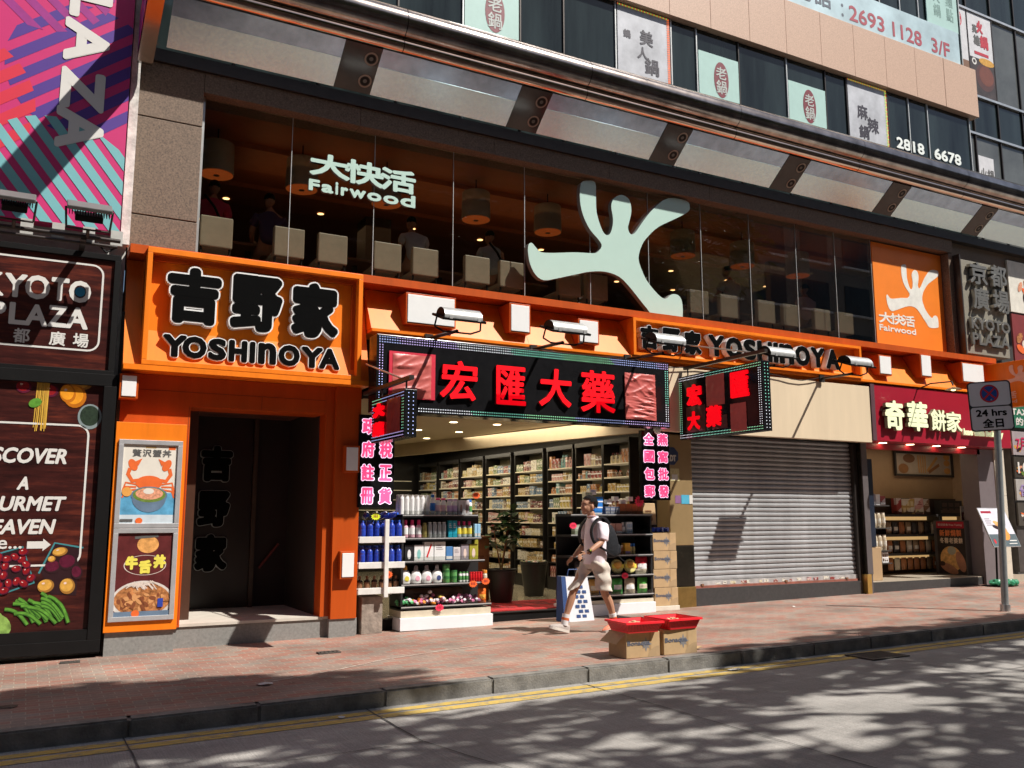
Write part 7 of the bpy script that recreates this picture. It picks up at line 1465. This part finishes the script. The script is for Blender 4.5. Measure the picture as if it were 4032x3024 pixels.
# backpack
bp=thing("backpack","black backpack with padded strap worn by the walking man","backpack",(7.02,10.25,.9)); NY=M("black nylon",(0.014,0.015,0.018),.7,var=.3,vs=14,bump=.4,bs=30,spec=.2)
k=MB(); vs,fs=skin_mesh([[("a",(7.055,10.25,.93),(.075,.13)),(None,(7.06,10.25,1.03),(.085,.15)),(None,(7.045,10.25,1.18),(.08,.15)),(None,(7.0,10.25,1.32),(.06,.13)),(None,(6.975,10.25,1.39),(.035,.09))]],sub=2); k.add(vs,fs,NY,True); o=k.build("bag_body",bp)
k=MB(); vs,fs=skin_mesh([[("a",(7.12,10.25,.96),(.045,.11)),(None,(7.13,10.25,1.05),(.05,.12)),(None,(7.11,10.25,1.14),(.035,.11))]],sub=2); k.add(vs,fs,NY,True); k.build("front_pocket",bp)
for y,s_ in ((10.13,-1),(10.37,1)):
    k=MB(); pts=[(6.965,y,1.40),(6.88,y+s_*.008,1.485),(6.765,y+s_*.015,1.465),(6.685,y+s_*.02,1.38),(6.655,y+s_*.03,1.27),(6.70,y+s_*.055,1.14),(6.85,y+s_*.08,1.05),(7.0,y+s_*.05,.98)]
    fine=[]
    for i_ in range(len(pts)-1):
        a_,b_,c_,d_=[Vector(pts[max(0,min(len(pts)-1,i_+o_))]) for o_ in (-1,0,1,2)]
        for t_ in (0,.25,.5,.75): fine.append(.5*((2*b_)+(c_-a_)*t_+(2*a_-5*b_+4*c_-d_)*t_*t_+(-a_+3*b_-3*c_+d_)*t_**3))
    fine.append(Vector(pts[-1]))
    for p,q_ in zip(fine,fine[1:]): 
        P0,P1=Vector(p),Vector(q_); n_=Vector((0,1,0)); t_=(P1-P0).normalized().cross(n_)*.008; w2=n_*.028; k.add([P0-w2-t_,P0+w2-t_,P1+w2-t_,P1-w2-t_,P0-w2+t_,P0+w2+t_,P1+w2+t_,P1-w2+t_],[[0,1,2,3],[7,6,5,4],[0,3,7,4],[1,5,6,2]],NY)
    k.build("strap",bp)
k=MB(); k.tube([(7.10,10.13,.98),(7.15,10.11,.92),(7.20,10.10,.89)],.005,NY,6); k.build("loose_strap",bp)
# diners behind the restaurant glass
def diner(label,x,y,z,col,lean=0.0,turn=0.0,standing=False,strap=None,hair=True,hy=0.0):
    r=thing("person",label,"person",(x,y,4.82)); k=MB(); lx=lean
    base=z-.42
    vs,fs=skin_mesh([[("p",(x,y,base),(.15,.12)),(None,(x+lx*.3,y+.02,base+.2),(.14,.11)),("c",(x+lx*.7,y+.05+hy*.5,base+.40),(.165,.12)),("n",(x+lx,y+.07+hy,base+.53),.055),(None,(x+lx*1.15,y+.09+hy,base+.60),.055)],
      [("c",None,0),(None,(x+lx*.7-.19,y+.05+hy*.5,base+.41),.06),(None,(x+lx*.7-.24,y+.15,base+.2),.048),(None,(x+lx*.7-.18,y+.38,base+.10),.036),(None,(x+lx*.7-.1,y+.48,base+.12),.03)],
      [("c",None,0),(None,(x+lx*.7+.19,y+.05+hy*.5,base+.41),.06),(None,(x+lx*.7+.24,y+.15,base+.2),.048),(None,(x+lx*.7+.18,y+.38,base+.10),.036),(None,(x+lx*.7+.1,y+.48,base+.12),.03)]]+
      ([[("p",None,0),(None,(x-.09,y,base-.15),.08),(None,(x-.09,y,base-.5),.055),(None,(x-.09,y,max(4.86,base-.85)),.04)],[("p",None,0),(None,(x+.09,y,base-.15),.08),(None,(x+.09,y,base-.5),.055),(None,(x+.09,y,max(4.86,base-.85)),.04)]] if standing else [[("p",None,0),(None,(x-.1,y+.15,base-.08),.09),(None,(x-.1,y+.42,base-.08),.065),(None,(x-.1,y+.45,4.95),.045)],[("p",None,0),(None,(x+.1,y+.15,base-.08),.09),(None,(x+.1,y+.42,base-.08),.065),(None,(x+.1,y+.45,4.95),.045)]]))
    k.add(vs,fs,SKIN,True); T=head_into(k,(x+lx*1.2,y+.13+hy,base+.70),R(-90)+turn,.95); vs,fs=remesh(k,.016,2); MB().add(vs,fs,SKIN,True).build("body",r)
    k=MB(); vs,fs=skin_mesh([[("p",(x,y,base-.03),(.175,.145)),(None,(x+lx*.3,y+.02,base+.2),(.165,.135)),("c",(x+lx*.7,y+.05+hy*.5,base+.39),(.19,.145)),("n",(x+lx,y+.07+hy,base+.50),.085)],[("c",None,0),(None,(x+lx*.7-.19,y+.05+hy*.5,base+.41),.085),(None,(x+lx*.7-.235,y+.12,base+.26),.075)],[("c",None,0),(None,(x+lx*.7+.19,y+.05+hy*.5,base+.41),.085),(None,(x+lx*.7+.235,y+.12,base+.26),.075)]],sub=2); k.add(vs,fs,col,True); k.build("shirt",r)
    k=MB(); b=bmesh.new(); bmesh.ops.create_icosphere(b,subdivisions=3,radius=1.0); bmesh.ops.delete(b,geom=[v for v in b.verts if v.co.z<(.2 if v.co.x<-.3 else -.5)],context="VERTS")
    for v in b.verts: v.co=T@Vector((.014+v.co.x*.105,v.co.y*.087,.034+v.co.z*.098))
    k.bm(b,HAIR,True); k.build("hair",r)
    if strap:
        k=MB(); pts=[(x+lx*.7-.14,y-.11,base+.50),(x+lx*.5,y-.155,base+.33),(x+.14,y-.165,base+.1),(x+.18,y-.14,base-.02)]; k.tube(pts,.02,strap,8); k.build("shoulder_strap",r)
diner("diner in a bright red shirt with dark strap nearest the granite pillar",2.02,12.92,5.98,M("bright red shirt",(.50,.02,.07),.8),.05,strap=BLACK)
diner("dim diner in a purple shirt near the mint lettering",2.90,13.0,5.95,M("dull purple shirt",(.06,.03,.09),.8))
diner("diner in a white and grey shirt bent over behind a beige chair",5.22,12.95,6.0,M("light grey shirt",(.52,.52,.52),.8),.02,hy=.15)
diner("diner in a pale grey shirt with a dark shoulder strap",6.60,12.95,5.96,M("pale grey shirt",(.38,.39,.38),.8),.05,strap=BLACK,hy=.08)
diner("person in a white shirt standing among the restaurant chairs",12.2,13.25,6.15,M("white shirt",(.55,.57,.58),.8),0,standing=True)
diner("diner in a pale pink shirt leaning sideways beside the last chairs",13.95,13.0,5.98,M("pale pink shirt",(.58,.42,.45),.8),.20,hy=.1)
# ------------------------------------------------------------------ litter
PW=M("dirty white paper",(.55,.53,.5),.8)
def scrap(x,y,dz,s,label,mat):
    mb=MB(); qq=random.Random(int(x*77)); k=9; pts=[Vector((x+s*qq.uniform(.5,1)*math.cos(6.283*i/k),y+s*.6*qq.uniform(.5,1)*math.sin(6.283*i/k),gz(x)+dz+qq.uniform(.003,.02))) for i in range(k)]; c=Vector((x,y,gz(x)+dz+.022)); mb.add([c]+pts,[[0,1+i,1+(i+1)%k] for i in range(k)],mat); o=mb.build("litter"); tagit(o,label,"litter")
scrap(2.1,8.85,0,.11,"crumpled pale scrap of paper on the shaded pavement",PW); scrap(2.5,7.72,-.135,.05,"white scrap lying on the yellow lines",PW); scrap(6.9,7.70,-.135,.10,"white smear of paper on the yellow lines beyond the kerbside cartons",PW); scrap(-.02,9.0,0,.12,"brown crushed litter at the photo's edge of the shaded pavement",M("brown litter",(.14,.10,.07),.9)); scrap(11.2,11.0,0,.04,"tiny white scrap on the sunlit pavement",PW)
# ------------------------------------------------------------------ street trees across the road: they throw the dappled shade
LM=M("street tree leaf",(0.05,0.095,0.025),.5,var=.4,vs=3); BARK=M("tree bark",(0.14,0.105,0.075),.85,var=.3,vs=8,bump=.8,bs=20)
def shade_at(x,y):
    """how densely the photograph's ground is shaded there"""
    if y>8.0:
        if x<3.2 and y<9.75-.34*max(0,x-.5)+.12*math.sin(5*x): return 1.0
        if x>7.0 and y<8.36+.12*math.sin(2.1*x): return 1.0
        return 0
    if y>7.25:
        if x<2.6: return .95
        if 5.0<x<6.4: return .15
        if 1.6<=x<=5.0: return .12
        return .7
    v=.85+.55*math.sin(1.15*x+.9*math.sin(1.7*y)+.8)*math.sin(1.5*y+.55*x)
    if x<3.0: v=max(v,.62+.3*math.sin(3.1*y+1.3*x))
    if 2.6<x<4.4 and 6.7<y<7.25: v=.95
    if 3.0<x<4.6 and 5.4<y<6.0: v*=.35
    if 6<x<8 and 5.2<y<6.3: v*=.3
    return max(0,min(1,v))
qt=random.Random(12)
trunks=[(4.4,-3.3),(9.4,-3.5),(14.6,-3.4),(19.8,-3.5)]
crowns=[MB() for _ in trunks]; cl=[[] for _ in trunks]
L_=SUN
for _ in range(9500):
    gx,gy=qt.uniform(-1.5,17),qt.uniform(2.0,9.7)
    if shade_at(gx,gy)<.55 and (gy>7.3 or qt.random()>.03): continue
    if 4.4<gx<7.2 and gy>7.4: continue
    if gy<7.3 and gx>2.2 and qt.random()<.5: continue
    h=qt.uniform(9.0,12.5) if gy<8 else qt.uniform(10.0,13.0)
    px,py=gx+.49*h,gy-.58*h
    i=min(range(len(trunks)),key=lambda k:(trunks[k][0]-px)**2+(trunks[k][1]-py)**2); c=Vector((px,py,h+gz(gx))); cl[i].append(c)
    for _k in range(4 if gx<2.9 and gy>7.3 else 2):
        d=Vector((qt.choice((-1,1)),qt.uniform(-.55,.55),qt.uniform(-.35,.35))); leaf(crowns[i],c+Vector((qt.uniform(-.12,.12),qt.uniform(-.12,.12),qt.uniform(-.1,.1))),d,qt.uniform(.4,.8),qt.uniform(.10,.18),LM,.12)
kinds=["slender street tree across the road nearest the photographer","leafy street tree across the road shading the middle of the street","street tree across the road opposite the bakery","farthest street tree across the road"]
for i,(tx_,ty) in enumerate(trunks):
    t=thing("street_tree",kinds[i],"tree",(tx_,ty,gz(tx_)),"street trees across the road"); mb=MB(); top=Vector((tx_+.3,ty+.6,8.6)); mb.cyl((tx_,ty,gz(tx_)-.02),(tx_+.1,ty+.1,4.0),.19,BARK,.14); mb.cyl((tx_+.1,ty+.1,4.0),top,.14,BARK,.10); mb.build("trunk",t)
    pts=cl[i]; 
    if pts:
        mb=MB(); 
        for _ in range(14):
            e=pts[qt.randrange(len(pts))]; m_=top.lerp(e,.5)+Vector((0,0,.4)); mb.cyl(top-Vector((0,0,.3)),m_,.06,BARK,.04,k=8); mb.cyl(m_,e,.04,BARK,.012,k=8)
        mb.build("limb",t); crowns[i].build("crown",t)
